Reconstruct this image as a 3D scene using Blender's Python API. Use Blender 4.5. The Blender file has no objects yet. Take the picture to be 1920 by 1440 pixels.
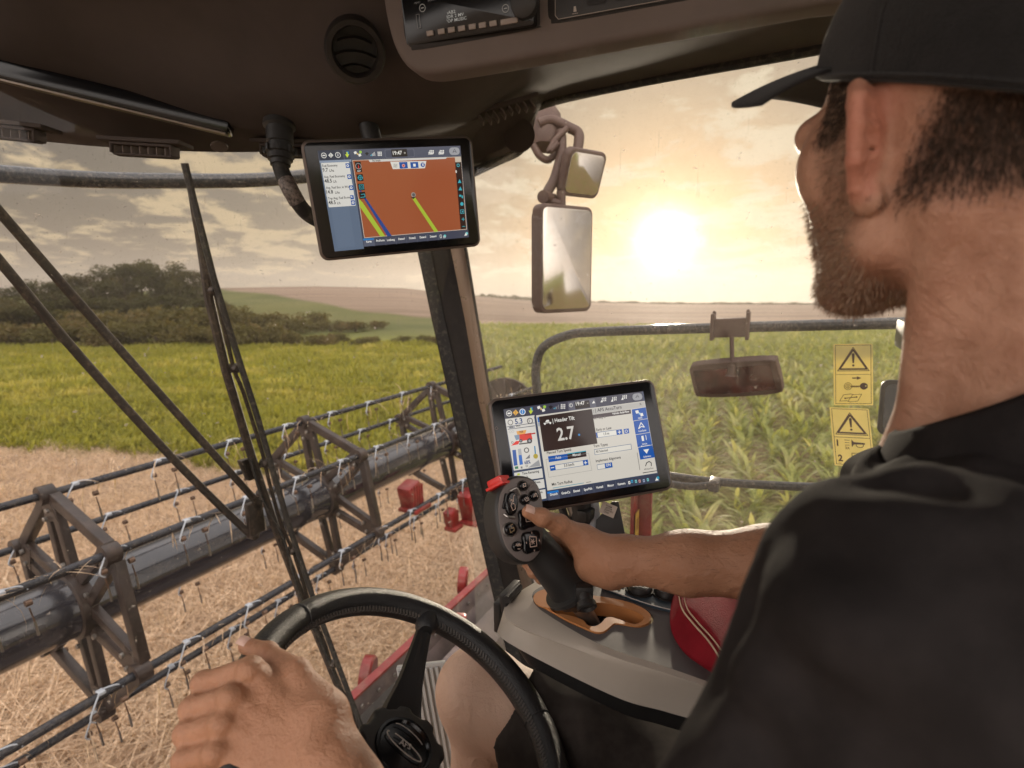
import bpy, bmesh, math, random
import numpy as np
from mathutils import Vector, Matrix
random.seed(7); RNG = np.random.default_rng(7)
R = math.radians
sc = bpy.context.scene
COL = sc.collection

# ------------------------------------------------------------------ camera, world, sun, exposure
EYE = Vector((0, 0, 3.2)); FPX = 1000.0; PITCH = math.atan(150/1000.0)
CP, SP = math.cos(PITCH), math.sin(PITCH)
cam_d = bpy.data.cameras.new('camera'); cam = bpy.data.objects.new('camera', cam_d); COL.objects.link(cam)
cam.location = EYE; cam.rotation_euler = (R(90)-PITCH, 0, 0)
cam_d.sensor_width = 36; cam_d.lens = 36*FPX/1920; cam_d.clip_start = .02; cam_d.clip_end = 6000
cam_d.dof.use_dof = True; cam_d.dof.focus_distance = .84; cam_d.dof.aperture_fstop = 5.0
sc.camera = cam
HAZE = 0.0005      # density of the evening air
SUN_AZ, SUN_EL = math.atan2(280, 1000), R(6.3)
SUN_DIR = Vector((math.sin(SUN_AZ)*math.cos(SUN_EL), math.cos(SUN_AZ)*math.cos(SUN_EL), math.sin(SUN_EL)))
sc.view_settings.view_transform = 'Standard'; sc.view_settings.look = 'None'
sc.view_settings.gamma = 1; sc.view_settings.exposure = 0.30
sc.render.engine = 'CYCLES'
cy = sc.cycles; cy.max_bounces = 8; cy.transparent_max_bounces = 24; cy.use_denoising = True
cy.caustics_reflective = False; cy.caustics_refractive = False; cy.sample_clamp_indirect = 6

class NT:
    """small node-tree writer"""
    def __init__(s, tree): s.t = tree; s.n = tree.nodes; s.l = tree.links
    def new(s, kind, ins=None, **kw):
        n = s.n.new(kind)
        for k, v in kw.items(): setattr(n, k, v)
        if ins:
            for k, v in ins.items(): s.put(n.inputs[k], v)
        return n
    def put(s, sock, v):
        if isinstance(v, bpy.types.NodeSocket): s.l.new(v, sock)
        elif isinstance(v, bpy.types.Node): s.l.new(v.outputs[0], sock)
        else: sock.default_value = v
    def math(s, op, a, b=0.0, c=None, clamp=False):
        n = s.new('ShaderNodeMath', operation=op, use_clamp=clamp); s.put(n.inputs[0], a); s.put(n.inputs[1], b)
        if c is not None: s.put(n.inputs[2], c)
        return n.outputs[0]
    def vmath(s, op, a, b=None):
        n = s.new('ShaderNodeVectorMath', operation=op); s.put(n.inputs[0], a)
        if b is not None: s.put(n.inputs[1], b)
        return n.outputs['Value'] if op in ('DOT_PRODUCT', 'LENGTH') else n.outputs[0]
    def mix(s, f, a, b, blend='MIX'):
        n = s.new('ShaderNodeMix', data_type='RGBA', blend_type=blend, clamp_factor=True)
        s.put(n.inputs[0], f); s.put(n.inputs[6], a); s.put(n.inputs[7], b); return n.outputs[2]
    def noise(s, vec, scale, detail=4, rough=.55, dist=0.0):
        n = s.new('ShaderNodeTexNoise'); s.put(n.inputs['Vector'], vec)
        n.inputs['Scale'].default_value = scale; n.inputs['Detail'].default_value = detail
        n.inputs['Roughness'].default_value = rough; n.inputs['Distortion'].default_value = dist
        return n.outputs[0]
    def ramp(s, f, lo, hi):
        n = s.new('ShaderNodeMapRange', clamp=True, interpolation_type='SMOOTHSTEP'); s.put(n.inputs[0], f)
        s.put(n.inputs[1], lo); s.put(n.inputs[2], hi); return n.outputs[0]

def lin(r, g, b, a=1.0):
    f = lambda c: (c/255/12.92) if c/255 <= .04045 else ((c/255+.055)/1.055)**2.4
    return (f(r), f(g), f(b), a)

w = bpy.data.worlds.new('World'); sc.world = w; w.use_nodes = True
w.node_tree.nodes.clear(); T = NT(w.node_tree)
tc = T.new('ShaderNodeTexCoord').outputs['Generated']
sky = T.new('ShaderNodeTexSky', sky_type='NISHITA', sun_disc=False)
sky.sun_elevation = SUN_EL; sky.sun_rotation = SUN_AZ; sky.air_density = 1.6; sky.dust_density = 4.0; sky.ozone_density = .8
sep = T.new('ShaderNodeSeparateXYZ', {0: tc})
zz = T.math('MAXIMUM', sep.outputs[2], 0.0)
cosang = T.vmath('DOT_PRODUCT', tc, tuple(SUN_DIR))
ang = T.math('ARCCOSINE', T.math('MINIMUM', cosang, 1.0))
# a layer of cloud on a plane overhead
den = T.math('ADD', zz, .17)
cx = T.math('DIVIDE', sep.outputs[0], den); cyy = T.math('DIVIDE', sep.outputs[1], den)
cv = T.new('ShaderNodeCombineXYZ', {0: cx, 1: T.math('MULTIPLY', cyy, 1.0), 2: 0.0}).outputs[0]
n1 = T.noise(cv, 3.6, 12, .63, .25); n2 = T.noise(cv, 1.1, 3, .5)
cl = T.ramp(T.math('ADD', n1, T.math('MULTIPLY', T.math('SUBTRACT', n2, .5), .5)), .485, .60)
near = T.ramp(ang, .75, .1)     # 1 close to the sun
hz_ = T.ramp(sep.outputs[2], .0, .07)
cl = T.math('MULTIPLY', T.math('MULTIPLY', cl, hz_), T.math('SUBTRACT', 1.0, T.math('MULTIPLY', near, .25)))
base = T.mix(1.0, sky, (.105, .105, .105, 1), 'MULTIPLY')
veil = T.mix(T.ramp(ang, 1.15, .12), (.082, .068, .064, 1), (.205, .195, .178, 1))
skyc = T.mix(.86, base, veil)
cloudc = T.mix(near, (.60, .46, .27, 1), (.66, .60, .46, 1))
skyc = T.mix(T.math('MULTIPLY', cl, T.math('SUBTRACT', .92, T.math('MULTIPLY', n2, .35))), skyc, cloudc)
# warm band low over the horizon
skyc = T.mix(T.math('MULTIPLY', T.math('SUBTRACT', 1.0, T.ramp(sep.outputs[2], -.02, .14)), .45), skyc, T.mix(T.ramp(ang, 1.1, .1), (.32, .25, .19, 1), (.62, .56, .47, 1)))
def glow(width, gain, col):
    e = T.math('EXPONENT', T.math('MULTIPLY', T.math('POWER', T.math('DIVIDE', ang, width), 2.0), -1.0))
    return T.mix(1.0, (gain*col[0], gain*col[1], gain*col[2], 1), e, 'MULTIPLY')
g = T.mix(1.0, glow(.036, 2.3, (1, .97, .90)), glow(.078, .42, (1, .92, .74)), 'ADD')
g = T.mix(1.0, g, glow(.27, .13, (1, .88, .70)), 'ADD')
skyc = T.mix(1.0, skyc, g, 'ADD')
# sky brightened overhead and behind the camera as added fill light
sky_fill = T.math('MAXIMUM', T.ramp(sep.outputs[2], .38, .80), T.ramp(sep.outputs[1], .30, -.55))
skyc = T.mix(sky_fill, skyc, T.mix(T.ramp(sep.outputs[1], .1, -.5), (1.3, 1.24, 1.24, 1), (2.25, 2.05, 1.92, 1)))
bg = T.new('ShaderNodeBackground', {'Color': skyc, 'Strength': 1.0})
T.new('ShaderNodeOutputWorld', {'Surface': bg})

sl = bpy.data.lights.new('sun', 'SUN'); sl.energy = 3.2; sl.angle = R(2.5); sl.color = (1, .86, .68)
so = bpy.data.objects.new('sun', sl); COL.objects.link(so); so.rotation_euler = SUN_DIR.to_track_quat('Z', 'Y').to_euler(); so.location = (20, 60, 30)

# ------------------------------------------------------------------ frames
A_ = Vector((0.46864478, 0.88271938, 0.03433036))      # the machine's right
F_ = Vector((-0.88324001, 0.46892119, 0.0))            # the machine's forward
U_ = A_.cross(-F_) if A_.cross(-F_).z > 0 else A_.cross(F_)
def ray(px, py):
    x = (px-960)/FPX; y = -(py-720)/FPX
    return Vector((x, CP+y*SP, -SP+y*CP))
def P(px, py, d): return EYE + ray(px, py)*d            # point at distance d along the view axis
def W(f, r, u): return EYE + F_*f + A_*r + U_*u         # point in the machine's axes
def onF(px, py, f): q = ray(px, py); return EYE + q*(f/q.dot(F_))
def onR(px, py, r): q = ray(px, py); return EYE + q*(r/q.dot(A_))
def onZ(px, py, z): q = ray(px, py); return EYE + q*(z/q.z)
FR = Matrix((F_, A_, U_)).transposed()                  # columns: forward, right, up

# ------------------------------------------------------------------ objects
def empty(name, loc, label, cat, group=None):
    o = bpy.data.objects.new(name, None); COL.objects.link(o); o.location = loc; o.empty_display_size = .1
    o['label'] = label; o['category'] = cat
    if group: o['group'] = group
    return o
def tag(o, label=None, cat=None, group=None, kind=None):
    if label: o['label'] = label
    if cat: o['category'] = cat
    if group: o['group'] = group
    if kind: o['kind'] = kind
    return o
def rootloc(o):
    v = Vector((0, 0, 0))
    while o is not None: v = v + o.location; o = o.parent
    return v
def finish(name, me, mats, parent=None, loc=None, smooth=True, angle=40):
    """vertices are world coordinates; they are made local to the parent (or to loc)"""
    o = bpy.data.objects.new(name, me); COL.objects.link(o)
    base = rootloc(parent) if parent is not None else (Vector(loc) if loc is not None else Vector((0, 0, 0)))
    if base.length > 0: me.transform(Matrix.Translation(-base))
    if parent is not None: o.parent = parent
    else: o.location = base
    if not isinstance(mats, (list, tuple)): mats = [mats]
    for m in mats: me.materials.append(m)
    if smooth and len(me.polygons):
        me.polygons.foreach_set('use_smooth', np.ones(len(me.polygons), bool))
        if angle and angle < 180: me.set_sharp_from_angle(angle=R(angle))
    me.update(); return o
def child_copy(o, parent, name=None):
    c = o.copy(); COL.objects.link(c); c.parent = parent
    return c

class MB:
    def __init__(s): s.v = []; s.f = []; s.m = []
    def add(s, vs, fs, mi=0, M=None):
        n = len(s.v)
        s.v += [tuple(M @ Vector(v)) if M is not None else tuple(v) for v in vs]
        s.f += [tuple(i+n for i in f) for f in fs]; s.m += [mi]*len(fs); return s
    def box(s, c, size, X=None, Y=None, Z=None, mi=0, bev=0.0):
        X = Vector(X) if X is not None else Vector((1, 0, 0)); Y = Vector(Y) if Y is not None else Vector((0, 1, 0))
        Z = Vector(Z) if Z is not None else X.cross(Y)
        M = Matrix((X, Y, Z)).transposed().to_4x4(); M.translation = Vector(c)
        bm = bmesh.new(); bmesh.ops.create_cube(bm, size=1)
        bmesh.ops.scale(bm, vec=size, verts=bm.verts)
        if bev > 0: bmesh.ops.bevel(bm, geom=bm.edges[:], offset=bev, segments=2, profile=.6, affect='EDGES')
        s.bm(bm, M, mi); return s
    def bm(s, bm, M=None, mi=0):
        bm.verts.index_update()
        s.add([v.co[:] for v in bm.verts], [[v.index for v in f.verts] for f in bm.faces], mi, M); bm.free(); return s
    def tube(s, pts, rad, seg=12, mi=0, cap=True, flat=1.0, up=None):
        pts = [Vector(p) for p in pts]; n = len(pts)
        if not hasattr(rad, '__len__'): rad = [rad]*n
        tang = [(pts[min(i+1, n-1)]-pts[max(i-1, 0)]).normalized() for i in range(n)]
        ref = Vector(up) if up is not None else (Vector((0, 0, 1)) if abs(tang[0].z) < .9 else Vector((1, 0, 0)))
        nx = (ref - tang[0]*ref.dot(tang[0])).normalized(); vs = []
        for i in range(n):
            nx = (nx - tang[i]*nx.dot(tang[i])).normalized(); ny = tang[i].cross(nx)
            for k in range(seg):
                a = 2*math.pi*k/seg
                vs.append(pts[i] + nx*(rad[i]*math.cos(a)) + ny*(rad[i]*flat*math.sin(a)))
        fs = [(i*seg+k, i*seg+(k+1) % seg, (i+1)*seg+(k+1) % seg, (i+1)*seg+k) for i in range(n-1) for k in range(seg)]
        if cap: fs += [tuple(range(seg))[::-1], tuple((n-1)*seg+k for k in range(seg))]
        return s.add(vs, fs, mi)
    def lathe(s, prof, c, axis, seg=32, mi=0):
        """prof: (distance along axis, radius)"""
        ax = Vector(axis).normalized(); ref = Vector((0, 0, 1)) if abs(ax.z) < .9 else Vector((1, 0, 0))
        x = ref.cross(ax).normalized(); y = ax.cross(x); vs = []
        for h, r in prof:
            for k in range(seg):
                a = 2*math.pi*k/seg; vs.append(Vector(c)+ax*h+x*(r*math.cos(a))+y*(r*math.sin(a)))
        n = len(prof)
        fs = [(i*seg+k, i*seg+(k+1) % seg, (i+1)*seg+(k+1) % seg, (i+1)*seg+k) for i in range(n-1) for k in range(seg)]
        if prof[0][1] > 1e-6: fs.append(tuple(range(seg))[::-1])
        if prof[-1][1] > 1e-6: fs.append(tuple((n-1)*seg+k for k in range(seg)))
        return s.add(vs, fs, mi)
    def prism(s, outline, M, z0, z1, mi=0, bev=0.0, seg=2):
        """outline: 2-D points, extruded from z0 to z1 in the frame M, top edge rounded by bev"""
        if sum(outline[i][0]*outline[(i+1) % len(outline)][1]-outline[(i+1) % len(outline)][0]*outline[i][1] for i in range(len(outline))) < 0: outline = outline[::-1]
        bm = bmesh.new(); vs = [bm.verts.new((x, y, z0)) for x, y in outline]
        f = bm.faces.new(vs); r = bmesh.ops.extrude_face_region(bm, geom=[f])
        nv = [e for e in r['geom'] if isinstance(e, bmesh.types.BMVert)]
        bmesh.ops.translate(bm, vec=(0, 0, z1-z0), verts=nv)
        bmesh.ops.recalc_face_normals(bm, faces=bm.faces[:])
        if bev > 0:
            nvs = set(nv); es = [e for e in bm.edges if e.verts[0] in nvs and e.verts[1] in nvs]
            bmesh.ops.bevel(bm, geom=es, offset=bev, segments=seg, profile=.5, affect='EDGES', clamp_overlap=True)
        return s.bm(bm, M, mi)
    def grid(s, rows, mi=0, thick=None):
        nr, nc = len(rows), len(rows[0]); vs = [p for r in rows for p in r]
        fs = [(i*nc+j, i*nc+j+1, (i+1)*nc+j+1, (i+1)*nc+j) for i in range(nr-1) for j in range(nc-1)]
        if thick is not None:
            t = Vector(thick); n = len(vs); vs = vs + [Vector(p)+t for p in vs]
            fs2 = [tuple(i+n for i in f)[::-1] for f in fs]
            b = [j for j in range(nc)] + [i*nc+nc-1 for i in range(1, nr)] + [(nr-1)*nc+j for j in range(nc-2, -1, -1)] + [i*nc for i in range(nr-2, 0, -1)]
            fs = fs + fs2 + [(b[k], b[(k+1) % len(b)], b[(k+1) % len(b)]+n, b[k]+n)[::-1] for k in range(len(b))]
        return s.add(vs, fs, mi)
    def build(s, name, mats, parent=None, loc=None, smooth=True, angle=40, recalc=True):
        me = bpy.data.meshes.new(name); me.from_pydata(s.v, [], s.f)
        me.polygons.foreach_set('material_index', s.m)
        if recalc:
            bm = bmesh.new(); bm.from_mesh(me); bmesh.ops.recalc_face_normals(bm, faces=bm.faces[:]); bm.to_mesh(me); bm.free()
        return finish(name, me, mats, parent, loc, smooth, angle)

def catmull(pts, n=8):
    pts = [Vector(p) for p in pts]; out = []
    q = [pts[0]*2-pts[1]] + pts + [pts[-1]*2-pts[-2]]
    for i in range(1, len(q)-2):
        for k in range(n):
            t = k/n; a, b, c, d = q[i-1], q[i], q[i+1], q[i+2]
            out.append(.5*((2*b)+(c-a)*t+(2*a-5*b+4*c-d)*t*t+(3*b-a-3*c+d)*t**3))
    return out + [pts[-1]]
def rrect(x0, y0, x1, y1, r, n=6):
    o = []
    for cx_, cy_, a0 in ((x1-r, y1-r, 0), (x0+r, y1-r, 90), (x0+r, y0+r, 180), (x1-r, y0+r, 270)):
        for k in range(n+1):
            a = R(a0+90*k/n); o.append((cx_+r*math.cos(a), cy_+r*math.sin(a)))
    return o
def circle(cx_, cy_, r, n=24, ry=None, rot=0):
    ry = ry or r; c, s_ = math.cos(rot), math.sin(rot); o = []
    for k in range(n):
        a = 2*math.pi*k/n; x, y = r*math.cos(a), ry*math.sin(a); o.append((cx_+x*c-y*s_, cy_+x*s_+y*c))
    return o
def quad_frame(px, width):
    """four photo corners TL,TR,BR,BL of a flat rectangle -> its place in space, scaled to a real width"""
    r = [ray(*q) for q in px]
    M = np.array([r[0], -r[1], r[2], -r[3]]).T
    s = np.linalg.svd(M)[2][-1]; s = s*np.sign(s[0])
    Q = [r[i]*s[i] for i in range(4)]
    k = width/(((Q[1]-Q[0]).length+(Q[2]-Q[3]).length)/2)
    Q = [EYE+q*k for q in Q]
    X = (Q[1]-Q[0]); Y = (Q[0]-Q[3]); w_, h_ = X.length, Y.length
    X.normalize(); N = X.cross(Y).normalized(); Yo = N.cross(X)
    M4 = Matrix((X, Yo, N)).transposed().to_4x4(); M4.translation = (Q[0]+Q[1]+Q[2]+Q[3])/4
    return M4, w_, h_
def homog(src, dst):
    a = []
    for (x, y), (u, v) in zip(src, dst):
        a.append([x, y, 1, 0, 0, 0, -u*x, -u*y, -u]); a.append([0, 0, 0, x, y, 1, -v*x, -v*y, -v])
    h = np.linalg.svd(np.array(a))[2][-1].reshape(3, 3)
    def f(x, y):
        q = h @ np.array([x, y, 1.0]); return q[0]/q[2], q[1]/q[2]
    return f

_font_cache = {}
def text_mesh(s, bold=0.0):
    key = (s, bold)
    if key not in _font_cache:
        cu = bpy.data.curves.new('t', 'FONT'); cu.body = s; cu.size = 1; cu.resolution_u = 2; cu.offset = bold; cu.fill_mode = 'FRONT'
        o = bpy.data.objects.new('t', cu); COL.objects.link(o)
        me = bpy.data.meshes.new_from_object(o)
        v = [tuple(q.co[:2]) for q in me.vertices]; f = [tuple(p.vertices) for p in me.polygons]
        wd = (max(q[0] for q in v)-min(q[0] for q in v)) if v else 0
        x0 = min(q[0] for q in v) if v else 0
        v = [(q[0]-x0, q[1]) for q in v]
        bpy.data.objects.remove(o); bpy.data.curves.remove(cu); bpy.data.meshes.remove(me)
        _font_cache[key] = (v, f, wd)
    return _font_cache[key]

class Art:
    """flat artwork on a surface: coloured polygons in a frame M; colours are a mesh colour attribute"""
    def __init__(s, M, step=.00012, z=0.0): s.M = M; s.v = []; s.f = []; s.c = []; s.z = z; s.step = step; s.k = 0
    def poly(s, pts, col, up=True, M=None):
        if up: s.k += 1
        n = len(s.v); z = s.z + s.step*s.k
        a = sum(pts[i][0]*pts[(i+1) % len(pts)][1]-pts[(i+1) % len(pts)][0]*pts[i][1] for i in range(len(pts)))
        if a < 0: pts = pts[::-1]
        s.v += [tuple((M or s.M) @ Vector((x, y, z))) for x, y in pts]; s.f.append(tuple(range(n, n+len(pts)))); s.c.append(col)
    def rect(s, x0, y0, x1, y1, col, r=0, up=True):
        x0, x1 = sorted((x0, x1)); y0, y1 = sorted((y0, y1))
        s.poly(rrect(x0, y0, x1, y1, min(r, (x1-x0)/2.01, (y1-y0)/2.01), 4) if r > 0 else [(x0, y0), (x1, y0), (x1, y1), (x0, y1)], col, up)
    def frame(s, x0, y0, x1, y1, t, col):
        x0, x1 = sorted((x0, x1)); y0, y1 = sorted((y0, y1)); s.k += 1
        s.rect(x0, y0, x1, y0+t, col, up=False); s.rect(x0, y1-t, x1, y1, col, up=False)
        s.rect(x0, y0+t, x0+t, y1-t, col, up=False); s.rect(x1-t, y0+t, x1, y1-t, col, up=False)
    def line(s, pts, t, col, closed=False):
        s.k += 1; q = [Vector(p) for p in pts]
        if closed: q = q + [q[0]]
        for a, b in zip(q, q[1:]):
            d = (b-a); 
            if d.length < 1e-9: continue
            d.normalize(); n = Vector((-d.y, d.x))*t/2; e = d*t*.25
            s.poly([(a-n-e)[:], (b-n+e)[:], (b+n+e)[:], (a+n-e)[:]], col, up=False); s.z += 1e-7
    def disc(s, x, y, r, col, ry=None, rot=0, n=20): s.poly(circle(x, y, r, n, ry, rot), col)
    def ring(s, x, y, r, t, col, ry=None, rot=0, n=24): s.line(circle(x, y, r, n, ry, rot), t, col, True)
    def text(s, x, y, txt, size, col, bold=0.0, anchor='l', stretch=1.0, rot=0.0):
        v, f, wd = text_mesh(txt, bold); k = size*1.0; s.k += 1
        ox = {'l': 0, 'c': -.5, 'r': -1}[anchor]*wd*k*stretch; n = len(s.v); z = s.z + s.step*s.k
        c_, s_ = math.cos(rot), math.sin(rot)
        for q in v:
            X_, Y_ = ox+q[0]*k*stretch, q[1]*k
            s.v.append(tuple(s.M @ Vector((x+X_*c_-Y_*s_, y+X_*s_+Y_*c_, z))))
        for g_ in f: s.f.append(tuple(i+n for i in g_)); s.c.append(col)
    def build(s, name, mat, parent=None, loc=None):
        me = bpy.data.meshes.new(name); me.from_pydata(s.v, [], s.f)
        at = me.color_attributes.new('Col', 'FLOAT_COLOR', 'CORNER'); buf = []
        for p, c in zip(me.polygons, s.c): buf += list(lin(*c))*p.loop_total
        at.data.foreach_set('color', buf)
        return finish(name, me, mat, parent, loc, smooth=False)

# ------------------------------------------------------------------ materials
def mat(name, col, rough=.5, metal=0.0, var=0.0, vscale=8.0, bump=0.0, bscale=200.0, spec=.5, coat=0.0, dirt=None, dscale=6.0, damt=.4, sss=0.0, detail=4, rvar=0.0, sheen=0.0, col2=None):
    m = bpy.data.materials.new(name); m.use_nodes = True; m.node_tree.nodes.clear(); t = NT(m.node_tree)
    oc = t.new('ShaderNodeTexCoord').outputs['Object']
    b = t.new('ShaderNodeBsdfPrincipled'); c = tuple(col[:3])+(1,)
    src = c
    if var > 0 or col2:
        n = t.noise(oc, vscale, detail, .6)
        lo = tuple(x*(1-var) for x in c[:3])+(1,); hi = tuple(min(1, x*(1+var)) for x in c[:3])+(1,) if not col2 else tuple(col2[:3])+(1,)
        src = t.mix(t.ramp(n, .3, .7), lo, hi)
    if dirt:
        n = t.noise(oc, dscale, 8, .7); k = t.math('MULTIPLY', t.ramp(n, .46, .72), damt)
        src = t.mix(k, src, tuple(dirt[:3])+(1,))
    t.put(b.inputs['Base Color'], src); b.inputs['Metallic'].default_value = metal
    if rvar > 0: t.put(b.inputs['Roughness'], t.math('ADD', t.math('MULTIPLY', t.noise(oc, vscale*2, 5, .6), rvar), rough-rvar/2))
    else: b.inputs['Roughness'].default_value = rough
    b.inputs['Specular IOR Level'].default_value = spec; b.inputs['Coat Weight'].default_value = coat; b.inputs['Coat Roughness'].default_value = .08
    if sheen: b.inputs['Sheen Weight'].default_value = sheen
    if sss: b.inputs['Subsurface Weight'].default_value = sss; b.inputs['Subsurface Radius'].default_value = (.012, .005, .003); b.inputs['Subsurface Scale'].default_value = .6
    if bump > 0:
        bp = t.new('ShaderNodeBump', {'Strength': min(1, bump), 'Distance': .002, 'Height': t.noise(oc, bscale, 3, .6)})
        t.put(b.inputs['Normal'], bp)
    t.new('ShaderNodeOutputMaterial', {'Surface': b}); return m
def art_mat(name, emit=0.0, rough=.4, spec=.5, coat=0.0):
    m = bpy.data.materials.new(name); m.use_nodes = True; m.node_tree.nodes.clear(); t = NT(m.node_tree)
    a = t.new('ShaderNodeAttribute', attribute_name='Col').outputs['Color']
    b = t.new('ShaderNodeBsdfPrincipled', {'Roughness': rough}); b.inputs['Specular IOR Level'].default_value = spec; b.inputs['Coat Weight'].default_value = coat
    if emit > 0:
        b.inputs['Base Color'].default_value = (.01, .01, .012, 1); t.put(b.inputs['Emission Color'], a); b.inputs['Emission Strength'].default_value = emit
    else: t.put(b.inputs['Base Color'], a)
    t.new('ShaderNodeOutputMaterial', {'Surface': b}); return m

M_black = mat('black_plastic', (.022, .021, .021), .42, bump=.25, bscale=900, var=.2)
M_gloss = mat('glossy_black', (.006, .006, .007), .16, spec=.4)
M_head = mat('headliner_plastic', (.088, .071, .065), .85, var=.12, vscale=5, bump=.35, bscale=1400, spec=.08)
M_headl = mat('console_plastic', (.155, .125, .112), .7, var=.1, vscale=5, bump=.3, bscale=1400, spec=.2)
M_dark = mat('dark_trim', (.018, .014, .012), .55, var=.2, dirt=(.2, .16, .12), dscale=30, damt=.08, spec=.3)
M_rubber = mat('rubber', (.018, .017, .016), .7, dirt=(.22, .18, .14), dscale=60, damt=.35)
M_reel = mat('reel_paint', (.030, .020, .017), .40, var=.3, dirt=(.14, .10, .075), dscale=14, damt=.3, rvar=.3)
M_tube = mat('painted_tube', (.020, .020, .026), .14, var=.25, vscale=3, dirt=(.2, .15, .12), dscale=9, damt=.15, rvar=.12, spec=.7, coat=.6)
M_bar = mat('steel_bar', (.022, .023, .030), .28, metal=.1, var=.3, dirt=(.2, .16, .12), dscale=30, damt=.25, rvar=.2)
M_steel = mat('steel', (.32, .30, .28), .35, metal=.9, var=.2, rvar=.25)
M_wire = mat('spring_wire', (.16, .10, .07), .45, metal=.6, var=.3)
M_clip = mat('white_clip', (.46, .50, .56), .4, var=.1, dirt=(.3, .22, .16), dscale=60, damt=.3)
M_red = mat('red_paint', (.22, .010, .009), .5, var=.25, dirt=(.25, .15, .10), dscale=12, damt=.5, coat=.3)
M_grey = mat('header_sheet', (.16, .125, .12), .38, metal=.25, var=.3, vscale=4, dirt=(.33, .25, .2), dscale=7, damt=.6, rvar=.3)
M_beige = mat('console_shell', (.46, .405, .345), .55, var=.05, bump=.2, bscale=1500)
M_ctop = mat('console_top', (.115, .104, .104), .6, var=.08, bump=.25, bscale=1800)
M_orange = mat('gate_orange', (.60, .25, .085), .5, var=.08, bump=.15, bscale=900)
M_leather = mat('red_leather', (.27, .014, .024), .7, var=.15, vscale=20, bump=.6, bscale=520, spec=.12)
M_blea = mat('black_leather', (.012, .012, .013), .34, var=.2, vscale=30, bump=.5, bscale=650, spec=.55)
M_thread = mat('thread', (.62, .48, .34), .8)
M_dthread = mat('dark_thread', (.03, .028, .027), .7)
M_white = mat('white_print', (.7, .68, .65), .6)
M_mirror = mat('mirror_glass', (.62, .57, .51), .12, metal=1.0, dirt=(.45, .33, .22), dscale=25, damt=.10)
M_mshell = mat('mirror_shell', (.10, .055, .042), .55, var=.15, dirt=(.30, .22, .16), dscale=20, damt=.2)
M_screen = art_mat('screen_picture', emit=.80, rough=.12, spec=.35)
M_print = art_mat('print', rough=.55)
# ================================================================== THE LAND
def interp(x, tab):
    xs = [a for a, b in tab]; ys = [b for a, b in tab]; return np.interp(x, xs, ys)
RIDGE = [(-900, 566), (-200, 560), (0, 556), (200, 550), (430, 541), (600, 538), (760, 541), (880, 555), (1000, 565), (1250, 571), (1600, 573), (3200, 573)]
BROWN = [(-900, 520), (380, 530), (430, 543), (560, 561), (700, 584), (850, 602), (1000, 612), (1300, 617), (1700, 619), (3200, 620)]
CUT = [(-900, 842), (0, 846), (180, 856), (330, 872), (470, 905), (640, 900), (760, 880), (880, 868), (930, 900), (1000, 1010), (1100, 1250), (1250, 2200), (3200, 9000)]
def terr(px, D):
    zr = 3.2 + 260*(570-interp(px, RIDGE))/1000.0
    t = np.clip((D-42)/218.0, 0, 1); s_ = t*t*(3-2*t)*.55+t*.45
    z = zr*s_ + .25*np.sin(D*.11+px*.004)*np.clip((D-30)/60, 0, 1)
    back = np.clip((D-260)/1500.0, 0, 1)
    return z*(1-back) + np.minimum(z, 1.5)*back
def px_of(x, y): return 960 + 1000*x/np.maximum(y, .5)
def tz(x, y): return terr(px_of(np.asarray(x, float), np.asarray(y, float)), np.asarray(y, float))
def img_y(px, D, z): return 570+1000*(3.2-z)/D*1.0

def np_mesh(name, V, Fq, mats, mi=None, col=None, smooth=False):
    me = bpy.data.meshes.new(name); n = len(Fq); k = Fq.shape[1]
    me.vertices.add(len(V)); me.vertices.foreach_set('co', np.ascontiguousarray(V, dtype=np.float32).ravel())
    me.loops.add(n*k); me.loops.foreach_set('vertex_index', np.ascontiguousarray(Fq, dtype=np.int32).ravel())
    me.polygons.add(n); me.polygons.foreach_set('loop_start', np.arange(0, n*k, k, dtype=np.int32))
    try: me.polygons.foreach_set('loop_total', np.full(n, k, dtype=np.int32))
    except Exception: pass
    if smooth: me.polygons.foreach_set('use_smooth', np.ones(n, bool))
    if col is not None:
        a = me.color_attributes.new('Col', 'FLOAT_COLOR', 'POINT'); a.data.foreach_set('color', np.ascontiguousarray(col, dtype=np.float32).ravel())
    if not isinstance(mats, (list, tuple)): mats = [mats]
    for m in mats: me.materials.append(m)
    if mi is not None: me.polygons.foreach_set('material_index', mi.astype(np.int32))
    me.update(calc_edges=True); me.validate(); return me
def link(name, me, loc=(0, 0, 0), parent=None):
    o = bpy.data.objects.new(name, me); COL.objects.link(o); o.location = loc
    if parent: o.parent = parent
    return o

# ground sheet: finer near the machine, reaching the horizon
D1 = np.concatenate([np.array([-1200, -600, -200, -40, -15, -4]), np.linspace(.6, 14, 90), np.geomspace(14.3, 300, 210), np.geomspace(320, 1250, 20)])
TX = np.concatenate([np.linspace(-2.6, -1.3, 20)[:-1], np.linspace(-1.3, 1.3, 340), np.linspace(1.3, 2.6, 20)[1:]])
DD, TT = np.meshgrid(D1, TX, indexing='ij'); Wd = np.maximum(np.abs(DD), 8)
XX = TT*np.where(DD < 0, np.maximum(8, -DD*1.5), np.where(DD < 8, 8, DD)); XX = np.clip(XX, -1250, 1250); PXg = 960+1000*XX/np.maximum(DD, .5)
ZZ = terr(PXg, DD)
ZZ = ZZ + np.where(DD < 12, np.clip(np.sin(XX*2.1+1.3*np.sin(DD*1.7))*np.sin(DD*2.6+np.sin(XX*3.1)), 0, 1)*.07, 0) + np.where(DD < 14, .012*np.sin(XX*7+DD*3)+.014*np.sin(DD*11-XX*5), 0)
YI = 570+1000*(3.2-ZZ)/np.maximum(DD, .3)
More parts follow.
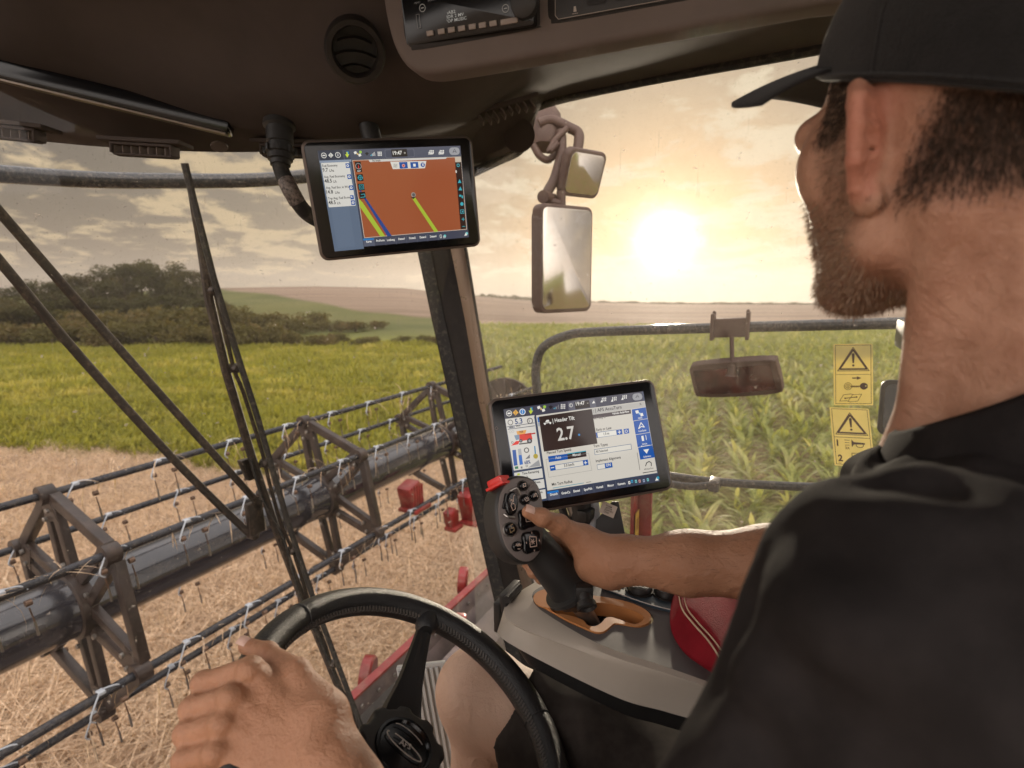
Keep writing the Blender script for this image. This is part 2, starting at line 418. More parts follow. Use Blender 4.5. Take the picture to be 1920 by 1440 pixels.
wob = 14*np.sin(PXg*.021)+9*np.sin(PXg*.057+1)
cut = np.clip((YI-(interp(PXg, CUT)+wob*.4))/18.0+.5, 0, 1); cut = np.where(DD < .5, (XX < 1.2)*1.0, cut)
brown = np.clip(((interp(PXg, BROWN)+wob*.12)-YI)/4.0+.5, 0, 1)*(DD > 40)
maize = np.clip((PXg-880)/90.0, 0, 1)*(1-cut)*(1-brown)
colr = np.stack([cut, brown, maize, np.ones_like(cut)], -1).reshape(-1, 4)
nr, nc = DD.shape
ii = (np.arange(nr-1)[:, None]*nc+np.arange(nc-1)[None]).ravel()
Fg = np.stack([ii, ii+1, ii+nc+1, ii+nc], 1)
Mg = bpy.data.materials.new('field_ground'); Mg.use_nodes = True; Mg.node_tree.nodes.clear(); t = NT(Mg.node_tree)
oc = t.new('ShaderNodeTexCoord').outputs['Object']
zone = t.new('ShaderNodeSeparateColor', {0: t.new('ShaderNodeAttribute', attribute_name='Col').outputs['Color']})
nf = t.noise(oc, 14, 8, .75); nm = t.noise(oc, .6, 5, .6); nl = t.noise(oc, .035, 4, .55)
straw = t.mix(t.ramp(nf, .35, .68), (.10, .068, .052, 1), (.55, .42, .31, 1))
straw = t.mix(t.ramp(nm, .35, .7), straw, t.mix(.5, straw, (.52, .39, .29, 1)))
green = t.mix(t.ramp(nf, .38, .62), (.08, .085, .02, 1), (.27, .27, .07, 1)); green = t.mix(t.ramp(nm, .3, .7), green, (.20, .21, .04, 1))
mead = t.mix(t.ramp(nl, .35, .65), (.065, .078, .022, 1), (.115, .115, .040, 1))
wave = t.new('ShaderNodeMapping', {0: oc}); wave.inputs['Scale'].default_value = (.010, .13, .13); wave.inputs['Rotation'].default_value = (0, 0, R(9))
nb = t.noise(wave.outputs[0], 1.0, 6, .6)
brn = t.mix(t.ramp(nb, .36, .64), (.165, .118, .088, 1), (.25, .18, .135, 1))
mz = t.mix(t.ramp(nf, .36, .66), (.10, .072, .03, 1), (.36, .27, .15, 1)); mz = t.mix(t.ramp(nm, .45, .75), mz, (.16, .20, .04, 1))
dist = t.vmath('LENGTH', oc); far = t.ramp(dist, 36, 60)
c = t.mix(far, green, mead); c = t.mix(zone.outputs[2], c, t.mix(t.ramp(dist, 20, 60), mz, (.20, .215, .05, 1)))
c = t.mix(zone.outputs[1], c, brn); c = t.mix(zone.outputs[0], c, straw)
bs = t.new('ShaderNodeBsdfPrincipled', {'Base Color': c, 'Roughness': .9}); bs.inputs['Specular IOR Level'].default_value = .1
t.put(bs.inputs['Normal'], t.new('ShaderNodeBump', {'Strength': .7, 'Distance': .05, 'Height': nf}))
t.new('ShaderNodeOutputMaterial', {'Surface': bs})
go = link('ground', np_mesh('ground', np.stack([XX, DD, ZZ], -1).reshape(-1, 3), Fg, Mg, col=colr, smooth=True))
tag(go, kind='structure')

def leaf_mat(name, c1, c2, trans=.45, scale=1.2, c3=None, fine=30):
    m = bpy.data.materials.new(name); m.use_nodes = True; m.node_tree.nodes.clear(); t = NT(m.node_tree)
    g = t.new('ShaderNodeNewGeometry').outputs['Position']; rn = t.new('ShaderNodeObjectInfo').outputs['Random']
    c = t.mix(t.ramp(t.noise(g, fine, 3, .6), .3, .7), tuple(c1)+(1,), tuple(c2)+(1,))
    if c3: c = t.mix(t.ramp(t.noise(g, scale, 4, .6), .48, .72), c, tuple(c3)+(1,))
    d = t.new('ShaderNodeBsdfPrincipled', {'Base Color': c, 'Roughness': .65}); d.inputs['Specular IOR Level'].default_value = .1
    tr = t.new('ShaderNodeBsdfTranslucent', {'Color': t.mix(1.0, c, (1.5, 1.35, .7, 1), 'MULTIPLY')})
    mx = t.new('ShaderNodeMixShader', {0: trans}); t.l.new(d.outputs[0], mx.inputs[1]); t.l.new(tr.outputs[0], mx.inputs[2])
    t.new('ShaderNodeOutputMaterial', {'Surface': mx}); return m
M_crop = leaf_mat('crop_leaf', (.155, .168, .030), (.31, .305, .07), .5, .35, (.41, .37, .12))
M_maize = leaf_mat('maize_leaf', (.17, .20, .065), (.32, .345, .14), .5, .8, (.45, .43, .24))
M_dry = leaf_mat('dry_straw', (.34, .24, .165), (.80, .63, .47), .25, 2.0, (.48, .35, .25))
M_tree = leaf_mat('tree_leaf', (.030, .032, .012), (.065, .062, .022), .3, .3, (.085, .065, .026))
M_bush = leaf_mat('bush_leaf', (.055, .052, .018), (.115, .10, .036), .3, .3, (.15, .105, .05))
M_bark = mat('bark', (.06, .04, .028), .9, var=.3)

def blades(base, az, h, w, lean, curl, segs=3, wseg=None):
    """tapered arching strips; lean: start angle from vertical, curl: extra angle by the tip"""
    N = len(base); t = np.linspace(0, 1, segs+1); out = np.zeros((N, segs+1, 2, 3)); pos = base.copy()
    d2 = np.stack([np.cos(az), np.sin(az)], 1); side = np.stack([-np.sin(az), np.cos(az)], 1)
    for k in range(segs+1):
        ww = w*(np.sin(np.pi*min(.5, .18+.55*t[k])) if t[k] < .7 else (1-t[k])/.3*.9+.04)*.5
        out[:, k, 0, :2] = pos[:, :2]-side*ww[:, None]; out[:, k, 1, :2] = pos[:, :2]+side*ww[:, None]
        out[:, k, 0, 2] = pos[:, 2]; out[:, k, 1, 2] = pos[:, 2]
        a = lean+curl*((k+.5)/segs); st = h/segs
        pos = pos + np.concatenate([d2*(np.sin(a)*st)[:, None], (np.cos(a)*st)[:, None]], 1)
    V = out.reshape(-1, 3); b = np.arange(N)[:, None]*(2*(segs+1)) + np.arange(segs)[None]*2
    b = b.ravel(); return V, np.stack([b, b+1, b+3, b+2], 1)
def join_np(parts):
    V = []; Fx = []; n = 0
    for v, f in parts: V.append(v); Fx.append(f+n); n += len(v)
    return np.concatenate(V), np.concatenate(Fx)
def scatter(n, px0, px1, d0, d1, power=1.0):
    u = RNG.random(n); D = (d0**(1+power)+(d1**(1+power)-d0**(1+power))*u)**(1/(1+power)); px = RNG.uniform(px0, px1, n)
    return (px-960)/1000*D, D, px

# loose straw and stubble
x, D, px = scatter(150000, -250, 1180, 2.6, 11.6, .35)
keep = (570+3200/D) > interp(px, CUT)-6; x, D, px = x[keep], D[keep], px[keep]; n = len(x)
bz = np.abs(RNG.normal(0, .035, n)); L = RNG.uniform(.07, .34, n)
v1 = blades(np.stack([x, D, .005+bz], 1), RNG.uniform(0, 6.28, n), L, RNG.uniform(.003, .0085, n), RNG.uniform(1.15, 1.75, n), RNG.normal(0, .25, n), 2)
x, D, px = scatter(26000, -250, 1180, 2.6, 11.6, .6)
keep = (570+3200/D) > interp(px, CUT)-6; x, D = x[keep], D[keep]; n = len(x)
v2 = blades(np.stack([x, D, np.zeros(n)], 1), RNG.uniform(0, 6.28, n), RNG.uniform(.05, .15, n), RNG.uniform(.004, .008, n), np.abs(RNG.normal(0, .3, n)), RNG.normal(0, .2, n), 2)
x, D, px = scatter(15000, -250, 1180, 2.5, 7.5, .3); n = len(x)
v3 = blades(np.stack([x, D, .02+np.abs(RNG.normal(0, .05, n))], 1), RNG.uniform(0, 6.28, n), RNG.uniform(.2, .55, n), RNG.uniform(.004, .010, n), RNG.uniform(1.2, 1.8, n), RNG.normal(0, .3, n), 3)
V, Fx = join_np([v1, v2, v3])
cl_ = np.sin(V[:, 0]*2.1+1.3*np.sin(V[:, 1]*1.7))*np.sin(V[:, 1]*2.6+np.sin(V[:, 0]*3.1)); V[:, 2] += np.clip(cl_, 0, 1)*.07
o = link('straw_stubble', np_mesh('straw_stubble', V, Fx, M_dry)); tag(o, kind='stuff')

# dense low crop to the left
def crop(n, px0, px1, d0, d1, power, hh, nb, name=None):
    x, D, px = scatter(n, px0, px1, d0, d1, power); z = terr(px, D); yi = 570+1000*(3.2-z)/D
    wv = 14*np.sin(px*.021)+9*np.sin(px*.057+1)
    keep = (yi < interp(px, CUT)+wv*.4+RNG.normal(0, 4, len(px))) & (RNG.random(len(px)) > np.clip((px-860)/120, 0, 1))
    x, D, z = x[keep], D[keep], z[keep]; n = len(x)
    x = np.repeat(x, nb); D = np.repeat(D, nb); z = np.repeat(z, nb); m = n*nb
    s = np.repeat(RNG.uniform(.7, 1.25, n), nb)*(.9+.25*np.sin(x*.8)*np.sin(D*.6))
    return blades(np.stack([x+RNG.normal(0, .03, m), D+RNG.normal(0, .03, m), z], 1), RNG.uniform(0, 6.28, m), hh*s*RNG.uniform(.6, 1.1, m), RNG.uniform(.018, .04, m)*(1+D/40), np.abs(RNG.normal(.25, .2, m)), RNG.uniform(.2, 1.5, m), 3)
V, Fx = join_np([crop(15000, -260, 990, 8.6, 20, .4, .36, 7), crop(14000, -260, 990, 19, 44, .5, .42, 5)])
o = link('green_crop', np_mesh('green_crop', V, Fx, M_crop)); tag(o, kind='stuff')

# maize: single plants near the door, a mass beyond
def maize_mesh(seed):
    rg = np.random.default_rng(seed); nl = rg.integers(7, 10); base = np.zeros((nl, 3)); base[:, 2] = np.linspace(.02, .22, nl)
    az = np.arange(nl)*np.pi+rg.normal(0, .45, nl)+rg.uniform(0, 6.28)
    v = blades(base, az, rg.uniform(.42, .66, nl), rg.uniform(.05, .085, nl), np.linspace(.75, .12, nl)+rg.normal(0, .08, nl), rg.uniform(.6, 1.7, nl), 6)
    st = blades(np.zeros((2, 3)), np.array([0., 1.57]), np.array([.3, .3]), np.array([.022, .022]), np.zeros(2), np.zeros(2), 6)
    V, Fx = join_np([v, st]); return V, Fx
mz_v = [maize_mesh(s_) for s_ in range(6)]
rowd = np.array([.35, .937]); rown = np.array([.937, -.35]); near_p = []; far_p = []
for i in range(-90, 130):
    for j in range(-20, 330):
        q = rown*(i*.72)+rowd*(j*.24)+RNG.normal(0, .11, 2)
        if q[1] < 3.2 or q[1] > 70: continue
        p_ = 960+1000*q[0]/q[1]
        if p_ < 850 or p_ > 2150: continue
        yi = 570+3200/q[1]
        if yi > interp(p_, CUT)-4 or RNG.random() < np.clip((960-p_)/110, 0, .95): continue
        if yi < interp(p_, BROWN)+1: continue
        if q[1] > 30 and RNG.random() < .3: continue
        (near_p.append((q[0], q[1], i)) if 6.6 < q[1] < 11.4 and 930 < p_ < 1590 else far_p.append((q[0], q[1])))
mz_me = [np_mesh('maize_plant', v, f, M_maize) for v, f in mz_v]
ORD = lambda n: {1: 'first', 2: 'second', 3: 'third'}.get(n, '%d%s' % (n, 'th' if 10 <= n % 100 <= 20 else {1: 'st', 2: 'nd', 3: 'rd'}.get(n % 10, 'th')))
near_p.sort(key=lambda q: q[2]); bands = sorted(near_p, key=lambda q: q[1]); nb_ = 12
for bi in range(nb_):
    sel = sorted(bands[bi*len(bands)//nb_:(bi+1)*len(bands)//nb_], key=lambda q: q[0]/q[1])
    for li, (x_, y_, _) in enumerate(sel):
        o = link('maize_plant', mz_me[RNG.integers(6)], (x_, y_, float(tz(x_, y_)))); o.rotation_euler.z = RNG.uniform(0, 6.28); s_ = RNG.uniform(.75, 1.15); o.scale = (s_, s_, s_)
        tag(o, 'young maize plant, %s from left in %s band from the window' % (ORD(li+1), ORD(bi+1)), 'maize plant', 'maize plants nearest the cab')
fp = np.array(far_p); parts = []
print('maize', len(near_p), len(far_p))
for v in range(6):
    q = fp[v::6]; nq = len(q); a = RNG.uniform(0, 6.28, nq); s_ = RNG.uniform(.7, 1.15, nq)*(1+.1*(q[:, 1] > 25)); V0, F0 = mz_v[v]
    c_, sn = np.cos(a)*s_, np.sin(a)*s_
    X = V0[None, :, 0]*c_[:, None]-V0[None, :, 1]*sn[:, None]+q[:, :1]; Y = V0[None, :, 0]*sn[:, None]+V0[None, :, 1]*c_[:, None]+q[:, 1:2]
    Z = V0[None, :, 2]*s_[:, None]+tz(q[:, 0], q[:, 1])[:, None]
    parts.append((np.stack([X, Y, Z], -1).reshape(-1, 3), (F0[None]+(np.arange(nq)*len(V0))[:, None, None]).reshape(-1, 4)))
V, Fx = join_np(parts); o = link('maize_field', np_mesh('maize_field', V, Fx, M_maize)); tag(o, kind='stuff')

# trees and bushes
def leaf_cloud(rg, blobs, n, size):
    """leaf-clump faces through a set of ellipsoid blobs (c, r)"""
    wts = np.array([b[1][0]*b[1][1]*b[1][2] for b in blobs])**.7; idx = rg.choice(len(blobs), n, p=wts/wts.sum())
    C = np.array([b[0] for b in blobs])[idx]; Rr = np.array([b[1] for b in blobs])[idx]
    d = rg.normal(size=(n, 3)); d /= np.linalg.norm(d, axis=1)[:, None]
    p = C+d*Rr*(rg.random(n)**.35)[:, None]*(1+.12*rg.normal(size=n))[:, None]
    u = rg.normal(size=(n, 3)); u /= np.linalg.norm(u, axis=1)[:, None]; v = np.cross(u, rg.normal(size=(n, 3))); v /= np.linalg.norm(v, axis=1)[:, None]
    s = size*rg.uniform(.5, 1.3, n)[:, None]
    V = np.stack([p-u*s, p+v*s*.6, p+u*s, p-v*s*.6], 1).reshape(-1, 3); return V, np.arange(n*4).reshape(n, 4)
def tree_variant(seed):
    rg = np.random.default_rng(seed); blobs = []
    for k in range(rg.integers(14, 19)):
        a = rg.uniform(0, 6.28); rr = rg.uniform(.02, .27); z = rg.uniform(.22, .86); sh = (1-abs(z-.55)*1.2)
        blobs.append(((rr*np.cos(a)*sh*1.2, rr*np.sin(a)*sh*1.2, z), (rg.uniform(.11, .2), rg.uniform(.11, .2), rg.uniform(.10, .17))))
    crown = np_mesh('crown', *leaf_cloud(rg, blobs, 3800, .022), M_tree)
    mb = MB(); mb.tube([(0, 0, -.03), (.01, 0, .25), (0, .01, .5), (.01, 0, .75)], [.028, .02, .014, .005], 8)
    for k in range(6):
        a = rg.uniform(0, 6.28); z = rg.uniform(.2, .55); mb.tube([(0, 0, z), (.1*np.cos(a), .1*np.sin(a), z+.1), (.22*np.cos(a), .22*np.sin(a), z+.22)], [.011, .007, .002], 6)
    me = bpy.data.meshes.new('trunk'); me.from_pydata(mb.v, [], mb.f); me.materials.append(M_bark)
    return crown, me
TV = [tree_variant(40+k) for k in range(4)]
TREES = [(-90, 548, 70), (-20, 540, 82), (35, 552, 62), (70, 528, 88), (110, 532, 78), (150, 518, 92), (185, 520, 84), (215, 505, 96), (245, 500, 90), (275, 494, 98), (310, 492, 95), (345, 497, 99), (375, 512, 92),
         (400, 560, 72), (5, 575, 52), (60, 572, 54), (120, 566, 58), (170, 560, 60), (225, 555, 64), (280, 553, 68), (325, 556, 70), (-60, 572, 50)]
def tree_label(p_, yt, D):
    side = sorted([q for q in TREES if (q[2] > 80) == (D > 80)]); n_ = side.index((p_, yt, D))+1; od = {1: 'first', 2: 'second', 3: 'third'}.get(n_, '%dth' % n_)
    return od+' from left of '+('the tall dark trees on the wooded hill skyline' if D > 80 else 'the rounded trees on the near slope of the wooded hill')
for k, (p_, yt, D) in enumerate(TREES):
    x_ = (p_-960)/1000*D; z0 = float(terr(p_, D)); hgt = 3.2+(570-yt)/1000*D-z0; hgt = max(hgt, 3)
    r = empty('tree', (x_, D, z0), tree_label(p_, yt, D), 'tree', 'skyline trees of the wood' if D > 80 else 'trees on the near slope')
    cr = link('crown', TV[k % 4][0], (0, 0, 0), r); tr = link('trunk', TV[k % 4][1], (0, 0, 0), r)
    r.scale = (max(hgt*1.25, 10.0 if D > 80 else 8),)*2+(hgt*1.08,); r.rotation_euler.z = RNG.uniform(0, 6.28)
def bush_variant(seed):
    rg = np.random.default_rng(seed); bl = [((rg.uniform(-.6, .6), rg.uniform(-.4, .4), rg.uniform(.25, .6)), (rg.uniform(.25, .5), rg.uniform(.25, .4), rg.uniform(.2, .4))) for k in range(9)]
    crown = np_mesh('foliage', *leaf_cloud(rg, bl, 1500, .055), M_bush)
    mb = MB()
    for k in range(5):
        a = rg.uniform(0, 6.28); mb.tube([(0, 0, -.1), (.15*np.cos(a), .15*np.sin(a), .3), (.4*np.cos(a), .35*np.sin(a), .6)], [.03, .02, .005], 5)
    me = bpy.data.meshes.new('stem'); me.from_pydata(mb.v, [], mb.f); me.materials.append(M_bark); return crown, me
BV = [bush_variant(80+k) for k in range(4)]
k = 0
for row, (D0, D1_, step, hb) in enumerate([(40, 44, 36, 2.1), (50, 60, 44, 3.0)]):
    for p_ in range(-120, 860 if row == 0 else 760, step):
        D = RNG.uniform(D0, D1_); p2 = p_+RNG.uniform(-14, 14); x_ = (p2-960)/1000*D; z0 = float(terr(p2, D))
        h = hb*RNG.uniform(.7, 1.15)*(1.0 if p2 < 400 else max(.42, 1-(p2-400)/600))
        k = k+1 if p_ > -120 else 1; od = {1: 'first', 2: 'second', 3: 'third', 21: '21st', 22: '22nd', 23: '23rd'}.get(k, '%dth' % k)
        r = empty('bush', (x_, D, z0), od+(' low olive bush from left in the front hedge, behind the green crop' if row == 0 else ' bush from left in the rear hedge at the foot of the hill'), 'bush', 'front hedge row' if row == 0 else 'rear hedge row')
        link('foliage', BV[k % 4][0], (0, 0, 0), r); link('stem', BV[k % 4][1], (0, 0, 0), r)
        r.scale = (h*1.4, h*1.4, h); r.rotation_euler.z = RNG.uniform(0, 6.28)
# far wood on the right horizon
rg = np.random.default_rng(5); bl = []
for p_ in np.arange(878, 1700, 7.0):
    D = 330+rg.uniform(-15, 15); top = interp(p_, [(878, 560), (900, 553), (990, 556), (1030, 566), (1090, 563), (1130, 566), (1200, 569), (1560, 568), (1700, 568)])
    z0 = float(terr(p_, D)); zt = 3.2+(570-top)/1000*D+rg.uniform(-.6, .5); zt = max(zt, z0+1.2)
    bl.append((((p_-960)/1000*D, D, (z0+zt)/2), (1.9, 1.6, (zt-z0)/2+.2)))
o = link('far_wood', np_mesh('far_wood', *leaf_cloud(rg, bl, 9000, .55), M_tree)); tag(o, kind='stuff')
# ================================================================== HEADER AND REEL (outside)
RC_F, RC_U, RHO, PH0 = 2.8696, -1.4161, .53, 19.0
def reelp(ang, rad, r): a = R(ang); return W(RC_F+rad*math.cos(a), r, RC_U+rad*math.sin(a))
reel = empty('harvester_reel', W(RC_F, 2.5, RC_U), 'long dark tined reel of the harvester header, running from bottom left to the window post', 'reel')
mb = MB(); R0, R1 = -.25, 5.3; TR = .142
sects = [R0, 1.03, 2.49, 3.96, R1]
mb.tube([W(RC_F, r, RC_U) for r in np.linspace(R0, R1, 12)], TR, 40)
tube = mb.build('central_tube', M_tube, reel)
for r in (1.03, 2.49, 3.96):      # flange collars welded on the tube
    m = MB(); m.lathe([(-.035, TR+.004), (-.03, TR+.016), (.03, TR+.016), (.035, TR+.004)], W(RC_F, r, RC_U), A_, 40); m.build('collar', M_reel, tube)
for k in range(6):
    m = MB(); a = PH0+60*k
    m.tube([reelp(a, RHO, r) for r in np.linspace(R0, R1, 30)], .019, 10)
    bar = m.build('tine_bar', M_bar, reel)
    if k == 5: step = .6
    else: step = .33 if k in (2, 3, 4) else .40
    r = R0+.1+(.07*k % .15)
    first = None
    while r < (4.6 if k in (1, 2, 3) else 4.2):
        base = reelp(a, RHO, r)
        # white clip saddle with a looped arm, then coil and two hanging wires
        def mk(base):
            c = MB(); down = -U_; out = -F_
            c.box(base+U_*.014, (.026, .034, .016), A_, F_, U_, mi=0, bev=.006)
            c.tube(catmull([base+U_*.022+A_*.01, base+A_*.05+U_*.016+out*.010, base+A_*.072+out*.016-U_*.006], 4), .0034, 6)
            c.tube(catmull([base+U_*.020-A_*.01+out*.012, base-A_*.045+out*.034-U_*.016, base-A_*.062+out*.040-U_*.052, base-A_*.045+out*.035-U_*.075], 4), .0034, 6)
            for sx in (-.045, .06):
                b2 = base+A_*sx+out*.034-U_*.05
                c.lathe([(-.010, .006), (-.010, .012), (.010, .012), (.010, .006)], b2, A_, 10, mi=1)
                p1 = b2-U_*.02; p2 = p1-U_*.06+A_*.008; p3 = p2-U_*.06+A_*.004
                c.tube([p1, p2], 00.0028, 5, mi=1); c.tube([p2, p3], .0048, 5, mi=2)
            return c
        if first is None: first = mk(base).build('tine', [M_clip, M_wire, M_steel], bar); fb = base.copy()
        else:
            c = child_copy(first, bar); c.location = base-fb
        r += step*RNG.uniform(.93, 1.07)
def spider_mesh(r):
    m = MB(); hub = TR+.012
    for k in range(6):
        a = PH0+60*k
        for side in (-.05, .05):       # two splayed legs of pressed channel from the collar to the bar
            da = 17 if side > 0 else -17
            p0 = reelp(a+da*1.2, hub, r); p1 = reelp(a+da*.25, RHO-.04, r)
            ax = (p1-p0); L = ax.length; ax.normalize(); side_v = A_.cross(ax).normalized()
            m.box((p0+p1)/2, (L+.04, .042, .008), ax, side_v, A_, bev=.003)
            m.box((p0+p1)/2+side_v*.020+A_*.014, (L+.02, .006, .034), ax, side_v, A_, bev=.002)
            m.box((p0+p1)/2-side_v*.020+A_*.014, (L+.02, .006, .034), ax, side_v, A_, bev=.002)
        q0 = reelp(a, RHO, r); q1 = reelp(a+60, RHO, r); ax = (q1-q0); L = ax.length; ax.normalize(); sv = A_.cross(ax).normalized(); mid = (q0+q1)/2
        m.box(mid, (L-.05, .05, .007), ax, sv, A_, bev=.002)      # outer rim strut, an open channel
        m.box(mid+sv*.024+A_*.018, (L-.08, .006, .04), ax, sv, A_, bev=.002); m.box(mid-sv*.024+A_*.018, (L-.08, .006, .04), ax, sv, A_, bev=.002)
        m.lathe([(-.03, .035), (-.03, .045), (.03, .045), (.03, .035)], q0, A_, 16)
        for bolt in ((RHO-.07, 3), (RHO-.11, -3), (hub+.05, 10)):
            m.lathe([(0, .012), (.012, .012), (.014, .008)], reelp(a+bolt[1], bolt[0], r-.012), -A_, 8, mi=1)
        # gusset plate where the legs meet the bar
        pl = [reelp(a-3, RHO-.02, r), reelp(a-9, RHO-.12, r), reelp(a+9, RHO-.12, r), reelp(a+3, RHO-.02, r)]
        m.add([p+A_*.006 for p in pl]+[p-A_*.006 for p in pl], [(0, 1, 2, 3), (7, 6, 5, 4), (0, 4, 5, 1), (1, 5, 6, 2), (2, 6, 7, 3), (3, 7, 4, 0)])
    return m
sp = spider_mesh(1.03).build('reel_spider', [M_reel, M_steel], reel)
for r in (2.49, 3.96):
    c = child_copy(sp, reel); c.location = A_*(r-1.03)
m = MB()     # ribbed end shield on the far end of the reel
oc_ = [reelp(a, RHO-.12, 5.22) for a in range(0, 360, 15)]
n = len(oc_); m.add([p for p in oc_]+[p+A_*.03 for p in oc_], [tuple(range(n)), tuple(range(n, 2*n))[::-1]]+[(i, (i+1) % n, (i+1) % n+n, i+n) for i in range(n)])
for a in range(0, 360, 30): m.box((reelp(a, .2, 5.20)+reelp(a, RHO-.14, 5.20))/2, (RHO-.34, .03, .03), (reelp(a, 1, 0)-reelp(a, 0, 0)).normalized(), A_.cross((reelp(a, 1, 0)-reelp(a, 0, 0)).normalized()), A_, bev=.006)
m.build('end_shield', M_reel, reel)

# straw caught on the reel
pts_ = []
for k in (2, 3, 4, 5, 1):
    for _ in range(150): pts_.append(reelp(PH0+60*k, RHO+RNG.uniform(-.02, .03), RNG.uniform(R0, R1)))
pts_ = np.array([p[:] for p in pts_]); n = len(pts_)
o = link('caught_straw', np_mesh('caught_straw', *blades(pts_, RNG.uniform(0, 6.28, n), RNG.uniform(.05, .22, n), RNG.uniform(.003, .006, n), RNG.uniform(.4, 2.6, n), RNG.uniform(.3, 1.6, n), 4), M_dry)); tag(o, kind='stuff')

header = empty('harvester_header', W(1.9, 2.2, -2.4), 'grey and red header trough behind the reel, seen through the lower windscreen', 'header')
# back sheet and red lip run along the machine's width
def hsheet(profile, r0, r1, name, mat_, thick=.012, parent=header, n=6):
    m = MB(); rows = [[W(f, r, u) for r in np.linspace(r0, r1, n)] for f, u in profile]; m.grid(rows, thick=-U_*thick); return m.build(name, mat_, parent, angle=25)
pl1 = onF(610, 1316, 1.62); pl2 = onF(960, 1062, 1.62)
def fr_u(p): q = p-EYE; return q.dot(F_), q.dot(A_), q.dot(U_)
print('lip', fr_u(pl1), fr_u(pl2))
LU = (fr_u(pl1)[2]+fr_u(pl2)[2])/2
hsheet([(1.62, LU), (1.60, LU-.10), (1.55, LU-.16), (1.50, LU-.50), (1.72, LU-.80), (2.1, LU-.95), (2.6, LU-1.0)], -.6, 3.3, 'back_sheet', M_grey)
hsheet([(1.615, LU+.008), (1.655, LU+.012), (1.665, LU-.015), (1.625, LU-.03)], -.6, 3.3, 'red_lip', M_red)
hsheet([(1.46, LU-.05), (1.30, LU-.07), (1.28, LU-.12), (1.24, LU-.42), (1.0, LU-.5)], -.6, 3.3, 'rear_beam', M_grey)
m = MB()
for r in np.arange(.2, 3.2, .11): m.lathe([(0, .010), (.006, .010), (.008, .006)], W(1.60, r, LU-.045), -F_, 8)
m.build('rivets', M_steel, header)
for (px, py, f, rr) in [(690, 1262, 1.80, .085), (868, 1088, 1.80, .085), (862, 1175, 1.50, .07)]:
    c = onF(px, py, f); m = MB(); m.lathe([(-.03, rr*.86), (-.025, rr), (.02, rr), (.03, rr*.9), (.032, rr*.3)], c, (-F_+A_*.5-U_*.1), 28); m.build('red_disc', M_red, header)
for (px, py, f, rr, hh) in [(770, 928, 2.45, .085, .10), (880, 948, 2.35, .085, .14), (846, 972, 2.35, .055, .08)]:
    c = onF(px, py, f); m = MB()
    m.box(c, (rr*1.5, rr*1.7, hh*2), F_, (A_+U_*.25).normalized(), None, bev=rr*.3)
    for q_ in range(5): m.box(c-F_*rr*.76+A_*(rr*(-.66+.33*q_)), (.012, .012, hh*1.7), F_, A_, U_, bev=.003)
    m.box(c-F_*rr*.4-U_*hh*.9, (rr*2.0, rr*2.2, .03), F_, A_, U_, bev=.01); m.build('crop_divider', M_red, header)
m = MB()
for (a, b, wd) in [((905, 1215), (985, 1265), .05), ((960, 1180), (905, 1215), .03)]:
    m.tube([onF(*a, 1.35), onF(*b, 1.35)], wd*.4, 8)
m.tube([onF(1250, 1500, 1.2)-A_*.5, onF(900, 1240, 1.3)], .03, 8)
m.build('hose_bracket', M_black, header)
# red side divider beside the console, with a yellow decal
m = MB(); a = P(1172, 935, 1.75); b = P(1205, 1040, 1.72)
m.box((a+b)/2-U_*.12, (.055, .012, .95), A_, F_, U_, bev=.004); m.box((a+b)/2-U_*.12+A_*.03-F_*.02, (.012, .06, .95), A_, F_, U_, bev=.003)
cr = m.build('red_post', M_red, header)
art = Art(Matrix((A_, U_, -F_)).transposed().to_4x4(), step=.0008); art.M.translation = (a+b)/2-U_*.02-F_*.010
art.M = art.M.copy(); art.rect(-.022, -.075, .022, .075, (200, 160, 60)); art.rect(-.012, .01, .012, .05, (150, 110, 40)); art.rect(-.014, -.055, .014, -.02, (160, 118, 44))
art.build('decal', M_print, cr)

# outside rail over the windscreen
fw = lambda r: 1.36-.34*((r-.45)/1.0)**2
rail = MB(); pts = [onF(px, py, f) for px, py, f in [(-260, 305, 1.9), (0, 326, 1.9), (180, 337, 1.88), (340, 339, 1.82), (470, 338, 1.74), (580, 330, 1.62), (700, 318, 1.45)]]
rail.tube(catmull(pts, 6), .024, 14)
M_dirty = mat('dirty_rail', (.030, .032, .036), .28, dirt=(.36, .31, .26), dscale=95, damt=.36, rvar=.3, coat=.3)
tag(rail.build('roof_rail', M_dirty, None, pts[3]), 'dark dusty tube running across the sky under the roof, outside the windscreen', 'rail')

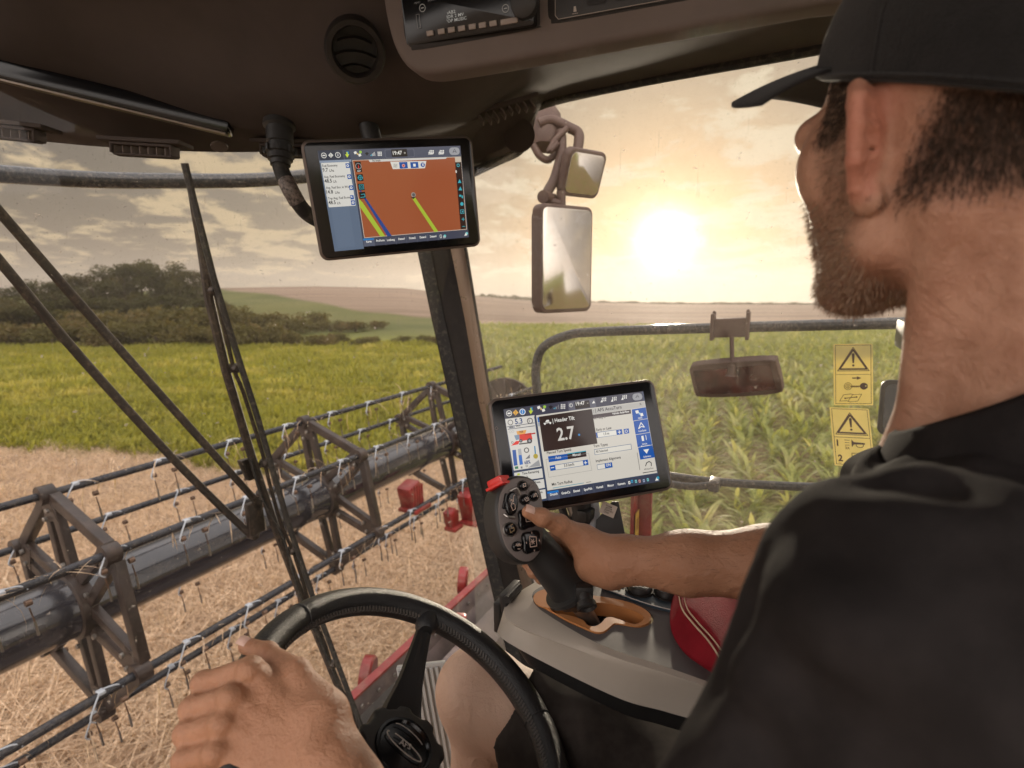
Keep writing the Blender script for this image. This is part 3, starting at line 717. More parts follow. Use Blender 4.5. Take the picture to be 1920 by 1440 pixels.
# ================================================================== CAB
cab = empty('harvester_cab', W(.4, .5, -1.3), 'dark brown cab interior with headliner, glazing and black window post', 'cab')
cols = [-420, -200, 0, 200, 400, 560, 700, 850, 1000, 1200, 1520, 2000, 2500]
def row(ys, ss): return catmull([P(px, y, s_) for px, y, s_ in zip(cols, ys, ss)], 5)
rows_c = [
 row([240, 248, 258, 276, 285, 284, 284, 282, 196, 157, 99, 24, -56], [1.0, 1.05, 1.10, 1.14, 1.17, 1.20, 1.30, 1.45, 1.53, 1.38, 1.20, 1.01, .87]),
 row([180, 200, 220, 246, 262, 268, 268, 262, 190, 152, 95, 20, -60], [.96, 1.0, 1.04, 1.08, 1.10, 1.12, 1.2, 1.36, 1.47, 1.36, 1.19, 1.0, .86]),
 row([60, 100, 140, 190, 236, 258, 262, 246, 176, 132, 70, -10, -90], [.90, .94, .97, 1.0, 1.03, 1.06, 1.1, 1.22, 1.35, 1.25, 1.08, .92, .80]),
 row([10, 50, 118, 168, 225, 243, 248, 225, 150, 92, 22, -70, -150], [.84, .88, .93, .97, 1.0, 1.02, 1.02, 1.06, 1.12, 1.06, .95, .82, .72]),
 row([-80, -30, 60, 110, 160, 175, 170, 150, 90, 30, -40, -130, -220], [.78, .82, .86, .90, .92, .92, .90, .92, .95, .92, .84, .74, .66]),
 row([-200, -170, -60, 0, 30, 30, 20, 0, -30, -90, -150, -230, -320], [.70, .74, .78, .82, .84, .82, .80, .80, .82, .82, .75, .66, .60]),
 row([-480, -460, -350, -300, -280, -280, -290, -300, -310, -360, -420, -480, -560], [.58, .6, .64, .68, .70, .68, .66, .66, .66, .66, .62, .58, .54]),
 row([-1400]*13, [.36]*13), row([-3600]*13, [.18]*13)]
rr_ = [list(r) for r in zip(*[catmull(list(c), 6) for c in zip(*rows_c)])]
m = MB(); m.grid(rr_[::-1])
hl = m.build('headliner', M_head, cab, angle=180)
m = MB(); c = W(.12, .40, .64); m.box(c, (2.0, 2.0, .12), F_, A_, U_, bev=.03); m.box(W(-.85, .5, -1.15), (.06, 1.85, .7), F_, A_, U_)
m.box(W(.2, .5, -1.55), (2.2, 2.0, .06), F_, A_, U_)
m.build('shell', M_dark, cab)

# window post between windscreen and side window
def strip(pts_w, name, mt, parent, depth=.05, bev=.004):
    """pts_w: [(left px, right px, py, s)] -> a bar with real depth"""
    L = [P(l, y, s_) for l, r, y, s_ in pts_w]; Rr = [P(r, y, s_) for l, r, y, s_ in pts_w]
    dv = F_*depth; m = MB(); vs = []
    for a, b in zip(L, Rr): vs += [a, b, b+dv, a+dv]
    n = len(L); fs = [(i*4+k, i*4+(k+1) % 4, (i+1)*4+(k+1) % 4, (i+1)*4+k) for i in range(n-1) for k in range(4)]+[(3, 2, 1, 0), tuple((n-1)*4+k for k in range(4))]
    m.add(vs, fs); return m.build(name, mt, parent)
post = [(722, 790, 200, 1.66), (806, 852, 470, 1.70), (833, 878, 600, 1.73), (868, 905, 760, 1.76), (905, 946, 930, 1.78), (944, 985, 1105, 1.80), (990, 1030, 1300, 1.83)]
strip(post, 'window_post', M_dark, cab)
strip([(r-2, r+19-4*(i > 1), y, s_-.004) for i, (l, r, y, s_) in enumerate(post)], 'post_trim', mat('post_trim', (.22, .16, .12), .3, metal=.7, rvar=.2), cab, .03)
strip([(r+15-3*(i > 1), r+25-5*(i > 1), y, s_) for i, (l, r, y, s_) in enumerate(post)], 'window_seal', M_rubber, cab, .04)
strip([(l-7, l+1, y, s_-.003) for l, r, y, s_ in post], 'windscreen_seal', M_rubber, cab, .03)
# top frame of the side window, with rounded corner
m = MB(); top = catmull([P(882, 326, 1.64), P(930, 303, 1.64), P(972, 283, 1.62), P(986, 258, 1.60), P(992, 220, 1.57), P(1022, 193, 1.53), P(1200, 152, 1.36), P(1520, 93, 1.16), P(2000, 0, .97)], 6)
m.tube(top, .014, 8); m.build('window_frame', M_rubber, cab)
m = MB(); m.grid([catmull([P(850, 235, 1.35), P(920, 212, 1.36), P(985, 185, 1.40), P(1040, 165, 1.44)], 4), catmull([P(872, 318, 1.66), P(920, 303, 1.65), P(985, 275, 1.62), P(1010, 200, 1.55)], 4)], thick=F_*.03)
m.build('corner_panel', M_head, cab)
m = MB(); m.lathe([(0, .045), (.006, .044), (.008, .036), (.009, 0.0)], P(973, 254, 1.50), (P(973, 254, 1.4)-P(973, 254, 1.5)), 28); m.build('grab_plug', M_head, cab)

def glass_mat(name, tint, dust, dscale, streak=0.0):
    m = bpy.data.materials.new(name); m.use_nodes = True; m.node_tree.nodes.clear(); t = NT(m.node_tree)
    oc = t.new('ShaderNodeTexCoord').outputs['Object']
    tr = t.new('ShaderNodeBsdfTransparent', {'Color': tint}); gl = t.new('ShaderNodeBsdfGlossy', {'Color': (1, 1, 1, 1), 'Roughness': .02})
    fr = t.new('ShaderNodeFresnel', {'IOR': 1.45}).outputs[0]
    mx = t.new('ShaderNodeMixShader', {0: t.math('MULTIPLY', fr, .55)}); t.l.new(tr.outputs[0], mx.inputs[1]); t.l.new(gl.outputs[0], mx.inputs[2])
    df = t.new('ShaderNodeBsdfDiffuse', {'Color': (.60, .54, .48, 1)}); tl = t.new('ShaderNodeBsdfTranslucent', {'Color': (.70, .62, .53, 1)})
    d2 = t.new('ShaderNodeMixShader', {0: .6}); t.l.new(df.outputs[0], d2.inputs[1]); t.l.new(tl.outputs[0], d2.inputs[2])
    sp = t.math('MULTIPLY', t.ramp(t.noise(oc, dscale, 2, .5), .70, .76), .35)
    fine = t.math('MULTIPLY', t.ramp(t.noise(oc, dscale*4, 2, .5), .66, .72), .22)
    mp = t.new('ShaderNodeMapping', {0: oc}); mp.inputs['Scale'].default_value = (90, 90, 5); mp.inputs['Rotation'].default_value = (.35, .25, .3)
    fine = t.math('ADD', fine, t.math('MULTIPLY', t.ramp(t.noise(mp.outputs[0], 1.0, 2, .5), .68, .75), .10))
    bl = t.math('MULTIPLY', t.ramp(t.noise(oc, 3.0, 5, .6), .35, .8), dust)
    a = t.math('ADD', t.math('ADD', sp, fine), t.math('ADD', bl, dust*.4), clamp=True)
    m2 = t.new('ShaderNodeMixShader', {0: a}); t.l.new(mx.outputs[0], m2.inputs[1]); t.l.new(d2.outputs[0], m2.inputs[2])
    t.new('ShaderNodeOutputMaterial', {'Surface': m2}); return m
M_glass = glass_mat('windscreen_glass', (.97, .96, .94, 1), .022, 60)
M_glass2 = glass_mat('side_glass', (.95, .95, .93, 1), .12, 70)
m = MB(); rows = []
for u in np.linspace(-1.6, .36, 14):
    rows.append([W(fw(r)-.10*(u+.6)**2+.02, r, u) for r in np.linspace(-1.0, 1.46, 24)])
m.grid(rows); m.build('windscreen', M_glass, cab, angle=180)
m = MB(); m.grid([[W(f, 1.47, u) for f in np.linspace(-.9, .95, 8)] for u in (-1.5, -.6, .0, .55)]); m.build('side_window', M_glass2, cab, angle=180)

# slit vents along the windscreen header
def vent(px0, px1, py0, py1, s_, blades_n, h=20, label=None):
    a, b = P(px0, py0, s_), P(px1, py1, s_); X = (b-a); L = X.length; X.normalize(); dn = -U_; c = (a+b)/2
    m = MB(); m.box(c, (L, .008, .05), X, (U_-X*U_.dot(X)).normalized(), None, bev=.003)
    v = m.build('slit_vent', M_head, cab); Y = (U_-X*U_.dot(X)).normalized(); Z = X.cross(Y)
    if Z.dot(EYE-c) < 0: Z = -Z
    m = MB(); L2 = L*.74; hh = .020
    m.box(c-Y*.007+Z*.004, (L2, .005, .03), X, Y, None, bev=.002); m.box(c-Y*(hh+.006)+Z*.004, (L2*.97, .004, .02), X, Y, None, bev=.002)
    for sgn in (-1, 1): m.box(c-Y*(.005+hh/2)+X*sgn*L2*.49+Z*.004, (.005, hh, .028), X, Y, None, bev=.002)
    m.build('vent_frame', M_head, v)
    for k in range(blades_n):
        q = c-Y*(.006+hh/2)+X*(L2*(-.42+.84*k/(blades_n-1))); m = MB()
        m.box(q, (.0035, hh, .026), (X+Z*.5).normalized(), Y, None); m.build('vent_blade', M_headl, v)
    m = MB(); m.box(c-Y*(.005+hh/2)-Z*.010, (L2*.95, hh, .003), X, Y, None); m.build('vent_back', M_black, v)
    return v
vent(-60, 98, 226, 243, 1.01, 7); vent(197, 350, 263, 272, 1.055, 7); vent(478, 600, 268, 270, 1.08, 5); 
# long toothed vent over the side window
a, b = P(868, 222, 1.17), P(1008, 182, 1.17); X = (b-a); L = X.length; X.normalize(); c = (a+b)/2; Y = (U_-X*U_.dot(X)).normalized()
m = MB(); m.box(c, (L, .010, .045), X, Y, None, bev=.004)
v = m.build('slit_vent', M_head, cab)
for k in range(8):
    q = a+X*L*(.22+.098*k)-Y*(.012+.004*math.sin(k)); m = MB(); m.box(q, (.004, .022, .03), (X+Y*.35).normalized(), (Y-X*.35).normalized(), None, bev=.001); m.build('vent_blade', M_headl, v)
m = MB(); m.lathe([(0, .016), (.003, .0155), (.004, .010), (.004, 0)], P(411, 274, 1.08), (EYE-P(411, 274, 1.08)).normalized()*.5-U_, 24); m.build('push_stud', M_headl, cab)

# rolled sunshade
m = MB(); a, b = P(-240, 80, .90), P(434, 243, 1.02); X = (b-a); L = X.length; X.normalize(); Y = (U_-X*U_.dot(X)).normalized(); c = (a+b)/2
m.box(c+Y*.005, (L, .034, .04), X, Y, None, bev=.007)
sh = m.build('roller_sunshade', M_gloss, None, c); tag(sh, 'long black sunshade roller slanting across the headliner, top left', 'sunshade')
m = MB(); m.box(c-Y*.0135+X.cross(Y)*(-.012 if X.cross(Y).dot(EYE-c) < 0 else .012), (L-.006, .004, .018), X, Y, None, bev=.001)
m.build('pull_bar', mat('pull_bar', (.20, .16, .13), .4, metal=.5), sh)

# round roof vent with angled flaps
def disc_frame(px, py, s_, nrm): 
    c = P(px, py, s_); n = Vector(nrm).normalized(); up = (U_-n*U_.dot(n)).normalized(); x = up.cross(n); M4 = Matrix((x, up, n)).transposed().to_4x4(); M4.translation = c; return M4
nv = ((EYE-P(666, 97, .86)).normalized()*.8-U_*.15).normalized()
MV = disc_frame(666, 97, .80, nv); c = MV.translation
m = MB(); m.lathe([(-.03, .044), (0.0, .0445), (.006, .041), (.006, .034), (-.004, .032), (-.03, .032)], c, nv, 44); rv = m.build('round_vent', M_dark, None, c); tag(rv, 'round black air vent in the headliner, left of the radio', 'air vent')
m = MB(); m.lathe([(-.022, .0325), (-.020, .0325), (-.020, 0)], c, nv, 30); m.build('vent_bowl', M_black, rv)
for k, y in enumerate((-.018, .0, .018)):
    w_ = math.sqrt(.031**2-y*y); m = MB(); rows = []
    for e in (0, .004):
        rows.append([MV @ Vector((x, y+.007*(1-(x/w_)**2)-.004, -.004+e)) for x in np.linspace(-w_, w_, 12)])
    m.grid([rows[1], [MV @ Vector((x, y-.006+.007*(1-(x/w_)**2)-.004, -.016)) for x in np.linspace(-w_*.98, w_*.98, 12)]], thick=nv*-.002)
    m.build('vent_flap', M_dark, rv)

# overhead panel: raised bezel with recess, radio and switch panel
BZ = [(690, -260), (712, -40), (724, 40), (742, 96), (768, 128), (800, 137), (850, 132), (1000, 106), (1200, 68), (1540, 6), (1800, -45), (1800, -330)]
MBz, _, _ = quad_frame([(760, -10), (1006, -62), (1012, 50), (771, 94)], .182)
MBz = MBz.copy(); IM = MBz.inverted(); nz = MBz.to_3x3() @ Vector((0, 0, 1))
def onplane(M4, px, py, z=0.0):
    n = M4.to_3x3() @ Vector((0, 0, 1)); o_ = M4 @ Vector((0, 0, z)); q = ray(px, py); s_ = (o_-EYE).dot(n)/q.dot(n); return M4.inverted() @ (EYE+q*s_)
outl = [tuple(onplane(MBz, *q, .012)[:2]) for q in BZ]
ol = [(v.x, v.y) for v in catmull([Vector((x, y, 0)) for x, y in outl], 3)]
inner = [onplane(MBz, *q) for q in [(759, -40), (764, 60), (770, 84), (778, 95), (800, 98), (1000, 62), (1012, 54), (1016, 44), (1012, -60), (1000, -120), (770, -120)]]
inner2 = [onplane(MBz, *q) for q in [(1032, -120), (1030, 20), (1036, 44), (1052, 50), (1200, 24), (1530, -36), (1700, -70), (1700, -200)]]
oh = empty('overhead_panel', MBz.translation, 'dark brown moulded panel in the headliner holding the radio and switches', 'overhead panel')
bm = bmesh.new()
m = MB(); m.prism(ol, MBz, -.03, .012, bev=.010, seg=4)
m.build('bezel', M_headl, oh)
m = MB(); m.prism([(v.x, v.y) for v in catmull(inner, 3)], MBz, .0, .0125, bev=.0005); m.build('radio_recess', M_dark, oh)
m = MB(); m.prism([(v.x, v.y) for v in catmull(inner2, 3)], MBz, .0, .0125, bev=.0005); m.build('switch_recess', M_dark, oh)
m = MB(); i3 = [onplane(MBz, *q, .0145) for q in [(1042, -120), (1041, 28), (1048, 38), (1200, 10), (1530, -50), (1640, -75), (1640, -200)]]
m.prism([(v.x, v.y) for v in i3], MBz, .0125, .0145, bev=.0008); sw = m.build('switch_panel', M_black, oh)
Msw = MBz
art = Art(Msw, step=.00015, z=.0148)
def AP(px, py): q = onplane(MBz, px, py, .015); return q.x, q.y
art.line([AP(1041, -60), AP(1041, 29), AP(1047, 36), AP(1200, 8), AP(1530, -52)], .0009, (150, 138, 128))
x0, y0 = AP(1077, 8); art.ring(x0, y0, .010, .0005, (60, 52, 48)); x0, y0 = AP(1078, 17)
art.poly([(x0-.002, y0-.003), (x0+.002, y0-.003), (x0+.0012, y0+.003), (x0-.0012, y0+.003)], (170, 160, 150)); art.line([(x0-.0035, y0-.005), (x0+.0035, y0-.005)], .0006, (170, 160, 150))
for px in (1118, 1170, 1225, 1280): x0, y0 = AP(px, -2-(px-1118)*.17); art.rect(x0-.012, y0-.006, x0+.012, y0+.012, (34, 29, 27), r=.004); art.rect(x0-.010, y0-.004, x0+.010, y0+.010, (18, 16, 15), r=.003)
art.build('switch_art', M_print, sw)
# radio
Mr, rw, rh = quad_frame([(762, -8), (1004, -58), (1008, 52), (773, 92)], .182)
radio = empty('car_radio', Mr.translation, 'black car radio with pale lettering on its display, set in the overhead panel', 'radio')
Mr2 = Mr @ Matrix.Translation((0, 0, .0135))
m = MB(); m.prism(rrect(-rw/2, -rh/2, rw/2, rh/2, .004), Mr2, -.02, .004, bev=.0015); m.build('radio_body', M_gloss, radio)
def RP(px, py): q = onplane(Mr2, px, py, .0045); return q.x, q.y
m = MB(); x0, y0 = RP(985, 8); m.lathe([(0, .0175), (.010, .0165), (.012, .014), (.012, 0)], Mr2 @ Vector((x0, y0, .004)), Mr2.to_3x3() @ Vector((0, 0, 1)), 32); m.build('volume_knob', M_black, radio)
for k, px in enumerate([807, 828, 847, 866, 886, 905, 925]):
    x0, y0 = RP(px, 62.5-(px-807)*.155); m = MB(); m.box(Mr2 @ Vector((x0, y0, .005)), (.0098, .0062, .003), Mr2.col[0][:3], Mr2.col[1][:3], None, bev=.0008); bt = m.build('preset_button', mat('preset_key', (.30, .25, .22), .4), radio)
x0, y0 = RP(955, 40); m = MB(); m.box(Mr2 @ Vector((x0, y0, .005)), (.023, .0062, .003), Mr2.col[0][:3], Mr2.col[1][:3], None, bev=.0008); m.build('source_button', mat('source_key', (.30, .25, .22), .4), radio)
art = Art(Mr2, z=.0042); lc = (205, 200, 190)
rt = (Mr2.to_3x3().inverted() @ Vector((0, 0, 0)))
x0, y0 = RP(838, 27); sz = (RP(838, 20)[1]-RP(838, 27)[1])*1.25; art.text(x0, y0, '›AB2', sz, lc, .01, stretch=1.2); x0, y0 = RP(838, 35); art.text(x0, y0, 'IDR 2 MV', sz, lc, .01, stretch=1.2); x0, y0 = RP(838, 43); art.text(x0, y0, '\'OP MUSIC', sz, lc, .01, stretch=1.2); print('radio', rw, rh, sz)
for px, py in ((792, 15), (948, 16)): x0, y0 = RP(px, py); art.ring(x0, y0, .0042, .0009, (150, 140, 128)); art.rect(x0-.0022, y0-.0006, x0+.0022, y0+.0006, (150, 140, 128))
x0, y0 = RP(803, 3); art.text(x0, y0, 'Bluetooth', .0035, (120, 112, 104)); x0, y0 = RP(778, 8); art.text(x0, y0, 'MENU', .003, (120, 112, 104))
x0, y0 = RP(785, 40); art.frame(x0-.0025, y0-.008, x0+.0025, y0+.008, .0005, (120, 110, 100))
for k in range(3): x0, y0 = RP(985, 30+k*5); art.text(x0, y0, 'DISP MEM'[:6+k % 2], .0026, (130, 120, 110))
art.build('radio_display', art_mat('radio_print', emit=.35), radio)
# ================================================================== WIPER, MIRRORS, RAILS, STICKERS
def wf(px, py, off=.07):
    """point just outside the curved windscreen"""
    q = ray(px, py); s_ = 1.3
    for _ in range(20):
        p = q*s_; r = p.dot(A_); u = p.dot(U_); tgt = fw(r)-.10*(u+.6)**2+.02+off; s_ *= tgt/max(p.dot(F_), .05)
    return EYE+q*s_
wp = empty('windscreen_wiper', wf(480, 980), 'tall dark windscreen wiper blade with two thin parallel arms coming from the left', 'wiper')
M_wip = mat('wiper_metal', (.028, .02, .016), .42, metal=.2, var=.3, dirt=(.28, .20, .14), dscale=60, damt=.3, rvar=.3)
for pts, rad in (([(-80, 306), (0, 398), (120, 536), (240, 672), (360, 806), (488, 948)], .0115), ([(-80, 396), (0, 490), (153, 672), (317, 852), (400, 936), (470, 1003)], .0115)):
    m = MB(); c = [wf(x, y, .10) for x, y in pts]; m.tube(catmull(c, 4), rad, 8, flat=.6); m.tube([p+U_*.006 for p in catmull(c, 4)], rad*.45, 6)
    m.build('wiper_arm', M_wip, wp)
m = MB(); m.box(wf(478, 970, .10), (.05, .10, .018), A_, U_, None, bev=.004); m.box(wf(464, 880, .09), (.03, .07, .02), A_, (U_-A_*.3).normalized(), None, bev=.004)
for q in ((474, 1003), (492, 925), (480, 960)): m.lathe([(-.014, .013), (.014, .013), (.017, .008)], wf(*q, .115), -F_, 12)
m.build('arm_bracket', M_wip, wp)
m = MB(); m.tube([wf(x, y, .075) for x, y in [(372, 420), (392, 560), (425, 700), (470, 850), (515, 985), (570, 1130), (640, 1300), (672, 1372)]], .012, 8); m.build('blade_spine', M_wip, wp)
m = MB(); m.tube([wf(x, y, .045) for x, y in [(346, 306), (362, 372), (400, 520), (440, 650), (482, 780), (540, 980), (590, 1130), (650, 1290), (680, 1368)]], .0095, 6, flat=.5); m.build('wiper_rubber', M_rubber, wp)
m = MB(); m.tube(catmull([wf(x, y, .065) for x, y in [(352, 330), (372, 450), (402, 545), (418, 600), (438, 690), (456, 735), (492, 850), (505, 905), (528, 985), (552, 1040), (580, 1130), (612, 1215), (628, 1270), (662, 1330), (676, 1370)]], 3), .006, 6); m.build('blade_yoke', M_wip, wp)
m = MB(); m.tube(catmull([wf(x, y, .06) for x, y in [(470, 860), (492, 935), (532, 1010), (560, 1110), (600, 1200), (640, 1300)]], 3), .0045, 6); m.build('washer_hose', M_rubber, wp)
for x, y in ((398, 545), (440, 690), (497, 868), (548, 1032), (622, 1245)):
    m = MB(); m.lathe([(-.016, .009), (-.010, .014), (.010, .014), (.016, .009)], wf(x, y, .068), -F_, 10); m.build('yoke_pivot', M_wip, wp)

# outside mirrors on the right
def aimed_frame(px, s_, n):
    c = P(sum(q[0] for q in px)/4, sum(q[1] for q in px)/4, s_); n = n.normalized(); y = (U_-n*U_.dot(n)).normalized(); x = y.cross(n)
    M4 = Matrix((x, y, n)).transposed().to_4x4(); M4.translation = c; q = [onplane(M4, *p) for p in px]
    M4 = M4 @ Matrix.Translation(sum(q, Vector())/4)
    return M4, (q[1]-q[0]).length*.5+(q[2]-q[3]).length*.5, (q[0]-q[3]).length*.5+(q[1]-q[2]).length*.5
def mirror_box(name, px, width, label, depth, par=None, rad=.03, cat='mirror', face=M_mirror, shell=M_mshell, s_=2.05, aim=(-1, .25, 0)):
    c = P(sum(q[0] for q in px)/4, sum(q[1] for q in px)/4, s_); d = (F_*aim[0]+A_*aim[1]+U_*aim[2]).normalized()
    M4, w_, h_ = aimed_frame(px, s_, (EYE-c).normalized()+d)
    o = par or empty(name, M4.translation, label, cat)
    m = MB(); m.prism(rrect(-w_/2, -h_/2, w_/2, h_/2, rad), M4, -depth, 0, bev=.008, seg=3)
    m.prism(rrect(-w_*.44, -h_*.46, w_*.44, h_*.46, rad), M4, -depth*1.6, -depth, 0); m.build('mirror_housing', shell, o)
    m = MB(); m.prism(rrect(-w_/2+.012, -h_/2+.014, w_/2-.012, h_/2-.014, rad*.8), M4, 0, .003, bev=.001); m.build('mirror_glass', face, o)
    return o, M4, w_, h_
tall, Mt, tw, th = mirror_box('side_mirror', [(1022, 384), (1116, 386), (1106, 588), (1003, 583)], .20, 'tall rounded rear-view mirror outside the side window, lower one on the bracket', .045, aim=(-1, .25, .03))
sq, Ms, sw_, sh_ = mirror_box('side_mirror', [(1070, 276), (1140, 286), (1121, 377), (1052, 364)], .155, 'square wide-angle mirror outside the side window, directly above the tall mirror', .035, aim=(-1, .3, -.35))
m = MB(); dd = 2.05
m.tube(catmull([P(x, y, dd) for x, y in [(1010, 232), (1035, 226), (1068, 240), (1085, 252), (1082, 285), (1072, 330)]], 5), .020, 12)
m.tube(catmull([P(x, y, dd) for x, y in [(1052, 245), (1052, 290), (1040, 335), (1026, 362), (1030, 378), (1050, 384)]], 5), .020, 12)
m.tube(catmull([P(x, y, dd+.02) for x, y in [(1000, 272), (1012, 292), (1028, 300), (1044, 290), (1070, 300)]], 5), .014, 10)
m.tube(catmull([P(x, y, dd-.02) for x, y in [(1064, 240), (1042, 262), (1030, 284), (1046, 268)]], 5), .012, 10)
m.lathe([(-.03, .055), (0, .065), (.10, .05), (.14, .02)], P(1024, 262, dd+.05), (U_+A_*.2), 20)
m.lathe([(-.05, .024), (.05, .024)], P(1028, 372, dd), A_, 14); m.lathe([(-.03, .018), (.03, .018)], P(1052, 374, dd), U_, 14)
br = m.build('mirror_bracket', M_mshell, None, P(1030, 260, dd)); tag(br, 'curved tubular bracket outside the window carrying the two stacked mirrors', 'bracket')

# tube rail outside the door with the red-brown rear mirror on it
gr = empty('door_rail', P(1370, 615, 1.75), 'dark curved tube guard rail outside the side window, above the lower monitor', 'rail')
m = MB(); m.tube(catmull([P(x, y, s_) for x, y, s_ in [(1012, 800, 2.0), (1007, 735, 1.98), (1005, 690, 1.97), (1018, 652, 1.95), (1060, 630, 1.92), (1120, 622, 1.88), (1370, 614, 1.7), (1560, 609, 1.58), (1760, 604, 1.48)]], 6), .017, 14)
m.build('rail_tube', M_dirty, gr)
m = MB(); c = P(1369, 614, 1.70); X = (P(1470, 611, 1.63)-P(1270, 617, 1.77)).normalized(); m.box(c, (.115, .06, .055), X, U_, None, bev=.008)
m.box(c+X*.052+U_*.004, (.010, .085, .07), X, U_, None, bev=.002); m.box(c-X*.052+U_*.004, (.010, .085, .07), X, U_, None, bev=.002)
for sx in (-.05, .05): m.lathe([(0, .006), (.05, .006), (.055, .003)], c+X*sx, U_, 8)
m.build('rail_clamp', M_mshell, gr)
low = empty('side_mirror', P(1372, 712, 1.66), 'small trapezoid red-brown mirror hanging below the door rail', 'mirror')
m = MB(); m.tube([P(1372, 632, 1.68), P(1373, 690, 1.66)], .007, 8); m.lathe([(0, .011), (.03, .014), (.035, .02)], P(1373, 684, 1.66), -U_, 10); m.build('mirror_stem', M_mshell, low)
Ml, lw, lh = quad_frame([(1293, 692), (1454, 676), (1464, 737), (1308, 746)], .27)
k_ = (Ml.translation-EYE).length
m = MB(); m.prism([(v.x, v.y) for v in catmull([onplane(Ml, *q) for q in [(1292, 694), (1302, 686), (1375, 679), (1446, 676), (1456, 684), (1466, 726), (1458, 738), (1380, 745), (1314, 745), (1302, 736), (1292, 694)]], 3)][:-1], Ml, -.025, .0, bev=.005, seg=3)
m.build('mirror_housing', M_mshell, low)
m = MB(); m.prism([(v.x, v.y) for v in [onplane(Ml, *q) for q in [(1300, 696), (1444, 683), (1455, 729), (1380, 737), (1316, 738), (1308, 732)]]], Ml, .0, .002); m.build('mirror_glass', mat('tinted_mirror', (.16, .045, .03), .12, metal=.7, var=.5, vscale=14, dirt=(.25, .13, .09), dscale=12, damt=.6), low)
# lower rail
m = MB(); m.tube(catmull([P(x, y, s_) for x, y, s_ in [(1180, 880, 1.66), (1262, 893, 1.62), (1330, 902, 1.58), (1430, 909, 1.52), (1580, 916, 1.42), (1800, 925, 1.3)]], 5), .0125, 12)
m.tube(catmull([P(x, y, s_) for x, y, s_ in [(1240, 905, 1.6), (1300, 912, 1.58), (1350, 907, 1.56)]], 4), .012, 10); m.box(P(1340, 908, 1.56), (.06, .03, .03), A_, U_, None, bev=.006)
tag(m.build('door_handle_bar', M_dirty, None, P(1400, 905, 1.55)), 'lower dark handle bar across the side window, right of the lower monitor', 'handle bar')

# warning stickers on the side window glass
def sticker(px, width, label, draw):
    M4, w_, h_ = quad_frame(px, width)
    o = empty('warning_sticker', M4.translation, label, 'sticker', None)
    m = MB(); m.prism(rrect(-w_/2, -h_/2, w_/2, h_/2, .003), M4, -.0006, 0); m.build('sticker_film', M_yel, o)
    a = Art(M4, step=.00008); draw(a, w_, h_); a.build('sticker_print', M_print, o)
M_yel = leaf_mat('yellow_film', (.66, .63, .37), (.70, .66, .40), .5)
ink = (72, 50, 28); yl = (206, 196, 118)
def triangle(a, cx_, cy_, w_, h_):
    a.line([(cx_-w_/2, cy_-h_/2), (cx_+w_/2, cy_-h_/2), (cx_, cy_+h_/2)], w_*.022, ink, True)
    k = .86; a.line([(cx_-w_/2*k, cy_-h_/2*k+h_*.005), (cx_+w_/2*k, cy_-h_/2*k+h_*.005), (cx_, cy_+h_/2*k-h_*.03)], w_*.055, ink, True)
    a.poly([(cx_-w_*.025, cy_-h_*.17), (cx_+w_*.025, cy_-h_*.17), (cx_+w_*.045, cy_+h_*.20), (cx_-w_*.045, cy_+h_*.20)], ink); a.disc(cx_, cy_-h_*.27, w_*.038, ink, n=12); a.disc(cx_, cy_+h_*.20, w_*.045, ink, n=12)
def face_frame(px, s_):
    c = P(sum(q[0] for q in px)/4, sum(q[1] for q in px)/4, s_); n = (EYE-c).normalized(); M4 = Matrix.Identity(4); y = (P(px[0][0], px[0][1], s_)-P(px[3][0], px[3][1], s_)); y = (y-n*y.dot(n)).normalized(); x = y.cross(n)
    M4 = Matrix((x, y, n)).transposed().to_4x4(); M4.translation = c
    return M4, (P(*px[0], s_)-P(*px[1], s_)).length, (P(*px[0], s_)-P(*px[3], s_)).length
def st1(a, w_, h_):
    a.frame(-w_*.455, -h_*.475, w_*.455, h_*.48, w_*.012, ink); a.rect(-w_*.45, -h_*.003, w_*.45, h_*.003, ink)
    triangle(a, 0, h_*.25, w_*.80, h_*.38)
    a.rect(-w_*.03, -h_*.068, w_*.10, -h_*.048, ink); a.poly([(w_*.09, -h_*.085), (w_*.20, -h_*.058), (w_*.09, -h_*.030)], ink)
    a.ring(-w_*.14, -h_*.19, w_*.095, w_*.012, ink); a.ring(-w_*.14, -h_*.19, w_*.055, w_*.012, ink); a.rect(-w_*.15, -h_*.21, -w_*.13, -h_*.17, ink)
    a.rect(-w_*.07, -h_*.198, w_*.18, -h_*.182, ink); a.disc(w_*.26, -h_*.19, w_*.10, ink, ry=h_*.055); a.disc(w_*.31, -h_*.187, w_*.018, yl)
    for k in range(4): a.rect(w_*(-.05+.05*k), -h_*.212, w_*(-.03+.05*k), -h_*.195, ink)
    bk = [(-w_*.36, -h_*.43), (-w_*.26, -h_*.33), (-w_*.08, -h_*.315), (-w_*.0, -h_*.325), (w_*.20, -h_*.32), (w_*.10, -h_*.43), (-w_*.10, -h_*.445), (-w_*.18, -h_*.425)]
    a.line(bk, w_*.012, ink, True); a.line([(-w_*.14, -h_*.43), (-w_*.02, -h_*.32)], w_*.012, ink); a.line([(-w_*.22, -h_*.385), (w_*.07, -h_*.365)], w_*.02, ink)
    a.disc(-w_*.22, -h_*.385, w_*.022, ink, n=10); a.disc(w_*.07, -h_*.365, w_*.022, ink, n=10)
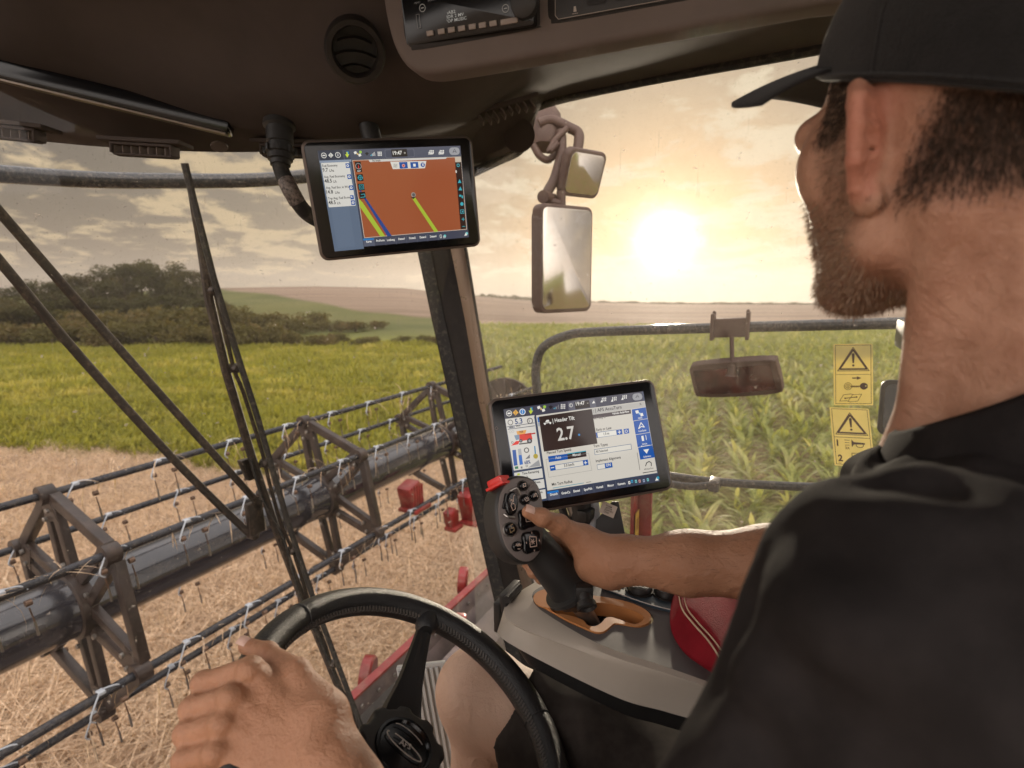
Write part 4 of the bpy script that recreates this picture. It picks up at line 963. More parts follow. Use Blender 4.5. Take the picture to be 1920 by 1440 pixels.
def st2(a, w_, h_):
    a.frame(-w_*.455, -h_*.475, w_*.455, h_*.48, w_*.012, ink); a.rect(-w_*.45, -h_*.018, w_*.45, -h_*.010, ink)
    triangle(a, 0, h_*.225, w_*.80, h_*.38)
    a.text(-w_*.40, -h_*.165, '1', h_*.15, ink, .03); a.text(-w_*.40, -h_*.42, '2', h_*.15, ink, .03); a.text(-w_*.20, -h_*.215, '3X', h_*.06, ink, .015)
    for k in range(3): a.line([(-w_*.20, -h_*(.06+.045*k)), (-w_*.08, -h_*(.065+.04*k))], w_*.012, ink)
    a.poly([(-w_*.03, -h_*.05), (w_*.03, -h_*.09), (w_*.30, -h_*.10), (w_*.30, -h_*.125), (w_*.03, -h_*.13), (-w_*.03, -h_*.175)], ink); a.ring(w_*.17, -h_*.14, w_*.09, w_*.015, ink, ry=h_*.04)
    a.text(-w_*.40, -h_*.46, '84399', h_*.018, ink); a.line([(-w_*.05, -h_*.38), (w_*.3, -h_*.38), (w_*.3, -h_*.28), (-w_*.05, -h_*.28)], w_*.015, ink, True); a.line([(w_*.0, -h_*.33), (w_*.2, -h_*.33)], w_*.02, ink)
sticker([(1564, 645), (1638, 644), (1636, 760), (1562, 760)], .085, 'upper yellow safety sticker on the side window, with warning triangle, key and manual', st1)
sticker([(1562, 764), (1636, 767), (1634, 876), (1558, 872)], .085, 'lower yellow safety sticker on the side window, with horn symbol and numbers 1 and 2', st2)
# dark outside mirror and box seen past the collar
m = MB(); Mq, qw, qh = face_frame([(1664, 722), (1780, 690), (1780, 830), (1655, 830)], 1.32); m.prism(rrect(-qw/2, -qh/2, qw/2, qh/2, .02), Mq, -.04, 0, bev=.008); o = m.build('rear_mirror', M_black, None, Mq.translation); tag(o, 'dark mirror corner on the side window, just behind the shirt collar', 'mirror')
m = MB(); m.prism(rrect(-qw/2+.012, -qh/2+.012, qw/2-.012, qh/2-.012, .015), Mq, 0, .002); m.build('mirror_glass', M_gloss, o)
m = MB(); m.box(P(1710, 628, 1.3), (.14, .07, .05), A_, U_, None, bev=.008); tag(m.build('work_lamp', M_black, None, P(1710, 628, 1.3)), 'small black lamp housing outside the window, next to the neck above the stickers', 'lamp')

# ================================================================== MONITORS
def display(name, outer, width, screen_px, label, cat='monitor', back=.03):
    M4, w_, h_ = quad_frame(outer, width); o = empty(name, M4.translation, label, cat)
    m = MB(); m.prism(rrect(-w_/2, -h_/2, w_/2, h_/2, .015, 8), M4, -back, -.002, bev=.005, seg=3)
    m.prism(rrect(-w_*.42, -h_*.40, w_*.42, h_*.40, .02), M4, -back-.012, -back)
    m.build('housing', mat('monitor_rim', (.13, .10, .085), .4, metal=.35, bump=.1, bscale=1500), o)
    m = MB(); m.prism(rrect(-w_/2+.0045, -h_/2+.0045, w_/2-.0045, h_/2-.0045, .012, 8), M4, -.004, 0, bev=.001); m.build('front_glass', M_gloss, o)
    q = [onplane(M4, *p) for p in screen_px]
    x0, x1 = (q[0].x+q[3].x)/2, (q[1].x+q[2].x)/2; y0, y1 = (q[2].y+q[3].y)/2, (q[0].y+q[1].y)/2
    return o, M4, (x0, y0, x1, y1)
class UI:
    """items are written in the pixel coordinates of a zoomed photograph; H maps them to the screen rectangle"""
    def __init__(s, M4, box, quad_zoom):
        s.b = box; s.a = Art(M4, step=.000012, z=.0003); x0, y0, x1, y1 = box
        s.H = homog(quad_zoom, [(x0, y1), (x1, y1), (x1, y0), (x0, y0)])
        s.unit = (x1-x0)/((quad_zoom[1][0]-quad_zoom[0][0]))
    def r(s, x0, y0, x1, y1, col, rad=0):
        a = s.H(x0, y0); b = s.H(x1, y1); s.a.rect(a[0], a[1], b[0], b[1], col, rad*s.unit)
    def box(s, x0, y0, x1, y1, t, col):
        a = s.H(x0, y0); b = s.H(x1, y1); s.a.frame(a[0], a[1], b[0], b[1], t*s.unit, col)
    def p(s, pts, col): s.a.poly([s.H(*q) for q in pts], col)
    def l(s, pts, t, col, closed=False): s.a.line([s.H(*q) for q in pts], t*s.unit, col, closed)
    def d(s, x, y, r, col): q = s.H(x, y); s.a.disc(q[0], q[1], r*s.unit, col)
    def ring(s, x, y, r, t, col): q = s.H(x, y); s.a.ring(q[0], q[1], r*s.unit, t*s.unit, col)
    def t(s, x, y, txt, size, col, bold=.01, anchor='l', stretch=.88): q = s.H(x, y); s.a.text(q[0], q[1], txt, size*s.unit*1.14, col, bold+.004, anchor, stretch)
def status_icons(u, pts):
    """stop sign, warning, info, arrow, satellite, wifi, bars, grid"""
    (a, b, c, d, e, f, g, h), col = pts; wt = (225, 222, 215)
    u.ring(*a, 22, 5, wt); u.r(a[0]-15, a[1]-5, a[0]+15, a[1]+5, wt)
    u.p([(b[0], b[1]-26), (b[0]+26, b[1]), (b[0], b[1]+26), (b[0]-26, b[1])], col[0]); u.r(b[0]-3, b[1]-13, b[0]+3, b[1]+5, (40, 42, 52)); u.d(b[0], b[1]+13, 3.5, (40, 42, 52))
    u.d(*c, 26, col[1]); u.d(*c, 20, col[2]); u.r(c[0]-4, c[1]-3, c[0]+4, c[1]+13, wt); u.d(c[0], c[1]-10, 4, wt)
    u.r(d[0]-12, d[1]-26, d[0]+12, d[1]+4, (40, 130, 180)); u.p([(d[0]-28, d[1]+2), (d[0]+14, d[1]+2), (d[0]-7, d[1]+34)], (190, 205, 60)); u.r(d[0]-15, d[1]-20, d[0]+1, d[1]+3, (190, 205, 60))
    u.p([(e[0]-38, e[1]-18), (e[0]-14, e[1]-28), (e[0]-4, e[1]-6), (e[0]-28, e[1]+4)], wt); u.p([(e[0]+4, e[1]+4), (e[0]+28, e[1]-4), (e[0]+38, e[1]+18), (e[0]+14, e[1]+28)], wt); u.r(e[0]-9, e[1]-9, e[0]+9, e[1]+9, (200, 170, 110)); u.d(e[0]+30, e[1]-18, 13, (150, 190, 70))
    u.p([(f[0]-20, f[1]-8), (f[0], f[1]-20), (f[0]+20, f[1]-8), (f[0], f[1]+16)], (28, 26, 30))
    for k in range(5): u.r(g[0]-24+k*10, g[1]+18-8*(k+1), g[0]-17+k*10, g[1]+18, (90, 190, 215) if k < 2 else wt)
    for i in range(3):
        for j in range(3): u.r(h[0]-20+i*15, h[1]-20+j*15, h[0]-9+i*15, h[1]-9+j*15, wt)
wt = (228, 225, 218); dk = (30, 30, 34)
up, Mu, bu = display('monitor', [(567, 262), (890, 253), (899, 462), (597, 491)], .305, [(601.6, 281.6), (865.6, 273.8), (876, 444.4), (621.3, 468.4)], 'upper tablet monitor under the roof, showing an orange-brown map with green and blue lines')
u = UI(Mu, bu, [(222, 222), (1630, 180), (1685, 1090), (327, 1218)])
x0, y0, x1, y1 = bu; u.a.rect(x0, y0, x1, y1, (60, 63, 78))
u.p([(222, 222), (1630, 180), (1634, 286), (228, 322)], (74, 77, 92)); u.r(225, 222, 478, 318, (48, 52, 66)); u.r(480, 220, 548, 312, (58, 62, 78))
status_icons(u, (((281, 270), (350, 268), (421, 266), (520, 258), (617, 256), (710, 258), (768, 258), (836, 255)), [(205, 203, 198), (205, 203, 198), (62, 66, 80)]))
u.r(885, 215, 1182, 288, (92, 95, 108), 14); u.r(892, 221, 1176, 283, (68, 71, 86), 12); u.r(950, 214, 1110, 282, (30, 24, 22)); u.t(968, 267, '19:47', 44, wt, .012); u.d(1084, 248, 9, (150, 146, 138))
for cx_ in (1340, 1440):
    for i in range(3):
        for j in range(2): u.r(cx_-12+i*15, 222+j*18, cx_-1+i*15, 236+j*18, wt)
    u.p([(cx_-26, 250), (cx_-4, 250), (cx_-15, 234)], wt); u.r(cx_-26, 256, cx_+24, 262, wt)
u.r(1518, 198, 1624, 268, (148, 148, 152), 32); u.l([(1555, 245), (1572, 212), (1590, 245), (1572, 235), (1555, 245)], 5, (80, 80, 86))
u.r(232, 325, 628, 1212, (90, 104, 124)); u.r(232, 322, 552, 332, (130, 142, 160)); u.r(300, 640, 540, 1190, (94, 108, 128))
for (a, b, c, d, t1, t2, t3) in [(246, 345, 538, 452, 'Fuel Economy', '9.7', 'L/ha'), (258, 455, 548, 562, 'Avg. Fuel Economy', '48.5', 'L/h'), (270, 565, 560, 668, 'Avg. Fuel Eco. in Work', '14.8', 'L/ha'), (284, 672, 570, 772, 'Trip Avg. Fuel Economy', '48.5', 'L/h')]:
    u.r(a, b, c, d, (208, 205, 198), 6); u.t(a+12, b+40, t1, 27, dk, .012, stretch=.82); u.t(a+14, b+88, t2, 42, dk, .014, stretch=.85); u.t(a+14+20*len(t2)+8, b+87, t3, 28, dk, .01, stretch=.8)
    yb = b+5 if t1[0] != 'T' else b+48; u.r(c-48, yb, c-4, yb+44, (28, 78, 150)); u.ring(c-26, yb+22, 9, 6, wt)
u.r(518, 668, 556, 708, (28, 78, 150)); u.t(524, 700, '<', 36, wt)
u.p([(560, 318), (1632, 286), (1670, 1012), (636, 1102)], (196, 178, 160)); u.p([(566, 323), (1626, 292), (1664, 1007), (641, 1096)], (150, 80, 48))
for k in range(26): q = (RNG.uniform(640, 1560), RNG.uniform(360, 1000)); 
u.p([(720, 314), (1496, 292), (1484, 308), (734, 338)], (200, 196, 190)); u.t(760, 333, 'No Swath', 20, dk, .014)
u.p([(935, 335), (1292, 328), (1276, 400), (958, 408)], (212, 208, 200)); u.r(1022, 340, 1108, 400, (24, 74, 146)); u.r(1132, 340, 1214, 396, (24, 74, 146)); u.d(1065, 374, 16, (210, 150, 140)); u.d(1065, 374, 8, (190, 40, 40)); u.r(1160, 356, 1186, 382, wt); u.d(1255, 366, 22, (24, 74, 146)); u.t(1245, 378, 'X', 30, wt, .03)
for i in range(4): u.l([(968+i*10, 392), (972+i*10, 356)], 3, dk)
u.p([(600, 560), (625, 640), (640, 640), (915, 1080), (870, 1082), (655, 702)], (36, 66, 130)); u.p([(604, 700), (640, 740), (848, 1082), (800, 1085), (608, 780)], (160, 180, 55))
u.p([(1130, 690), (1165, 688), (1382, 1032), (1345, 1040)], (160, 180, 55)); u.d(1150, 664, 24, (150, 140, 132)); u.d(1152, 664, 16, (92, 88, 88)); u.p([(1120, 690), (1172, 682), (1150, 706)], (28, 24, 22))
for (a, b) in [(620, 385), (630, 492), (636, 585), (644, 668)]:
    u.r(a-36, b-(50 if b == 385 else 32), a+32, b+(50 if b == 385 else 32), (20, 20, 22))
u.ring(618, 378, 26, 5, (150, 150, 150)); u.p([(612, 400), (618, 352), (626, 400)], (190, 40, 40)); u.t(606, 434, '012°', 18, wt, .02)
cyn = (60, 165, 178)
u.ring(630, 492, 20, 5, cyn); u.l([(604, 492), (656, 492)], 4, cyn); u.l([(630, 466), (630, 518)], 4, cyn); u.box(612, 562, 662, 606, 4, cyn); u.ring(637, 584, 10, 3, cyn); u.l([(622, 690), (668, 684), (664, 655), (630, 660)], 5, cyn)
u.r(1572, 290, 1634, 342, (190, 176, 158)); u.p([(1572, 342), (1632, 340), (1662, 1006), (1606, 1010)], (44, 26, 22))
u.ring(1602, 372, 13, 6, cyn); u.t(1575, 445, 'II', 28, wt, .04)
for k, (a, b) in enumerate([(1611, 530), (1616, 603), (1621, 680), (1626, 755), (1629, 833), (1634, 908)]):
    if k in (0, 1): u.p([(a-18, b+16), (a, b-22), (a+18, b+16)], cyn)
    elif k == 2: u.r(a-20, b-16, a+2, b+2, cyn); u.r(a+4, b-8, a+20, b+16, cyn)
    elif k == 3: u.d(a, b, 18, cyn)
    elif k == 4: u.box(a-22, b-20, a+18, b+18, 5, cyn); u.d(a, b, 8, cyn)
    else: u.l([(a-14, b), (a+14, b)], 6, cyn); u.l([(a, b-15), (a, b+15)], 6, cyn)
u.l([(1624, 982), (1650, 980)], 6, cyn)
u.p([(622, 1108), (1682, 1016), (1687, 1090), (630, 1190)], (64, 67, 82)); u.p([(624, 1108), (733, 1104), (735, 1122), (626, 1126)], (30, 122, 190)); u.p([(626, 1126), (735, 1116), (738, 1180), (630, 1190)], (84, 88, 104))
for (a, b, s_) in [(655, 1150, 'Karte'), (757, 1140, 'ProForm'), (865, 1132, 'Lenkung'), (980, 1121, 'Daten1'), (1088, 1112, 'Daten2'), (1195, 1103, 'Daten3'), (1298, 1095, 'Daten4')]: u.t(a, b, s_, 26, wt, .02, stretch=.8)
for a, b in ((735, 1145), (848, 1136), (955, 1127), (1060, 1118), (1168, 1108), (1272, 1098), (1380, 1088)): u.l([(a, b-40), (a+3, b+40)], 2, (100, 104, 118))
u.box(1394, 1066, 1414, 1098, 4, wt); u.d(1446, 1078, 14, (90, 190, 190)); u.box(1428, 1078, 1450, 1098, 4, wt); u.d(1664, 1052, 14, (120, 200, 200)); u.p([(1640, 1076), (1668, 1072), (1655, 1045)], wt)
u.a.build('screen', M_screen, up)
# mount arm behind it
m = MB(); c = Mu @ Vector((-.02, .05, -.045)); m.box(c, (.09, .09, .03), Mu.col[0][:3], Mu.col[1][:3], None, bev=.006); m.tube([c, c+U_*.12+F_*.03], .018, 10); m.build('mount', M_black, up)

lo, Mlo, bl_ = display('monitor', [(908, 749), (1222, 710), (1271, 917), (952, 972)], .295, [(941, 768), (1200.6, 734.4), (1241.7, 901.7), (973, 947)], 'lower tablet monitor beside the joystick, showing turn settings and the number 2.7')
u = UI(Mlo, bl_, [(197, 327), (1443, 165), (1640, 968), (355, 1178)])
x0, y0, x1, y1 = bl_; u.a.rect(x0, y0, x1, y1, (56, 66, 88))
u.r(200, 327, 1452, 262, (62, 62, 76)); u.r(200, 327, 402, 400, (46, 48, 60))
status_icons(u, (((248, 362), (306, 355), (367, 348), (448, 335), (532, 322), (617, 310), (668, 306), (726, 300)), [(215, 160, 60), (225, 225, 225), (30, 120, 190)]))
u.r(765, 262, 1030, 318, (92, 92, 104), 12); u.r(826, 262, 972, 308, (34, 26, 24)); u.t(844, 293, '19:47', 38, wt, .012); u.ring(797, 290, 14, 4, wt); u.t(792, 298, '?', 20, wt, .02); u.p([(985, 274), (1014, 270), (1000, 248)], wt); u.r(940, 268, 954, 274, (150, 146, 138))
for cx_, cy_ in ((1085, 246), (1178, 240), (1270, 224)):
    for i in range(3):
        for j in range(2): u.r(cx_-14+i*15, cy_-22+j*18-i*2, cx_-3+i*15, cy_-8+j*18-i*2, wt)
    u.p([(cx_-24, cy_+18), (cx_-2, cy_+16), (cx_-13, cy_-4)], wt)
u.r(1340, 190, 1442, 238, (148, 148, 152), 28); u.l([(1376, 222), (1390, 196), (1406, 218), (1391, 212), (1376, 222)], 4, (80, 80, 86))
u.r(214, 412, 476, 388, (200, 197, 190))
u.p([(214, 412), (470, 382), (556, 830), (310, 868)], (206, 202, 194)); u.p([(232, 478), (478, 442), (479, 448), (233, 484)], (90, 92, 100)); u.p([(240, 500), (480, 468), (482, 474), (242, 506)], (90, 92, 100))
u.t(306, 458, '5.3', 56, (26, 60, 110), .02); u.ring(262, 442, 20, 5, (60, 60, 60)); u.ring(436, 428, 22, 6, (50, 48, 48)); u.t(429, 440, '1', 30, dk, .02); u.r(248, 472, 306, 496, (150, 150, 152)); u.t(257, 493, '4.8', 22, dk, .01); u.t(316, 482, 'km/h', 18, dk)
# small harvester picture
u.p([(318, 520), (408, 506), (400, 540), (330, 552)], (215, 150, 70)); u.p([(340, 550), (450, 532), (466, 590), (350, 608)], (205, 40, 24)); u.p([(300, 556), (345, 548), (350, 590), (318, 598)], (120, 140, 160)); u.p([(395, 545), (488, 530), (490, 542), (400, 556)], (170, 34, 22)); u.p([(276, 648), (318, 606), (352, 604), (340, 634)], (210, 36, 22))
u.d(440, 604, 22, (46, 46, 52)); u.d(440, 604, 10, (150, 152, 156)); u.d(362, 604, 14, (46, 46, 52)); u.d(362, 604, 6, (150, 150, 150)); u.l([(350, 632), (430, 622)], 10, (60, 56, 54)); u.ring(264, 524, 9, 3, (170, 170, 168)); u.ring(288, 520, 9, 3, (170, 170, 168)); u.t(346, 534, '76%', 20, dk, .015)
u.ring(286, 618, 8, 3, dk)
u.p([(288, 686), (320, 682), (342, 820), (308, 826)], (24, 78, 150)); u.p([(338, 676), (366, 672), (390, 812), (360, 818)], (160, 162, 166)); u.p([(346, 732), (374, 728), (390, 812), (360, 818)], (24, 96, 176))
u.ring(416, 686, 18, 7, (50, 50, 50)); u.p([(408, 766), (450, 758), (446, 722)], (110, 110, 112)); u.l([(488, 652), (498, 730)], 10, (40, 120, 160)); u.d(500, 740, 20, (170, 150, 50)); u.t(404, 812, '68%', 36, (24, 60, 112), .02, stretch=.75)
u.p([(435, 842), (546, 826), (530, 772)], (150, 150, 150)); u.r(316, 832, 350, 850, (40, 110, 80)); u.r(368, 832, 388, 848, (120, 120, 120)); u.ring(424, 826, 8, 3, dk)
u.p([(312, 888), (562, 848), (576, 930), (470, 946), (326, 962)], (206, 202, 194)); u.t(386, 905, 'Time Remaining', 24, dk, .015, stretch=.8); u.t(430, 935, 'h', 26, dk); u.r(340, 894, 366, 908, (180, 190, 70))
u.p([(480, 960), (582, 942), (596, 1020), (492, 1040)], (206, 202, 194)); u.t(504, 984, 'Press.', 24, dk, .015, stretch=.8); u.p([(500, 1050), (600, 1034), (612, 1116), (512, 1136)], (206, 202, 194)); u.t(548, 1072, 'ess.', 24, dk, .015, stretch=.8)
u.p([(488, 380), (1458, 250), (1612, 890), (620, 1046)], (204, 198, 187)); u.p([(985, 320), (1455, 256), (1466, 302), (992, 372)], (178, 174, 168)); u.p([(992, 374), (1336, 326), (1342, 362), (1002, 408)], (74, 64, 66))
u.t(1000, 352, ': | AFS AccuTurn', 36, dk, .01, stretch=.92); u.t(1172, 372, 'Vehicle: Axial-Flow', 22, wt, .015, stretch=.8); u.t(1010, 416, 'AT Skip 0', 26, (110, 104, 98), .01); u.t(1414, 290, 'X', 28, dk, 0)
u.p([(512, 392), (984, 322), (1052, 628), (572, 700)], (48, 35, 31)); u.t(660, 440, 'Header Tilt', 40, wt, .012, stretch=.82); u.l([(636, 410), (646, 455)], 4, wt); u.t(694, 602, '2.7', 130, (205, 200, 192), .016, stretch=.85); u.d(882, 550, 9, (50, 130, 190))
u.l([(560, 450), (625, 440)], 6, wt); u.p([(572, 440), (610, 434), (602, 418), (582, 421)], wt); u.d(570, 456, 7, wt); u.d(618, 449, 7, wt)
u.p([(500, 398), (512, 396), (520, 440), (508, 442)], (24, 100, 180)); u.p([(508, 445), (520, 443), (526, 475), (514, 477)], (140, 150, 165))
bl2 = (24, 82, 160)
for (a, b, c, d, e, f, g, h, s_) in [(1345, 326, 1470, 306, 1492, 404, 1362, 426, 'GNSS'), (1366, 430, 1494, 408, 1520, 526, 1392, 548, 'AccuGuide'), (1394, 552, 1522, 530, 1548, 638, 1418, 660, 'Vehicle'), (1422, 664, 1550, 642, 1580, 750, 1448, 772, 'Calibration')]:
    u.p([(a, b), (c, d), (e, f), (g, h)], bl2); cx_, cy_ = (a+c+e+g)/4, (b+d+f+h)/4
    u.t(cx_+10, cy_+42, s_, 18, wt, .01, 'c', .8)
    if s_ == 'GNSS': u.p([(cx_-40, cy_-28), (cx_-14, cy_-34), (cx_-4, cy_-8), (cx_-30, cy_-2)], wt); u.p([(cx_+4, cy_-4), (cx_+28, cy_-10), (cx_+38, cy_+16), (cx_+14, cy_+22)], wt); u.r(cx_-9, cy_-12, cx_+9, cy_+4, (150, 190, 220))
    elif s_ == 'AccuGuide': u.l([(cx_-26, cy_+18), (cx_-8, cy_-36), (cx_+26, cy_+4), (cx_-2, cy_-2)], 7, wt, True)
    elif s_ == 'Vehicle': u.r(cx_-26, cy_-34, cx_+4, cy_+8, wt); u.box(cx_+12, cy_-44, cx_+26, cy_+2, 4, wt); u.t(cx_+18, cy_+58, 'Measurements', 15, wt, .01, 'c', .8)
    else: u.p([(cx_-30, cy_-24), (cx_+22, cy_-32), (cx_+4, cy_+12)], wt)
u.l([(1500, 828), (1508, 800), (1530, 788), (1550, 800), (1552, 828)], 7, dk); u.t(1490, 866, 'AFS AccuTurn', 16, dk, .01, stretch=.8); u.p([(1476, 888), (1606, 868), (1607, 874), (1478, 894)], dk)
u.p([(1414, 710), (1418, 709), (1452, 864), (1448, 866)], (90, 88, 86))
u.t(1036, 518, 'Early or Late', 27, dk, .01, stretch=.85); u.t(1166, 499, '?', 20, dk, .02); u.p([(1040, 528), (1216, 504), (1226, 552), (1050, 578)], (70, 100, 140)); u.p([(1044, 532), (1212, 509), (1221, 550), (1053, 574)], (222, 218, 208)); u.t(1104, 554, '1.0 m', 27, dk, .012, stretch=.8)
u.p([(1216, 507), (1264, 500), (1274, 545), (1226, 552)], bl2); u.l([(1232, 528), (1256, 524)], 6, wt); u.l([(1241, 512), (1247, 540)], 6, wt); u.p([(1280, 500), (1326, 493), (1334, 536), (1290, 543)], bl2); u.ring(1306, 518, 11, 4, wt); u.p([(1030, 532), (1040, 530), (1052, 576), (1042, 578)], bl2)
u.t(1018, 663, 'Turn Types', 28, dk, .01, stretch=.85); u.t(1138, 648, '?', 20, dk, .02); u.p([(1022, 680), (1356, 630), (1366, 680), (1032, 730)], (80, 104, 132)); u.p([(1026, 684), (1352, 635), (1361, 677), (1036, 726)], (212, 207, 196)); u.t(1040, 711, 'All Selected', 25, dk, .012, stretch=.8)
u.t(600, 723, 'Planned Turn Speed', 27, dk, .012, stretch=.83); u.t(814, 695, '?', 20, dk, .02); u.p([(610, 742), (782, 718), (790, 768), (620, 794)], bl2); u.t(678, 766, 'Auto', 27, wt, .012, stretch=.8); u.p([(782, 718), (950, 692), (958, 742), (790, 768)], (52, 38, 36)); u.p([(782, 716), (950, 690), (951, 698), (784, 724)], (30, 150, 170)); u.t(834, 742, 'Manual', 27, wt, .012, stretch=.8)
u.l([(592, 770), (975, 714), (1012, 866), (626, 928)], 2.5, (150, 146, 140), True)
u.p([(628, 824), (970, 770), (980, 818), (638, 872)], (70, 100, 140)); u.p([(632, 828), (966, 775), (975, 815), (641, 868)], (214, 209, 199)); u.p([(628, 824), (676, 816), (686, 862), (638, 870)], bl2); u.l([(642, 844), (668, 840)], 6, wt); u.p([(924, 777), (970, 770), (979, 816), (934, 823)], bl2); u.l([(938, 800), (964, 796)], 6, wt); u.l([(948, 784), (954, 812)], 6, wt); u.t(760, 836, '3.0 km/h', 28, dk, .012, stretch=.8)
u.t(1046, 794, 'Implement Alignment', 27, dk, .01, stretch=.83); u.t(1264, 763, '?', 20, dk, .02); u.p([(1054, 816), (1190, 794), (1200, 840), (1064, 862)], (80, 104, 132)); u.p([(1058, 820), (1124, 809), (1132, 848), (1066, 858)], (216, 211, 202)); u.p([(1124, 806), (1190, 795), (1199, 838), (1134, 850)], bl2); u.t(1140, 834, 'ON', 30, wt, .012, stretch=.8)
u.t(658, 1004, 'Min Turn Radius', 28, dk, .012, stretch=.83); u.t(834, 978, '?', 20, dk, .02); u.p([(664, 1022), (945, 976), (946, 981), (666, 1027)], (60, 140, 160)); u.p([(965, 973), (1010, 966), (1011, 970), (966, 977)], (60, 60, 60))
u.p([(616, 1056), (1620, 898), (1640, 968), (630, 1136)], (58, 62, 78)); u.p([(616, 1058), (716, 1042), (720, 1060), (620, 1076)], (30, 112, 190)); u.p([(620, 1076), (720, 1060), (734, 1118), (632, 1134)], (78, 84, 104))
for (a, b, s_) in [(646, 1094, 'Drusch'), (748, 1082, 'GrainCa'), (856, 1064, 'Einstel'), (950, 1050, 'SpurFüh'), (1060, 1032, 'Vorteil'), (1164, 1016, 'Motor'), (1256, 1002, 'Kamera')]: u.t(a, b, s_, 24, wt, .02, stretch=.8)
for a, b in ((722, 1078), (830, 1064), (932, 1046), (1034, 1030), (1136, 1013), (1236, 996), (1338, 980)): u.l([(a-4, b-32), (a+8, b+32)], 2, (100, 104, 118))
for (a, b, c) in [(1358, 978, wt), (1382, 966, (60, 150, 190)), (1418, 966, (120, 190, 190)), (1452, 964, (205, 150, 140)), (1490, 960, (150, 165, 190)), (1526, 952, (120, 190, 190))]: u.r(a-12, b-12, a+12, b+12, c, 4); u.r(a-5, b-4, a+5, b+5, (58, 62, 78))
u.p([(1594, 962), (1626, 957), (1606, 926)], wt); u.d(1618, 934, 12, (40, 150, 180))
u.a.build('screen', M_screen, lo)

q = onplane(Mlo, 930.5, 803); 
a2 = Art(Mlo, step=.0001, z=.0012); a2.ring(q.x, q.y, .0022, .0006, (120, 105, 95)); a2.build('light_sensor', M_print, lo)
m = MB(); c = Mlo @ Vector((.01, -.03, -.06)); m.box(c, (.10, .08, .04), Mlo.col[0][:3], Mlo.col[1][:3], None, bev=.008); m.tube([c, c-U_*.12, P(1120, 1050, .97)], [.02, .02, .03], 12); m.build('mount', M_black, lo)

# wiring conduit beside the upper monitor
hs = empty('conduit', P(524, 240, 1.0), 'thick black cable conduit hanging from the roof left of the upper monitor', 'conduit')
m = MB(); c = P(524, 238, 1.0); ax = (P(526, 312, 1.0)-c).normalized()
m.lathe([(-.01, .028), (0, .029), (.004, .024), (.030, .024), (.032, .021), (.040, .021), (.042, .026), (.050, .026), (.052, .0225), (.062, .0225), (.064, .0185), (.072, .018)], c, ax, 28); m.build('connector', M_black, hs)
for k in range(8):
    a = 2*math.pi*k/8; ref = ax.cross(A_).normalized(); v_ = ref*math.cos(a)+ax.cross(ref)*math.sin(a); m = MB(); m.box(c+ax*.046+v_*.027, (.012, .006, .006), ax, v_, None, bev=.001); m.build('clip', M_black, hs)
m = MB(); m.tube(catmull([P(524, 298, 1.0), P(528, 320, 1.0), P(541, 348, 1.0), P(556, 376, 1.01), P(578, 402, 1.04), P(620, 425, 1.07)], 6), .0145, 16); cb = m.build('cable', M_rubber, hs)
m = MB(); m.tube(catmull([P(536, 338, .999), P(545, 357, .999), P(558, 380, 1.012)], 6), .0155, 16, cap=False); m.build('cable_label', mat('cable_label', (.16, .13, .115), .5, var=.7, vscale=160), cb)

# cables and bracket under the lower monitor
cbx = empty('cable_bundle', P(1100, 960, .93), 'tangle of dark cables with a pale tag below the lower monitor', 'cables')
for pts, rad, mt_ in [([(1050, 940), (1062, 975), (1085, 1010)], .007, M_black), ([(1068, 940), (1080, 970), (1098, 1005)], .009, M_steel), ([(1092, 935), (1090, 965), (1086, 1000)], .012, M_black), ([(1085, 935), (1075, 960), (1078, 1000)], .004, M_steel), ([(1112, 935), (1116, 970), (1104, 1010)], .009, M_clip)]:
    m = MB(); m.tube(catmull([P(x, y, .95) for x, y in pts], 5), rad, 10); m.build('cable', mt_, cbx)
for a in (.0, .02):
    m = MB(); m.box(P(1096+a*300, 963, .94), (.03, .02, .02), A_, U_, None, bev=.004); m.build('plug', M_black, cbx)
Mt_, a_, b_ = face_frame([(1130, 945), (1158, 941), (1152, 970), (1122, 966)], .92); m = MB(); m.prism([(-a_/2, -b_/2), (a_/2, -b_/2), (a_/2, b_/2), (-a_/2, b_/2)], Mt_, -.002, 0); tg = m.build('paper_tag', mat('paper', (.55, .47, .40), .8), cbx)
ar = Art(Mt_); 
for k, s_ in enumerate(['FARM', 'AFTER', 'EXPORT', 'UND']): ar.text(-a_*.22, b_*(.2-.18*k), s_, .0042, (60, 50, 45), .01)
ar.build('tag_print', M_print, tg)
m = MB(); m.prism([(v.x, v.y) for v in [onplane(Mt_, *q) for q in [(1118, 975), (1148, 940), (1160, 940), (1176, 1020), (1112, 1020)]]], Mt_, -.02, -.008, bev=.002); m.build('bracket', M_black, cbx)
# ================================================================== CONSOLE, JOYSTICK, STEERING WHEEL
ZC = -.44
def zc(px, py, dz=0.0): return onZ(px, py, ZC+dz)
con = empty('armrest_console', zc(1120, 1180), 'beige and grey armrest console with an orange gate, under the joystick', 'console')
Apx = [(1040, 1090), (1004, 1106), (999, 1124), (1020, 1148), (1122, 1207), (1233, 1245), (1330, 1279), (1480, 1335)]
Bpx = [(1020, 1082), (972, 1111), (946, 1137), (969, 1173), (1143, 1240), (1247, 1272), (1355, 1306), (1500, 1352)]
Cpx = [(1015, 1095), (962, 1135), (936, 1174), (953, 1205), (1143, 1302), (1247, 1334), (1345, 1362), (1500, 1412)]
Bs = [ray(*b) for b in Bpx]
rA = catmull([zc(x, y) for x, y in Apx], 6); rM = catmull([zc((a[0]*.45+b[0]*.55), (a[1]*.45+b[1]*.55), -.0015) for a, b in zip(Apx, Bpx)], 6)
rB = catmull([zc(x, y, -.008) for x, y in Bpx], 6)
